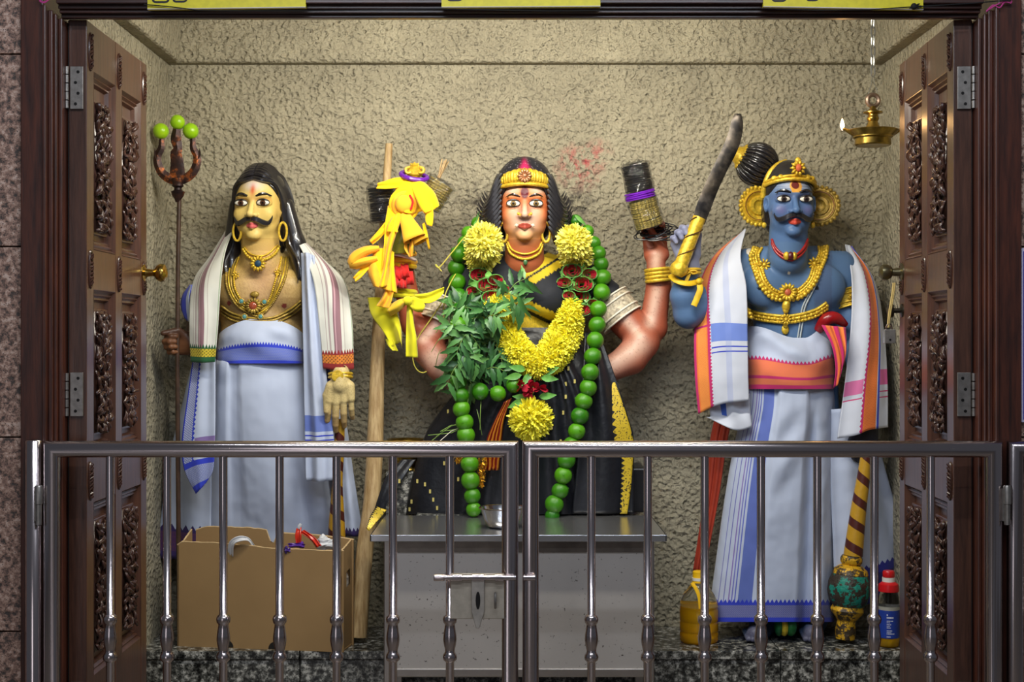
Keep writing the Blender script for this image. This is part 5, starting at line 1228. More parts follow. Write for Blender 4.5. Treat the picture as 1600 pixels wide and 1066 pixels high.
# tinsel tails and a red-gold ribbon below the bunch
TIN = NM('gold_tinsel', .25, .9); TIN.inp('Base Color', L(230, 170, 50)); TIN = TIN.m
for lab, x0, y0, x1, y1, n in (('gold tinsel tuft beside the left lime strand, below the rail', 754, 700, 752, 762, 420), ('small gold tinsel tuft left of the lime strand at the rail', 716, 702, 716, 724, 160)):
    b = MB(); R = random.Random(n)
    for i in range(n):
        t = R.random(); p = P(lerp(x0, x1, t)+R.gauss(0, 5*(1.25-t)), lerp(y0, y1, t), 5.085+R.uniform(-.02, .01)); d = Vector((R.uniform(-1, 1), R.uniform(-1, 1), R.uniform(-1, 1)))*.006; s_ = Vector((R.uniform(-1, 1), 0, R.uniform(-1, 1)))*.0016
        b.add([p-d-s_, p-d+s_, p+d+s_, p+d-s_], [(0, 1, 2, 3)])
    o = tag(b.build('tinsel', TIN, smooth=False), lab, 'tinsel', 'gold tinsel', 'stuff')
rb = NM('red_gold_ribbon', .3, .35); u_, v_ = rb.uv(); rb.inp('Base Color', rb.mix((u_*4+rb.noise(30)*.6).frac().gt(.55), L(120, 26, 18), L(206, 130, 40)))
o = sheet([[(788, 628, 5.08), (772, 660, 5.075), (760, 690, 5.08), (756, 735, 5.09)], [(800, 622, 5.08), (788, 655, 5.07), (784, 690, 5.075), (780, 735, 5.09)]], 10, 24, lambda a, v: .008*math.sin(a*14)).build('ribbon', rb.m, None, solid=.002, ang=180); tag(o, 'shiny red and gold ribbon hanging below the neem leaves', 'ribbon')
# dry broom-like stalks sticking out to the left of the lime strand
b = thing('palm_stalks', 'thin pale stalks sticking out left of the lime strand above the rail', 'stalks', P(700, 690, 5.09)); R = random.Random(5)
for i in range(6): MB().tube([P(732, 662+R.uniform(-4, 4), 5.1), P(705, 672+R.uniform(-10, 6), 5.07), P(668+R.uniform(0, 25), 684+R.uniform(-12, 6), 5.06)], .0013, 5).build('stalk', STALK if i else WHITE, b)
# yellow strings from the armband and the hand
YS = plain('yellow_string', L(206, 196, 80), .7, vary=0)
for lab, pts in (('yellow string tied from the limes to the left armband', ((752, 330), (744, 350), (722, 375), (705, 396), (686, 418), (680, 412), (690, 424))), ('yellow string hanging across the left armband', ((712, 428), (702, 446), (694, 470), (694, 520))), ('yellow string looping below the yellow bow', ((694, 468), (672, 500), (652, 530), (645, 556), (650, 576), (664, 582), (684, 562)))):
    tag(MB().tube(crom([P(x, y, 5.2) for x, y in pts], 40), .0022, 6).build('string', YS), lab, 'string')
for pts, wd in (([(748, 352), (744, 340), (749, 330)], 8), ([(744, 345), (738, 352), (742, 358)], 7), ([(898, 336), (906, 342), (916, 352)], 6)):
    Q = crom([P(x, y, 5.22) for x, y in pts], 8); ln = sum((Q[i+1]-Q[i]).length for i in range(7))
    l = leafmesh(ln, wd*u, .3, .1); M = aim(Q[0], Q[-1]-Q[0]); l.V = [tuple(M @ Vector(v)) for v in l.V]; l.build('leaf', LEAFW, FGd, ang=180)
# ---------------------------------------------------------------- blue guardian statue at the right
DR = 5.34
B = thing('standing_statue', 'blue skinned moustached statue with gold earrings and white dhoti, beside the right door', 'statue', (P(1236, 1000, DR).x, DR, LZ), 'painted statues in the shrine')
u = DR/FL
S = SDF(); HB = Head(1233, 314.6, 5.24, 3, 0, 1.0); HB.sdf(S)
def e(px, py_, D, r, k=.03): S.ell(P(px, py_, D), [q*u for q in r], k)
e(1243, 460, 5.35, (76, 52, 74)); e(1238, 520, 5.355, (60, 46, 70)); e(1236, 610, 5.37, (74, 44, 60))
for q in (-1, 1): e(1240+q*41, 448, 5.275, (40, 22, 35), .015); e(1243+q*40, 408, 5.36, (44, 28, 24), .03)
arms_path(S, [(1166, 418, 5.35), (1110, 470, 5.29), (1076, 492, 5.235)], [30, 24, 22], .02)
arms_path(S, [(1074, 488, 5.235), (1069, 462, 5.215), (1076, 415, 5.2)], [22, 21, 15], .015)
arms_path(S, [(1312, 420, 5.36), (1330, 500, 5.345), (1346, 580, 5.30), (1351, 660, 5.24)], [29, 25, 20, 15], .02)
for q in (-1, 1): arms_path(S, [(1238+q*34, 640, 5.38), (1240+q*34, 820, 5.38), (1232+q*42, 965, 5.37)], [40, 30, 21], .02)
# feet with separate toes
for fx, yaw in ((1192, -.5), (1268, .1)):
    a, t_ = P(fx, 978, 5.36), P(fx-22*yaw*-1 if False else fx+yaw*22, 992, 5.22)
    S.cap(a, t_, 20*u, 15*u, .015)
    for k in range(5):
        c = t_+Vector(((k-2)*.0155, .008*abs(k-1.5)-.02, -.008)); S.cap(c+Vector((0, .06, .012)), c+Vector((0, -.012, -.004)), .0105, .0095, .004)
hand(S, P(1079, 410, 5.2), (-.36, .0, .93), (.1, -1, .1), (.93, 0, .36), .185, ((34, 66, 62), (36, 68, 62), (38, 68, 62), (40, 66, 60)), ((.44, .3, .1), (.7, .3, .2)), .1)
hand(S, P(1352, 662, 5.235), (-.0, -.1, -1), (-.2, 1, 0), (-1, 0, 0), .19, ((30, 50, 40), (30, 50, 40), (32, 50, 40), (34, 50, 40)), ((.4, .26, .1), (.6, .2, .2)), .02)
bl = [S.mesh((P(1160, 0, 5.2).x, 5.1, P(0, 392, 5.2).z), (P(1305, 0, 5.2).x, 5.46, P(0, 240, 5.2).z), .0018),
      S.mesh((P(1035, 0, 5.2).x, 5.1, P(0, 650, 5.2).z), (P(1395, 0, 5.2).x, 5.47, P(0, 389, 5.2).z), .0044),
      S.mesh((P(1130, 0, 5.2).x, 5.12, LZ+.001), (P(1395, 0, 5.2).x, 5.48, P(0, 640, 5.2).z), .0075)]
HBX = [((P(1035, 0, 5.2).x, 5.06, P(0, 428, 5.2).z), (P(1110, 0, 5.2).x, 5.32, P(0, 340, 5.2).z)), ((P(1140, 0, 5.2).x, 5.1, LZ-.02), (P(1325, 0, 5.2).x, 5.47, LZ+.1))]
bl[1] = cut(bl[1], HBX[0]); bl[2] = cut(bl[2], HBX[1]); bl += [S.mesh(*HBX[0], .0022), S.mesh(*HBX[1], .0034)]
VB, FB = join_blocks(bl); VB[:, 2] = np.maximum(VB[:, 2], LZ+.0005)
C = np.ones((len(VB), 4), np.float32); q = HB.inv(VB); Y_, X_ = PYF(VB), PXF(VB); rng = np.random.default_rng(6)
C[:, :3] = L(84, 112, 150)[:3]
fc = (Y_ < 378)*(q[:, 1] < 36)
blend(C, fc*1., L(80, 108, 150))
blend(C, fc*np.exp(-((q[:, 0])**2/24**2+(q[:, 2]-21)**2/9**2))*(.45+.35*(np.sin(q[:, 2]*1.5) > -.2)), L(186, 190, 206))
for s_ in (-1, 1):
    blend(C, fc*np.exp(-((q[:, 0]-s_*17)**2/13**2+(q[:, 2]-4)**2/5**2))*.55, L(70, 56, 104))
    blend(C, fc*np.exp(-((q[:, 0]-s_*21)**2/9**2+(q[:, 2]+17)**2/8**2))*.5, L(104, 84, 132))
blend(C, fc*((q[:, 0]/10)**2+((q[:, 2]+34.9)/4.8)**2 < 1)*(q[:, 1] < 9), L(182, 66, 52))
hx = np.maximum(np.abs(q[:, 0]-2)*.95+np.abs(q[:, 2]-20)*.3, np.abs(q[:, 2]-20)*.92)
blend(C, fc*(hx < 9.5), L(214, 160, 74)); blend(C, fc*((q[:, 0]-1)**2+(q[:, 2]-21.5)**2 < 36), L(104, 40, 40))
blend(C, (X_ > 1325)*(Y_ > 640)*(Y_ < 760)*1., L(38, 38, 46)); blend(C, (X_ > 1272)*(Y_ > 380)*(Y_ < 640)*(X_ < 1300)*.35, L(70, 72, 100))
for cx, cy, r in ((1233, 427, 2.5), (1171, 393, 5)): blend(C, ((X_-cx)**2+(Y_-cy)**2 < r*r)*(VB[:, 1] < DR)*1., L(220, 214, 204))
for cx, cy in ((1187, 450), (1276, 450)): blend(C, ((X_-cx)**2+(Y_-cy)**2 < 13)*(VB[:, 1] < DR)*1., L(24, 30, 40))
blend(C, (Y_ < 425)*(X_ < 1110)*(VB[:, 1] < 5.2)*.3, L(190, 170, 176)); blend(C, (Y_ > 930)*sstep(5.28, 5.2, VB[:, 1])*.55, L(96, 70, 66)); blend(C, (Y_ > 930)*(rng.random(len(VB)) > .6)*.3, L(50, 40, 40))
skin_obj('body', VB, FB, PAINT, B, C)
HitB = Hit().add(VB, FB)
HB.eyes(B, L(60, 48, 46)); HB.brows(B, 3.5, 1.7, 10); HB.moustache(B, 3, 26)
uu = HB.s
# toe ring anklets
ANK = plain('cream_bead_anklet', L(216, 196, 90), .5, vary=0)
for x in (1178, 1262):
    b = MB()
    for i in range(9): b.ell(P(x-4+i*2.8, 968-2.6*math.sin(PI*i/8), 5.275-.012*math.sin(PI*i/8)), .0068, n=7, m=5)
    b.build('anklet', ANK, B)
# hair: cap, gold diadem, topknot ball at the left with gold cap
S2 = SDF(); S2.ell(HB(0, 48, 22), [v*uu for v in (41, 44, 44)], 6*uu); S2.ell(HB(0, 60, -14), [v*uu for v in (40, 26, 44)], .015)
S2.ell(HB(0, 12, -14), [v*uu for v in (36, 38, 50)], .006, None, True)
Vh, Fh = S2.mesh((P(1180, 0, 5.2).x, 5.08, P(0, 385, 5.2).z), (P(1290, 0, 5.2).x, 5.47, P(0, 235, 5.2).z), .0036)
hairb = skin_obj('hair', Vh, Fh, HAIR, B)
kc = P(1183, 257, 5.31); ax = (P(1155, 244, 5.31)-P(1206, 270, 5.31)).normalized(); M = roll_M(kc, ax)
b = MB(); R_ = 32*5.31/FL
b.ell(kc, R_*.97, n=20, m=14)
for i in range(26):
    a = 2*PI*i/26; b.tube([M @ Vector((math.sin(t)*R_*math.cos(a), math.sin(t)*R_*math.sin(a), math.cos(t)*R_)) for t in np.linspace(.15, PI-.15, 12)], [uu*max(.5, 3.6*math.sin(t)) for t in np.linspace(.15, PI-.15, 12)], 6)
knot = b.build('topknot', HAIR, hairb, ang=180)
b = MB(); Mk = M @ Matrix.Translation((0, 0, R_*.86))
b.lathe([(.036, -.014), (.042, -.006), (.041, .006), (.034, .012), (.03, .022), (.02, .032), (.002, .035)], Mk, 20)
for i in range(16): a = 2*PI*i/16; b.ell(Mk @ Vector((.041*math.cos(a), .041*math.sin(a), -.003)), .009, n=6, m=5)
b.build('topknot_cap', GOLD, knot, ang=180)
b = MB(); arc = np.linspace(-1.25, 1.25, 30)
cp = lambda a, z, o=0: HB(math.sin(a)*(41+o), 47-math.cos(a)*(45+o), z)
for z, r in ((30, 3.2), (35, 2.2)): b.tube([cp(a, z+9*math.cos(a*1.15)-8, 1.5) for a in arc], uu*r, 8)
for a in (-.75, -.5, .5, .75): b.ell(cp(a, 34+9*math.cos(a)-8, 2), (5*uu, 3*uu, 4.5*uu))
dia = b.build('diadem', GOLD, B, ang=180)
b = MB(); c = HB(4, -2, 47); flower(b, c, FRONT, 12*uu, 10, False); b.ell(c+Vector((0, .004, 0)), (9*uu, 4*uu, 12*uu)); b.ell(c+Vector((0, .002, 11*uu)), (5*uu, 3*uu, 6*uu)); cr = b.build('diadem_crest', GOLD, dia, ang=180)
MB().ell(c-Vector((0, .012, 0)), (4.5*uu, 3*uu, 6*uu)).build('stone', plain('coral_stone', L(196, 96, 62), .15, vary=0), cr)
MB().tube(crom([HB(-41, 40, 6), HB(-39, 34, 26), HB(-30, 32, 46), HB(-16, 36, 58), HB(-4, 40, 62)], 20), uu*4.2, 8).build('hair_ring', GOLD, B)
# great round earrings
for px, s_, mt in ((1184, -1, GOLD), (1281, 1, DGOLD)):
    c = P(px, 322, 5.295); b = MB()
    Mx = Matrix.Translation(c) @ Matrix.Rotation(s_*-.25, 4, 'Z') @ Matrix.Rotation(PI/2, 4, 'X')
    b.lathe([(.001, -.006), (.066, -.006), (.070, 0), (.066, .005), (.058, .004), (.055, .010), (.044, .010), (.041, .005), (.036, .005), (.033, .012), (.022, .013), (.018, .007), (.001, .008)], Mx, 36)
    for i in range(26): a = 2*PI*i/26; b.ell(Mx @ Vector((.069*math.cos(a), .069*math.sin(a), .001)), .0085, n=7, m=5)
    er = b.build('earring', mt, B, ang=60)
    rg = [Mx @ Vector((.0515*math.cos(a), .0515*math.sin(a), .0095)) for a in np.linspace(0, 2*PI, 40)[:-1]]
    MB().tube(rg, .0018, 5, closed=True).build('painted_groove', plain('maroon_line', L(110, 40, 24), .5, vary=0), er)
for s_, px in ((-1, 1194), (1, 1270)): MB().ell(P(px, 352, 5.235), (.009, .008, .011)).build('ear_drop', GOLD, B)
# red cord with a bead, heavy gold chain, waist belt, thread, armband
RCORD = plain('red_lacquer_cord', L(150, 34, 32), .2, vary=0)
for dy in (0, 5.5): strand(HitB, [(1206, 374+dy), (1211, 386+dy), (1221, 396+dy), (1235, 401+dy), (1248, 396+dy), (1257, 386+dy), (1262, 374+dy)], .0052, B, 'neck_cord', RCORD, None, .004)
b = MB(); c = HitB(1235, 400, .006); b.ell(c-Vector((.014, 0, 0)), (.012, .012, .016)); b.ell(c+Vector((.014, 0, 0)), (.01, .012, .015)); bd = b.build('cord_bead', GOLD, B)
MB().ell(c-Vector((0, .003, 0)), (.0125, .013, .0155), n=12).build('bead_band', plain('maroon_bead', L(84, 22, 30), .35, vary=0, bump=.5, bs=200), bd)
for off, r, bd_, mt in ((0, .0055, (.010, .006), GOLD), (4.5, .0062, None, GOLD), (8.5, .0062, (.017, .0075), GOLD), (12.5, .0058, (.015, .0092), GOLD)):
    strand(HitB, [(1190-off, 388), (1185-off, 399+off*.3), (1190-off*.9, 418+off*.4), (1198-off*.8, 440+off*.5), (1212-off*.5, 454+off*.9), (1230, 456+off), (1248+off*.4, 452+off*.9), (1264+off*.7, 436+off*.5), (1272+off*.9, 412+off*.4), (1280+off*.8, 397+off*.3), (1279+off, 386)], r, B, 'heavy_chain', mt, bd_, .005)
for p in ((1194, 414), (1272, 412)): b = MB(); flower(b, HitB(*p, .014), FRONT, .024, 9); b.build('chain_rosette', GOLD, B, ang=180)
b = MB(); flower(b, HitB(1231, 457, .014), FRONT, .034, 14, False); b.tube([HitB(1230, 468, .012), HitB(1228, 480, .012), HitB(1228, 488, .01)], [.012, .016, .009], 8); b.ell(HitB(1228, 484, .016), (.012, .007, .014)); pd = b.build('pendant', GOLD, B, ang=180)
MB().ell(HitB(1231, 457, .02), (.013, .008, .013), n=14).build('stone', plain('coral_stone.001', L(186, 96, 66), .15, vary=0), pd)
for dy, r, bd_ in ((0, .006, None), (5, .0065, (.02, .0075)), (10, .0062, (.0115, .0068))): strand(HitB, [(1166, 483+dy), (1180, 488+dy), (1200, 492+dy), (1228, 494+dy), (1252, 491+dy), (1275, 484+dy), (1292, 473+dy)], r, B, 'chest_belt', GOLD, bd_, .005)
b = MB(); flower(b, HitB(1228, 499, .014), FRONT, .022, 10); b.ell(HitB(1227, 515, .006), (.014, .007, .019)); b.tube([HitB(1227, 502, .008), HitB(1227, 512, .008)], .009, 8); b.build('belt_clasp', GOLD, B, ang=180)
GRY = plain('pale_sacred_thread', L(170, 180, 184), .5, vary=0)
for o in (0, 4): strand(HitB, [(1284+o, 400), (1278+o, 430), (1266+o, 455), (1254+o, 480), (1250+o, 505), (1246+o, 530)], .0032, B, 'thread', GRY, None, .003)
sleeve('armband', P(1318, 455, 5.352), P(1325, 480, 5.345), 29*u, GOLD, B, GOLD)
b = MB(); flower(b, P(1333, 466, 5.28), FRONT, .02, 9); b.build('armband_rosette', GOLD, B, ang=180)
bangle('wrist_tie', P(1076, 424, 5.2), (0, 0, 1), 17*u, .006, plain('yellow_cloth_tie', L(206, 168, 40), .7, vary=0), B, 2, .012)
b = MB()
for s_ in (-1, 1): b.tube(crom([P(1078, 424, 5.155), P(1078+s_*7, 419+(s_ > 0)*4, 5.15), P(1078+s_*12, 426, 5.15), P(1078+s_*5, 428, 5.15), P(1078, 424, 5.155)], 14), .007, 7, flat=.5)
b.tube([P(1078, 426, 5.155), P(1072, 440, 5.15), P(1070, 446, 5.15)], .007, 6, flat=.4); b.build('wrist_bow', bpy.data.materials['yellow_cloth_tie'], B)
t = thing('yellow_ribbon', 'bright yellow ribbon tied round the blue forearm below the sword handle', 'ribbon', P(1080, 470, 5.2))
YRB = plain('bright_yellow_ribbon', L(226, 184, 20), .6, vs=20)
MB().tube(crom([P(1048, 430, 5.19), P(1056, 438, 5.155), P(1072, 443, 5.145), P(1088, 441, 5.165), P(1096, 436, 5.2)], 16), .011, 8, flat=.35, up=(0, 1, 0)).build('band', YRB, t)
MB().tube(crom([P(1092, 440, 5.16), P(1094, 452, 5.15), P(1090, 464, 5.15), P(1084, 478, 5.15)], 12), [.007, .009]+[.011]*10, 8, flat=.35, up=(0, 1, 0)).build('tail', YRB, t)
MB().ell(P(1092, 440, 5.155), .012).build('knot', YRB, t)
# clothes
OB = [('u', .0, .05, MAG), ('u', .05, .30, OR2), ('u', .08, .28, L(236, 150, 66), {'pat': (L(206, 92, 44), 60, 90)}), ('u', .30, .37, MAG, {'zn': 120, 'za': .03, 'zs': 'hi'})]
dr_ = cloth('white_dhoti_blue_hem', W0, [('u', .22, .335, L(58, 84, 176), {'al': .85}), ('u', .06, .066, L(110, 110, 180)), ('u', .10, .108, L(110, 110, 180)), ('u', .14, .15, L(130, 110, 180)), ('u', .165, .175, L(110, 110, 190)), ('u', .19, .2, L(90, 100, 190)), ('v', .905, 1, BL, {'zn': 58, 'za': .016}), ('v', .93, .982, L(70, 80, 150), {'pat': (L(150, 152, 186), 60, 120)})], bump=.16)
wfb = wrinkle(44, .007, 7, .9)
def foldB(f, v):
    d = wfb(f, v)*.6+.022*sstep(.36, .40, f)*(1-sstep(.70, .725, f))+.02*sstep(.80, .86, f)*v
    d += .03*math.exp(-((f-.9)/.05)**2)*v-.03*math.exp(-((f-.77)/.03)**2)*sstep(.05, .3, v)+.012*math.sin((f*3+v*6)*4)*math.exp(-((f-.55)/.12)**2)*sstep(.05, .2, v)*(1-sstep(.3, .6, v))
    return d
loft([(600, 1164, 1302, 5.205, 5.46), (640, 1160, 1305, 5.195, 5.46), (700, 1146, 1304, 5.19, 5.46), (780, 1132, 1304, 5.19, 5.46), (880, 1118, 1304, 5.19, 5.46), (940, 1110, 1303, 5.19, 5.46), (972, 1106, 1303, 5.19, 5.46)], 130, 80, foldB, .75).build('dhoti', dr_, B, ang=180)
wr2 = cloth('white_wrap_pink_border', W0, [('v', .46, 1, MAG, {'zn': 46, 'za': .06}), ('v', .53, .78, L(228, 130, 60), {'pat': (MAG, 70, 30)}), ('v', .83, .93, L(222, 130, 60), {'pat': (MAG, 70, 40)})])
wf3 = wrinkle(18, .008, 7, 2)
loft([(514, 1166, 1296, 5.225, 5.45), (530, 1165, 1298, 5.2, 5.45), (555, 1166, 1302, 5.18, 5.45), (585, 1167, 1304, 5.17, 5.45), (608, 1168, 1303, 5.17, 5.45)], 110, 26, lambda f, v: wf3(f, v)*(1.2-v)+.007*math.sin(f*7-v*9), .75, lambda f: lerp(-4, 14, sstep(.1, .6, f))-22*sstep(.7, 1, f)*(1) if True else 0).build('waist_wrap', wr2, B, ang=180)
# red sash knot at the hip and red scarf behind
pk = cloth('pink_orange_border_cloth', MAG, [('u', .15, .45, OR2), ('u', .6, .85, L(230, 130, 60))])
sheet([[(1284, 508, 5.2), (1300, 540, 5.17), (1306, 575, 5.16), (1303, 606, 5.16)], [(1305, 510, 5.185), (1315, 540, 5.165), (1316, 560, 5.16), (1309, 600, 5.16)], [(1322, 512, 5.2), (1323, 535, 5.175), (1321, 555, 5.17), (1314, 580, 5.165)]], 18, 24, lambda a, v: .008*math.sin(a*20)).build('sash_knot', pk, B, solid=.003, ang=180)
RSAT = plain('red_glossy_cloth', L(150, 20, 26), .25, vs=20)
MB().tube(crom([P(1278, 516, 5.26), P(1292, 499, 5.235), P(1306, 497, 5.235), P(1322, 508, 5.25)], 14), [10*u*math.sin(PI*(.25+.6*i/13)) for i in range(14)], 12).build('waist_roll', RSAT, B)
sheet([[(1120, 640, 5.40), (1108, 700, 5.41), (1100, 780, 5.42), (1083, 895, 5.43)], [(1146, 640, 5.36), (1134, 700, 5.36), (1122, 780, 5.38), (1100, 895, 5.40)]], 12, 30, lambda a, v: .008*math.sin(a*16)).build('red_scarf', plain('rust_red_cloth', L(172, 58, 36), .6, vs=16), B, solid=.004, ang=180)
flr = cloth('white_flare_blue_hem', W0, [('v', .80, 1, L(38, 40, 140), {'zn': 26, 'za': .02}), ('v', .86, .95, L(30, 30, 96))])
sheet([[(1296, 640, 5.25), (1298, 760, 5.25), (1302, 880, 5.25), (1303, 950, 5.25)], [(1330, 640, 5.27), (1340, 760, 5.255), (1350, 870, 5.25), (1354, 945, 5.25)], [(1362, 660, 5.34), (1392, 770, 5.36), (1418, 850, 5.38), (1420, 915, 5.38)]], 26, 46, wrinkle(50, .012, 5, .5)).build('dhoti_flare', flr, B, solid=.003, ang=180)
# white shawl with orange borders over both shoulders
SB_ = thing('orange_bordered_shawl', 'white shawl with orange and pink borders draped over the blue statue', 'shawl', P(1130, 660, 5.18))
shl = cloth('white_shawl_orange_border', L(194, 199, 213), OB+[('v', .60, .69, L(74, 110, 200), {'on': (.37, 1), 'al': .85}), ('v', .715, .722, BL, {'on': (.37, 1)}), ('v', .74, .746, BL, {'on': (.37, 1)}), ('v', .60, .61, MAG, {'on': (0, .37)}), ('u', .62, .72, L(120, 140, 206), {'al': .3})])
sheet([[(1163, 360, 5.40), (1118, 398, 5.36), (1093, 445, 5.31), (1085, 520, 5.24), (1086, 590, 5.215), (1091, 647, 5.215)], [(1164, 358, 5.36), (1134, 398, 5.27), (1120, 450, 5.20), (1122, 530, 5.17), (1124, 590, 5.165), (1126, 632, 5.165)], [(1165, 358, 5.34), (1157, 400, 5.24), (1166, 450, 5.185), (1168, 530, 5.165), (1169, 590, 5.16), (1170, 626, 5.16)]], 44, 70, wrinkle(61, .007, 6, .3)).build('shawl_panel', shl, SB_, solid=.004, ang=180)
sheet([[(1104, 625, 5.225), (1110, 650, 5.215), (1104, 652, 5.21)], [(1124, 625, 5.21), (1138, 650, 5.2), (1148, 672, 5.19)], [(1150, 620, 5.19), (1160, 640, 5.185), (1172, 668, 5.185)], [(1171, 615, 5.2), (1172, 640, 5.195), (1174, 664, 5.195)]], 20, 16, wrinkle(3, .01, 5, 1)).build('shawl_end', cloth('white_shawl_end', L(194, 199, 213), [('u', .3, .42, L(60, 96, 190), {'on': (0, .55)})]), SB_, solid=.004, ang=180)
shr = cloth('white_shawl_orange_border_side', L(194, 199, 213), [('u', .36, .42, MAG, {'zn': 80, 'za': .03}), ('u', .42, .70, L(226, 122, 50), {'pat': (L(196, 84, 40), 40, 60)}), ('u', .72, .77, L(46, 66, 190)), ('v', .73, .80, L(206, 110, 160), {'on': (0, .36)}), ('v', .70, .78, L(206, 90, 150), {'on': (.77, 1)}), ('v', .82, .826, MAG, {'on': (0, .36)}), ('v', .81, .816, MAG, {'on': (.77, 1)}), ('v', .84, .846, MAG, {'on': (.77, 1)})])
sheet([[(1321, 382, 5.36), (1331, 430, 5.27), (1331, 500, 5.22), (1322, 590, 5.2), (1309, 686, 5.18)], [(1325, 383, 5.36), (1345, 430, 5.28), (1349, 500, 5.215), (1345, 590, 5.19), (1338, 680, 5.17)], [(1328, 384, 5.37), (1356, 430, 5.31), (1364, 500, 5.235), (1361, 590, 5.2), (1358, 672, 5.18)], [(1330, 386, 5.40), (1366, 440, 5.36), (1381, 520, 5.30), (1387, 600, 5.24), (1388, 668, 5.22)]], 44, 70, wrinkle(71, .012, 7, .3)).build('shawl_panel', shr, SB_, solid=.004, ang=180)
# curved sword in the raised hand
t = thing('curved_sword', 'dark curved sword with gold handle raised in the blue hand', 'sword', P(1058, 415, 5.2)); DS = 5.148; sm = DS/FL
MB().tube(crom([P(1062, 420, DS), P(1074, 388, DS), P(1084, 362, DS), P(1093, 340, DS)], 16), [11.5*sm]+[11*sm]*6+[10.5*sm]*9, 14).build('handle', GOLD, t)
b = MB(); b.tube([P(1057, 431, DS), P(1059, 425, DS), P(1062, 418, DS), P(1065, 412, DS)], [9*sm, 14*sm, 14.5*sm, 11*sm], 14); b.build('pommel', GOLD, t)
sp = [P(1064, 416, DS).lerp(P(1093, 340, DS), k/40)+Vector((11.8*sm*math.cos(k*.42), 11.6*sm*math.sin(k*.42), 0)) for k in range(41)]
MB().tube(sp, .0022, 5).build('handle_groove', plain('dark_line', L(70, 44, 20), .5, vary=0), t)
IRON = NM('forged_sword_steel', .3, .85); IRON.inp('Base Color', IRON.ramp(IRON.noise(24, 4), [(.35, L(22, 20, 20)), (.6, L(62, 56, 50)), (.75, L(104, 94, 84))])); IRON = IRON.m
cl = crom([(1091, 348), (1100, 322), (1112, 292), (1126, 262), (1140, 234), (1149, 208), (1153, 178)], 30); wd = np.interp(np.linspace(0, 1, 30), [0, .15, .4, .75, .93, 1], [10, 11.5, 11, 11.5, 9.5, 5])
V, F = [], []
for i, p in enumerate(cl):
    a, c = cl[max(0, i-1)], cl[min(29, i+1)]; d = (c-a); d = Vector((d[0], d[1])).normalized(); n = Vector((-d.y, d.x))
    for k, dy in ((-1, .0), (-.35, -.005), (1, -.0045), (1, .0045), (-.35, .005)): V.append(P(p[0]+n.x*wd[i]*k, p[1]+n.y*wd[i]*k, DS)+Vector((0, dy, 0)))
for i in range(29):
    for j in range(5): F.append((5*i+j, 5*i+(j+1) % 5, 5*i+5+(j+1) % 5, 5*i+5+j))
F += [(4, 3, 2, 1, 0), tuple(145+j for j in range(5))]
MB().add(V, F).build('blade', IRON, t, ang=25)
# mace under the left hand
t = thing('mace', 'spiral handled mace with flaking green and gold head standing by the blue feet', 'mace', P(1322, 992, 5.2)); DM = 5.2; mm = DM/FL
MB().tube(crom([P(1356, 690, DM), P(1350, 740, DM), P(1341, 800, DM), P(1333, 868, DM)], 24), [lerp(8, 15, i/23)*mm for i in range(24)], 16).build('handle', SPIR, t)
FLAKE = NM('flaking_mace_paint', .5); FLAKE.inp('Base Color', FLAKE.mix(FLAKE.ramp(FLAKE.noise(22, 5, .7), [(.5, (0, 0, 0, 1)), (.53, (1, 1, 1, 1))]), L(52, 42, 32), L(18, 128, 110))); FLAKE.bump(FLAKE.noise(40, 5), .8, .008); FLAKE = FLAKE.m
FLG = NM('flaking_gold_paint', .42, .2); FLG.inp('Base Color', FLG.mix(FLG.ramp(FLG.noise(26, 5, .7), [(.46, (0, 0, 0, 1)), (.5, (1, 1, 1, 1))]), L(64, 52, 36), L(206, 158, 30))); FLG.bump(FLG.noise(50, 5), .8, .008); FLG = FLG.m
axm = (P(1333, 868, DM)-P(1322, 1000, DM)); Mm = roll_M(P(1320, 999, DM), axm); LM = axm.length
# lathe heights are measured up from the ledge along the leaning axis
hh = lambda y: (999-y)*mm
MB().lathe([(r*mm, hh(y)) for r, y in ((20, 950), (29, 940), (33, 925), (32.5, 910), (27, 895))], Mm, 28).build('head', FLAKE, t)
b = MB(); b.lathe([(r*mm, hh(y)) for r, y in ((15, 868), (17, 872), (17, 878), (14, 882), (18, 884), (26, 890), (28, 896), (26, 900))][::-1], Mm, 24); b.build('collar', FLG, t)
b = MB(); b.lathe([(r*mm, hh(y)) for r, y in ((15, 998), (16, 985), (14, 970), (17, 966), (24, 958), (26, 953), (23, 946))], Mm, 24); b.build('foot', FLG, t)
t = thing('painted_ornament', 'green and yellow painted leaf ornament between the blue feet', 'ornament', P(1228, 995, 5.22))
for x0, x1, nm, c in ((1211, 1222, 'green_part', L(20, 96, 50)), (1219, 1231, 'yellow_part', L(222, 190, 50)), (1228, 1243, 'green_part', L(24, 112, 50))):
    MB().ell(P((x0+x1)/2, 979, 5.22), ((x1-x0)*.62*u, .03, 15*u), n=12, m=8).build(nm, plain(nm+'_paint', c, .45, vs=60, dark=.6), t)
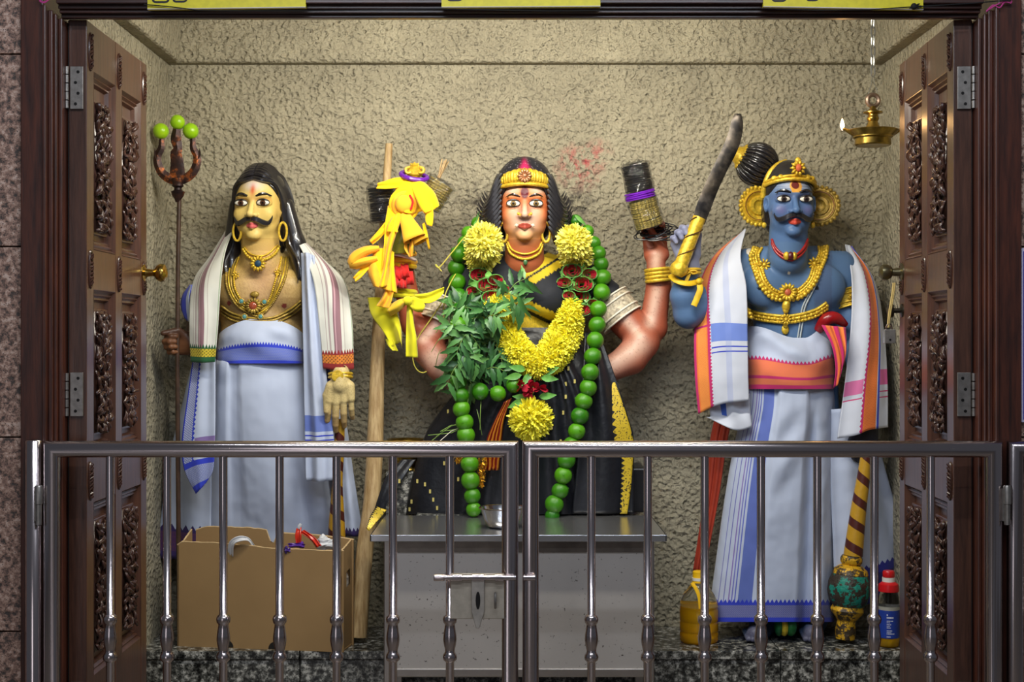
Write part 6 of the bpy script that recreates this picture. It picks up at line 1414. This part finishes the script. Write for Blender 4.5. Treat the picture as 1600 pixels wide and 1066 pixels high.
# ================= things in front =================
# steel table
TD0, TD1 = 4.6, 5.115; tx0, tx1 = P(578, 0, TD0).x, P(1042, 0, TD0).x
T = thing('steel_table', 'stainless steel cabinet table in front of the seated goddess', 'table', ((tx0+tx1)/2, 4.85, 0))
TOPM = plain('polished_table_top', L(176, 176, 178), .22, .85, vs=5, dark=.9)
b = MB().box((tx0, TD0, TZ-.004), (tx1, TD1, TZ)); b.box((tx0, TD0, TZ-.022), (tx1, TD0+.006, TZ)); b.box((tx0, TD0, TZ-.022), (tx0+.006, TD1, TZ)); b.box((tx1-.006, TD0, TZ-.022), (tx1, TD1, TZ)); b.build('table_top', TOPM, T, smooth=False, bev=.003)
SHEET = NM('scuffed_sheet_steel', .42, .45); SHEET.inp('Base Color', SHEET.mix(SHEET.ramp(SHEET.noise(110, 3), [(.28, (0, 0, 0, 1)), (.34, (1, 1, 1, 1))]), L(80, 72, 68), L(186, 180, 174))); SHEET.inp('Roughness', SHEET.noise(12)*.3+.28); SHEET.bump(SHEET.noise(5), .12, .02); SHEET = SHEET.m
bx0, bx1 = P(600, 0, 4.64).x, P(1022, 0, 4.64).x; zb = P(0, 1058, 4.64).z
MB().box((bx0, 4.646, zb+.002), (bx1, 5.04, TZ-.02)).build('carcass', SHEET, T, smooth=False)
MB().box((P(618, 0, 4.64).x, 4.64, zb+.012), (P(1006, 0, 4.64).x, 4.648, TZ-.026)).build('front_panel', SHEET, T, smooth=False, bev=.002)
for xa, xb in ((bx0, P(619, 0, 4.64).x), (P(1010, 0, 4.64).x, bx1)): MB().box((xa, 4.632, 0), (xb, 4.66, TZ-.02)).build('leg', STEELP, T, smooth=False, bev=.003)
for xa, xb in ((bx0, bx0+.03), (bx1-.03, bx1)): MB().box((xa, 5.01, 0), (xb, 5.04, TZ-.02)).build('leg', STEELP, T, smooth=False, bev=.003)
MB().box((P(619, 0, 4.64).x, 4.634, zb), (P(1010, 0, 4.64).x, 4.65, zb+.028)).build('bottom_rail', STEELP, T, smooth=False, bev=.003)
MB().box((P(619, 0, 4.64).x, 4.636, P(0, 863, 4.64).z), (P(1010, 0, 4.64).x, 4.648, TZ-.024)).build('top_rail', plain('dull_steel_rail', L(128, 120, 112), .4, .9, vs=20), T, smooth=False)
# bowl on the table
t = thing('steel_bowl', 'small stainless steel bowl standing on the table edge', 'bowl', P(785, 824, 4.78)); v = 4.78/FL; c = Vector((P(785, 0, 4.78).x, 4.78, TZ+.0005))
MB().lathe([(r*v, h*v) for r, h in ((3, 0), (20, 0), (25, 3), (30, 14), (34, 29), (37, 30), (37, 31.5), (33.5, 31), (29, 14), (23, 5), (2, 4))], Matrix.Translation(c), 32).build('bowl', plain('bright_steel', L(214, 214, 216), .14, 1, vary=0), t)
MB().tube([c+Vector((36.5*v*math.cos(a), 36.5*v*math.sin(a), 31*v)) for a in np.linspace(0, 2*PI, 36)[:-1]], 1.1*v, 6, closed=True).build('rolled_rim', STEEL, t)
# wooden staff leaning beside the goddess
STW = NM('pale_stripped_wood', .6); nn = STW.noise(6, 5, .6, vec=STW.coord(scale=(16, 16, 1.5))); STW.inp('Base Color', STW.ramp(nn, [(.3, L(150, 118, 74)), (.7, L(206, 178, 130))])); STW.bump(nn, .3, .004); STW = STW.m
t = thing('wooden_staff', 'tall pale wooden staff leaning on the wall left of the goddess', 'staff', P(576, 985, 5.19))
D_ = lambda y: lerp(5.40, 5.2, (y-225)/760)
MB().tube(crom([P(x, y, D_(y)) for x, y in ((608, 225), (604, 290), (597, 420), (590, 560), (586, 690), (580, 790), (570, 860), (560, 996))], 40), [lerp(5.8, 13, min(1, i/24))*5.3/FL for i in range(40)], 16).build('pole', STW, t)
# yellow cloths and bangles tied on the goddess's raised left hand
u = 5.3/FL
YEL1 = cloth('turmeric_yellow_cloth', L(250, 200, 6), rough=.9, bump=.3); YEL2 = cloth('orange_yellow_cloth', L(240, 176, 36), rough=.9, bump=.3); YEL3 = cloth('lime_yellow_cloth', L(214, 206, 20), rough=.9, bump=.3); REDC = cloth('red_cloth', L(206, 26, 22), rough=.9, bump=.3)
def strip(par, cols, mat, name, seed, amp=.006, nu=14, nv=26):
    w_ = wrinkle(seed, amp*1.5, 5, .5); R = random.Random(seed); ph = R.uniform(0, 6)
    return sheet(cols, nu, nv, lambda a, v: w_(a*.55, v)+amp*1.1*math.sin(a*8+ph+v*2.5)*(.35+.65*v)).build(name, mat, par, solid=.002, ang=180)
Y = thing('yellow_cloth_strips', 'yellow cloth strips and knots wrapped over the goddess raised left hand', 'cloth', P(625, 460, 5.2))
strip(Y, [[(636, 276, 5.19), (616, 278, 5.16), (600, 283, 5.15), (590, 286, 5.15)], [(640, 290, 5.19), (622, 293, 5.155), (604, 295, 5.145), (588, 295, 5.145)]], YEL1, 'cloth_tongue', 1)
strip(Y, [[(616, 288, 5.19), (620, 310, 5.15), (625, 330, 5.14)], [(636, 282, 5.17), (640, 306, 5.13), (640, 334, 5.12)], [(660, 284, 5.19), (664, 306, 5.15), (660, 330, 5.15)]], YEL1, 'hood', 2, .008)
strip(Y, [[(640, 284, 5.16), (648, 305, 5.12), (656, 324, 5.11), (664, 335, 5.11)], [(654, 283, 5.16), (668, 300, 5.115), (677, 315, 5.105), (680, 326, 5.1)], [(664, 286, 5.18), (678, 300, 5.15), (684, 312, 5.13), (687, 322, 5.12)]], YEL1, 'fall', 3)
strip(Y, [[(656, 312, 5.13), (664, 330, 5.11), (665, 345, 5.105), (668, 352, 5.105)], [(668, 308, 5.13), (676, 325, 5.105), (677, 342, 5.1), (675, 354, 5.1)]], YEL1, 'fall', 4)
MB().ell(P(631, 319, 5.125), (13*u, 9*u, 14*u), n=16, m=12).build('knot', YEL2, Y)
for k, (rx, ry, dd) in enumerate(((17, 18, 0), (21, 23, .012))):
    MB().tube([P(632+rx*math.cos(a), 320+ry*math.sin(a), 5.135+dd+.006*math.sin(a*3+k)) for a in np.linspace(0, 2*PI, 26)[:-1]], .0085, 7, closed=True, flat=.7).build('knot_wrap', (YEL2, YEL1)[k], Y)
MB().tube(crom([P(640, 305, 5.12), P(645, 315, 5.115), P(642, 328, 5.115)], 10), .004, 6).build('red_edge', REDC, Y)
def cone(a, b_, r0, r1, mat, name, sq=.6):
    a, b_ = Vector(a), Vector(b_); z = (b_-a).normalized(); x = z.cross(Vector((0, 1, 0))).normalized(); y = z.cross(x)
    MB().grid(lambda s, v: a.lerp(b_, v)+(x*math.cos(s*2*PI)+y*math.sin(s*2*PI)*sq)*lerp(r0, r1, v)*(1+.06*math.sin(s*19)), 28, 8, True).build(name, mat, Y, solid=.003, ang=180)
cone(P(631, 334, 5.13), P(648, 374, 5.105), 7*u, 17*u, YEL2, 'cone_fold'); cone(P(640, 345, 5.14), P(658, 378, 5.12), 6*u, 12*u, YEL2, 'cone_fold')
strip(Y, [[(606, 322, 5.15), (602, 350, 5.13), (600, 385, 5.12), (596, 420, 5.11), (583, 448, 5.105)], [(618, 318, 5.14), (612, 350, 5.11), (606, 385, 5.1), (602, 420, 5.095), (597, 449, 5.09)], [(630, 335, 5.14), (622, 358, 5.115), (612, 390, 5.11), (607, 420, 5.105), (606, 446, 5.1)]], YEL1, 'long_strip', 5, .008, 18, 40)
strip(Y, [[(612, 340, 5.12), (606, 352, 5.11), (604, 362, 5.11)], [(624, 338, 5.11), (620, 352, 5.1), (622, 363, 5.1)]], YEL1, 'short_strip', 16)
strip(Y, [[(604, 345, 5.14), (590, 362, 5.13), (577, 376, 5.13)], [(606, 358, 5.14), (594, 372, 5.12), (582, 382, 5.12)]], YEL1, 'side_tip', 6)
MB().tube(crom([P(592, 388, 5.13), P(572, 392, 5.12), P(556, 402, 5.12), P(552, 412, 5.125), P(566, 410, 5.12), P(590, 404, 5.12)], 22), [u*(6+7*math.sin(PI*i/21)) for i in range(22)], 12, flat=.7).build('puffed_loop', YEL2, Y)
strip(Y, [[(570, 410, 5.125), (560, 424, 5.12), (552, 434, 5.12)], [(580, 416, 5.12), (566, 432, 5.11), (556, 441, 5.11)]], YEL1, 'side_tip', 7)
strip(Y, [[(570, 405, 5.13), (574, 425, 5.115), (584, 448, 5.11)], [(592, 400, 5.12), (590, 425, 5.105), (594, 450, 5.1)], [(610, 402, 5.13), (611, 425, 5.115), (612, 456, 5.11)]], YEL2, 'lower_fall', 8, .01)
for x, y in ((622, 428), (633, 424), (640, 436), (617, 440), (628, 442)): 
    R = random.Random(x); strip(Y, [[(x-7, y-12, 5.2), (x-6, y, 5.165), (x-5, y+9, 5.17)], [(x+5, y-12, 5.2), (x+6, y, 5.16), (x+7, y+9, 5.17)]], REDC, 'red_scrap', x, .006, 8, 10)
for dy, m_, r in ((395, YEL2, 20), (408, YEL2, 21), (455, YEL3, 21), (462, YEL3, 22), (415, YEL1, 20)): bangle('wrap', P(628, dy, 5.255), (.08, 0, 1), r*u, .009, m_, Y)
MB().tube(crom([P(608, 397, 5.2), P(622, 398, 5.17), P(640, 403, 5.17), P(648, 406, 5.19)], 12), [u*4.5]*12, 8, flat=.6).build('pale_bangle', plain('pale_pink_bangle', L(214, 196, 190), .35, vary=0), Y)
strip(Y, [[(610, 345, 5.17), (606, 372, 5.15), (604, 398, 5.15)], [(626, 342, 5.15), (624, 370, 5.13), (626, 396, 5.13)], [(642, 345, 5.16), (646, 372, 5.14), (648, 396, 5.14)]], plain('dull_green_leaf_wrap', L(120, 120, 40), .3, vs=18, dark=.4), 'leaf_wrap', 41, .012)
strip(Y, [[(634, 376, 5.13), (632, 388, 5.12), (640, 402, 5.12)], [(646, 376, 5.12), (646, 388, 5.115), (645, 400, 5.12)]], YEL2, 'short_strip', 42)
strip(Y, [[(660, 350, 5.13), (663, 366, 5.12), (670, 390, 5.13)], [(664, 348, 5.13), (668, 366, 5.12), (672, 390, 5.13)]], YEL1, 'frayed_strand', 43, .003, 4, 14)
strip(Y, [[(582, 392, 5.145), (585, 418, 5.13), (600, 452, 5.12)], [(600, 388, 5.14), (602, 420, 5.12), (612, 455, 5.115)], [(616, 394, 5.14), (616, 420, 5.125), (620, 458, 5.12)]], YEL1, 'lower_fall', 44, .01)
strip(Y, [[(604, 450, 5.13), (596, 466, 5.12), (588, 478, 5.12)], [(616, 452, 5.12), (612, 470, 5.11), (608, 482, 5.11)]], YEL2, 'lower_fall', 45, .008)
LY = thing('lime_yellow_scarf', 'lime yellow scarf tied in a bow on the raised left forearm', 'cloth', P(640, 556, 5.15))
strip(LY, [[(574, 465, 5.19), (580, 492, 5.17), (600, 520, 5.16), (612, 542, 5.16)], [(600, 466, 5.16), (606, 490, 5.145), (618, 512, 5.14), (626, 535, 5.14)], [(618, 480, 5.18), (624, 500, 5.16), (628, 520, 5.155), (628, 543, 5.155)]], YEL3, 'drape', 9, .009, 18, 24)
strip(LY, [[(602, 530, 5.165), (606, 540, 5.16), (614, 548, 5.16)], [(612, 528, 5.16), (618, 540, 5.155), (622, 549, 5.155)]], YEL3, 'ragged_end', 13)
strip(LY, [[(636, 470, 5.14), (635, 500, 5.125), (634, 530, 5.12), (634, 558, 5.12)], [(644, 470, 5.135), (646, 500, 5.12), (651, 530, 5.115), (653, 559, 5.115)]], YEL3, 'bow_tail', 10, .005, 10, 30)
for s_, c0 in ((-1, (610, 488)), (1, (660, 482))):
    strip(LY, [[(636, 466, 5.14), (636+s_*12, 468 if s_ < 0 else 464, 5.115), (c0[0], c0[1]-12, 5.12)], [(636, 470, 5.13), (636+s_*14, 476, 5.09), (c0[0]+s_*4, c0[1]-4, 5.105)], [(636, 474, 5.14), (636+s_*12, 486, 5.115), (c0[0], c0[1]+6, 5.12)]], cloth('bow_yellow', L(214, 176, 30), rough=.9, bump=.3) if s_ < 0 else YEL3, 'bow_loop', 11+s_, .006, 12, 14)
MB().ell(P(637, 470, 5.115), (8*u, 7*u, 7*u), n=12).build('bow_knot', YEL3, LY)
strip(LY, [[(648, 460, 5.16), (668, 458, 5.15), (682, 453, 5.15), (694, 449, 5.15)], [(650, 472, 5.155), (670, 474, 5.14), (684, 468, 5.14), (693, 458, 5.14)]], YEL3, 'side_tail', 12)
# what the raised left hand holds
bangle_roll('bangle_roll', 'black bangle roll in plastic sticking out left of the yellow cloth', P(601, 345, 5.25), P(594, 292, 5.24), 19*u, 14, BLB, True, .0034)
bangle_roll('bangle_roll', 'gold bangle roll in plastic sticking out right of the yellow cloth', P(668, 322, 5.23), P(690, 285, 5.225), 19*u, 11, GLB, True, .004)
t = thing('stick_bundle', 'bundle of thin dry sticks behind the gold bangle roll', 'sticks', P(680, 295, 5.27)); R = random.Random(2)
for i in range(9): MB().tube([P(678+R.uniform(-3, 3), 296, 5.27+R.uniform(-.008, .008)), P(697+R.uniform(-7, 7), 250+R.uniform(-2, 4), 5.27+R.uniform(-.01, .01))], .0028, 5).build('stick', STW, t)
t = thing('purple_bangle', 'thick purple bangle lying on top of the yellow cloth', 'bangle', P(647, 282, 5.18)); c = P(647, 275, 5.2)
MB().tube([c+Vector((20*u*math.cos(a), 18*u*math.sin(a), -3.5*u*math.cos(a)+7*u*math.sin(a))) for a in np.linspace(0, 2*PI, 34)[:-1]], 3.6*u, 8, closed=True).build('ring', PURB, t)
t = thing('gold_finial', 'small gold finial poking up through the purple bangle', 'finial', P(648, 285, 5.205)); v = 5.21/FL; M_ = Matrix.Translation(P(648, 288, 5.21))
MB().lathe([(r*v, h*v) for r, h in ((8, 0), (9, 6), (7, 10), (12, 14), (13, 20), (9, 25), (7, 27), (8, 29), (6, 31), (2, 33))], M_, 18).build('knob', GOLD, t)
b = MB()
for s_ in (-1, 1): b.tube(crom([P(648+s_*3, 268, 5.19), P(648+s_*12, 270, 5.185), P(648+s_*14, 264, 5.185), P(648+s_*8, 261, 5.19)], 12), 2.4*v, 6)
for i in range(5): b.tube([P(643+i*2.5, 262, 5.2), P(642+i*2.8, 255-2*(i == 2), 5.2)], [1.8*v, 1.1*v], 6)
b.build('scrollwork', GOLD, t)
# the sides of the box: torn cardboard carton with litter
CB = NM('brown_corrugated_cardboard', .85); CB.inp('Base Color', CB.mix(CB.noise(5, 4), L(140, 110, 70), L(160, 128, 84))); CB.bump(CB.noise(8, 3), .15, .01); CB = CB.m
CBE = plain('pale_torn_card_edge', L(200, 170, 124), .9, vs=60)
f0, f1 = P(277, 1010, 5.142), P(537, 1019, 5.04); f0.z = f1.z = LZ; ex = (f1-f0); W_ = ex.length; ex.normalize(); ey = Vector((-ex.y, ex.x, 0)); BH, BD = .369, .125
MC = Matrix(((ex.x, ey.x, 0, f0.x), (ex.y, ey.y, 0, f0.y), (0, 0, 1, LZ), (0, 0, 0, 1)))
t = thing('cardboard_box', 'torn open brown cardboard box on the ledge in front of the dhoti', 'box', f0.lerp(f1, .5))
def wall(name, pa, pb, tops, holes=(), th=.006):
    """cardboard panel from pa to pb (local xy) with a ragged top edge given as (t, height)"""
    pa, pb = Vector(pa), Vector(pb); d = pb-pa; n = Vector((-d.y, d.x)).normalized()*th
    N = 40; b = MB(); V, F = [], []; R = random.Random(len(name)+int(pa.x*100))
    ts = np.linspace(0, 1, N+1); hs = np.interp(ts, [q[0] for q in tops], [q[1] for q in tops])+np.array([R.uniform(-.0012, .0012) for _ in ts])
    zs = [0, .35, .6, .75, 1]
    for k, tt in enumerate(ts):
        for z in zs:
            p = pa+d*tt
            for s_ in (0, 1): V.append(MC @ Vector((p.x+n.x*s_, p.y+n.y*s_, z*hs[k])))
    m = len(zs)*2
    for k in range(N):
        for j in range(len(zs)-1):
            a = k*m+j*2
            skip = any(h0 <= ts[k]+.5/N <= h1 and j == hj for h0, h1, hj in holes)
            if not skip: F += [(a, a+m, a+m+2, a+2), (a+1, a+3, a+m+3, a+m+1)]
        a = k*m; F.append((a+m-2, a+m+m-2, a+m+m-1, a+m-1)); F.append((a, a+1, a+m+1, a+m))
    F += [tuple([j*2 for j in range(len(zs))]+[j*2+1 for j in range(len(zs))][::-1]), tuple([N*m+j*2 for j in range(len(zs))][::-1]+[N*m+j*2+1 for j in range(len(zs))])]
    o = b.add(V, F).build(name, CB, t, smooth=False)
    MB().tube([MC @ Vector(((pa+d*tt).x+n.x*.5, (pa+d*tt).y+n.y*.5, h+.001)) for tt, h in zip(ts, hs)], .0036, 5, flat=.9).build('torn_edge', CBE, o)
    return o
wall('front_panel', (0, 0), (W_, 0), [(0, .362), (.03, .373), (.25, .372), (.5, .362), (.55, .358), (.8, .355), (.97, .352), (1, .356)])
wall('back_panel', (0.02, BD), (W_, BD), [(0, .40), (.08, .413), (.30, .412), (.34, .412), (.45, .405), (.47, .365), (.5, .36), (.52, .398), (.75, .392), (.9, .385), (1, .378)])
wall('side_panel', (W_-.006, 0), (W_-.006, BD), [(0, .356), (.5, .366), (1, .379)], ((.45, .8, 2),))
wall('side_panel', (.006, 0), (.006, BD), [(0, .362), (.4, .37), (1, .402)])
b = MB(); b.box((.004, .004, .001), (W_-.004, BD-.004, .006), MC); b.build('bottom', CB, t, smooth=False)
b = MB().box((.006, .004, .006), (W_-.01, BD-.008, .27), MC); o = b.build('litter', plain('crumpled_paper', L(170, 160, 150), .8, vs=14, bump=.8, bs=20, bd=.03), None, smooth=False, bev=.02); tag(o, 'crumpled paper litter filling the cardboard box', 'litter', None, 'stuff')
for hx in (.30, .595):
    b = MB(); b.prism([(.026*math.cos(a), .026*math.sin(a)) for a in np.linspace(0, PI, 14)], -.0004, .0004, MC @ Matrix.Translation((hx*W_, -.0012, .003)) @ Matrix.Rotation(PI/2, 4, 'X')); b.build('finger_hole', plain('dark_card_hole', L(22, 17, 12), .9, vary=0) if hx < .5 else bpy.data.materials['dark_card_hole'], t, smooth=False)
def crumple(name, lab, cat, c, r, mat, seed, sq=(1, 1, 1), sub=2):
    R = random.Random(seed); b = MB(); b.ell((0, 0, 0), (1, 1, 1), n=16, m=12); V = []
    for v in b.V:
        v = Vector(v); k = 1+.28*math.sin(v.x*5+seed)+.22*math.sin(v.z*7+v.y*4+seed*2)+R.uniform(-.12, .12); V.append(tuple(Vector(c)+Vector((v.x*r*sq[0]*k, v.y*r*sq[1]*k, v.z*r*sq[2]*k))))
    b.V = V; return tag(b.build(name, mat, None, smooth=False), lab, cat)
PLW = NM('white_plastic_bag', .3); PLW.inp('Base Color', L(232, 234, 238)); PLW.inp('Transmission Weight', .25); PLW = PLW.m
zl = .40
pb = sheet([[(356, 868, 5.12), (358, 848, 5.1), (372, 838, 5.09), (388, 840, 5.1), (398, 852, 5.12)], [(364, 870, 5.1), (366, 852, 5.08), (376, 846, 5.075), (388, 846, 5.085), (394, 856, 5.11)]], 8, 24, wrinkle(2, .006, 6, 1)).build('plastic_bag', PLW, None, solid=.002, ang=180); tag(pb, 'white plastic bag handle hanging over the front of the cardboard box', 'plastic bag')
crumple('plastic_bag', 'clear crumpled plastic bag at the right in the cardboard box', 'plastic bag', P(508, 850, 5.12), .035, PLW, 3, (1.1, .7, .7))
REDP = plain('red_wrapper', L(216, 52, 32), .3, vs=20); PURP = plain('purple_wrapper', L(94, 50, 160), .3, vs=20)
t2 = thing('red_wrapper', 'folded red wrapper sticking up from the cardboard box', 'wrapper', P(485, 855, 5.1))
sheet([[(463, 826, 5.1), (461, 838, 5.09), (463, 850, 5.09)], [(471, 824, 5.1), (471, 838, 5.085), (470, 850, 5.09)]], 6, 10, wrinkle(1, .004, 4, 1)).build('upright_fold', REDP, t2, solid=.002)
sheet([[(469, 832, 5.1), (484, 843, 5.085), (494, 856, 5.08)], [(475, 828, 5.1), (492, 840, 5.085), (503, 853, 5.08)]], 6, 10, wrinkle(5, .004, 4, 1)).build('long_fold', REDP, t2, solid=.002)
MB().tube([P(467, 827, 5.1), P(468, 822, 5.1), P(470, 819, 5.1)], [.004, .007, .005], 6).build('twisted_end', PLW, t2)
crumple('purple_wrapper', 'purple and white wrapper beside the red wrapper in the box', 'wrapper', P(466, 852, 5.09), .02, PURP, 6, (1.4, .6, .5))
crumple('purple_ball', 'small dark purple bundle at the front edge of the box', 'wrapper', P(448, 860, 5.075), .012, plain('violet_wrapper', L(70, 40, 130), .3, vs=30), 9, (1, .8, 1))
crumple('blue_bag', 'bright blue plastic bag showing through the box side handle hole', 'plastic bag', MC @ Vector((W_-.03, BD*.6, .25)), .026, plain('blue_plastic', L(30, 44, 210), .3, vs=30), 12, (.7, 1, 1.1))
# oil bottles
OILM = NM('golden_oil_in_bottle', .08); OILM.inp('Base Color', L(250, 196, 24)); OILM.inp('Transmission Weight', .5); OILM.inp('IOR', 1.4); OILM = OILM.m
PETM = NM('clear_bottle_plastic', .06); PETM.inp('Base Color', (.95, .95, .92, 1)); PETM.inp('Transmission Weight', 1.0); PETM.inp('IOR', 1.2); PETM = PETM.m
def bottle(name, lab, px, py0, D, prof, oil_to, cap, mat_cap, sq=1.0, n=28):
    v = D/FL; c = P(px, py0, D); c.z = LZ+.0008; t = thing(name, lab, 'bottle', c); M = Matrix.Translation(c) @ Matrix.Diagonal((1, sq, 1, 1))
    MB().lathe([(r*v, h*v) for r, h in prof], M, n).build('bottle', PETM, t, ang=50)
    inner = [(max(.5, r-1.3)*v, (h+.8)*v) for r, h in prof if h <= oil_to]; inner.append((inner[-1][0], oil_to*v)); MB().lathe(inner, M, n).build('oil', OILM, t, ang=50)
    MB().lathe([(r*v, h*v) for r, h in cap], M, 24).build('cap', mat_cap, t, ang=40)
    return t, M, v
YCAP = plain('yellow_plastic_cap', L(228, 180, 24), .35, vary=0); RCAP = plain('red_plastic_cap', L(196, 22, 30), .3, vary=0); WRING = plain('white_cap_ring', L(222, 220, 214), .4, vary=0)
t, M, v = bottle('oil_bottle', 'ribbed bottle of golden cooking oil with yellow cap, left of the blue feet', 1092, 1003, 5.22, [(2, 0), (27, 0), (30, 3), (30, 14), (28.5, 16), (30, 18), (30, 30), (28.5, 32), (30, 34), (30, 50), (28.5, 52), (30, 54), (29, 62), (24, 74), (15, 86), (10, 91), (9.5, 98)], 56, [(10.5, 92), (10.5, 95), (9.8, 96), (9.8, 109), (8, 110.5), (.5, 110.5)], YCAP)
MB().lathe([(10.8*v, 95.5*v), (10.8*v, 100*v)], M, 24).build('cap_ring', WRING, t)
MB().tube(crom([M @ Vector((-11*v, -7*v, 92*v)), M @ Vector((-6*v, -16*v, 84*v)), M @ Vector((-2*v, -23*v, 72*v)), M @ Vector((-1*v, -28*v, 56*v))], 12), .0085, 8, flat=.6).build('handle_strap', YCAP, t)
t, M, v = bottle('oil_bottle', 'small clear oil bottle with red cap and blue label by the right door', 1388.5, 1010, 5.14, [(2, 0), (14, 0), (16, 2), (16.5, 12), (16.5, 64), (15.5, 76), (13, 88), (9, 95), (8.5, 104)], 14, [(8.8, 108), (9.3, 109), (9.3, 116), (8, 118), (.5, 118.5)], RCAP, 1.0)
MB().lathe([(10*v, 101*v), (10*v, 107.5*v)], M, 24).build('cap_ring', WRING, t)
MB().lathe([(15.8*v, 86*v), (16*v, 90*v), (15*v, 97*v), (10*v, 101*v)], M, 24).build('collar', RCAP, t)
LBL = NM('blue_bottle_label', .4); LBL.inp('Base Color', LBL.mix(LBL.noise(12), L(24, 40, 120), L(30, 70, 170))); LBL = LBL.m
lb = MB().lathe([(16.9*v, 15*v), (16.9*v, 58*v)], M, 28, False, False).build('label', LBL, t)
MB().lathe([(16.95*v, 58*v), (16.95*v, 63.5*v)], M, 28, False, False).build('label_band', plain('silver_label_band', L(170, 170, 160), .4, .3, vary=0), lb)
TXT = plain('white_label_print', L(226, 230, 236), .5, vary=0)
def label_line(z, x0, x1, th):
    R = random.Random(int(z*10)); b = MB(); x = x0
    while x < x1:
        w_ = R.uniform(.7, 1.6)
        def q(xx, zz): a = xx/17.05-PI/2+.05; return M @ Vector((17.05*v*math.cos(a), 17.05*v*math.sin(a), zz*v))
        b.add([q(x, z), q(x+w_, z), q(x+w_, z+th), q(x, z+th)], [(0, 1, 2, 3)]); x += w_+R.uniform(.3, .6)
    return b.build('label_print', TXT, lb, smooth=False)
for z, a, c, h in ((50, -8, -6.5, 2.6), (46, -8, 1.5, 2.4), (41.5, -8, 0, 1.2), (39, -8, -4, 1), (36, -8, -2, 1.2), (33.5, -8, -4, 1), (31, -8, -2.5, 1.2), (26.5, -8, -1, 1.1), (24, -8, -2, 1), (21.5, -8, 3, 1.3), (17, -8, -3, 1.2)): label_line(z, a, c, h)['kind'] = 'stuff'
# padlock on a cord from the right door knob
t = thing('hanging_padlock', 'small steel padlock on a yellow cord hanging from the right door knob', 'padlock', P(1389, 537, 4.6))
for o in (0, 2.2): MB().tube(crom([P(1396+o, 442, 4.60), P(1394+o, 460, 4.60), P(1389+o, 490, 4.6), P(1387+o*.6, 512, 4.6)], 14), .003, 6).build('cord', plain('straw_cord', L(186, 160, 96), .8, vary=0) if o == 0 else bpy.data.materials['straw_cord'], t)
MB().tube(crom([P(1385, 520, 4.6), P(1385, 511, 4.6), P(1389, 506, 4.6), P(1393, 511, 4.6), P(1393, 520, 4.6)], 14), .003, 7).build('shackle', STEEL, t)
pl = MB().box(P(1382, 537, 4.59), P(1397, 515, 4.612)).build('lock_body', plain('padlock_steel', L(176, 172, 166), .3, .8, vs=60), t, smooth=False, bev=.002)
MB().lathe([(.0035, -.001), (.0035, .001)], Matrix.Translation(P(1391, 531, 4.589)) @ Matrix.Rotation(PI/2, 4, 'X'), 10).build('keyhole', HOLE, pl)
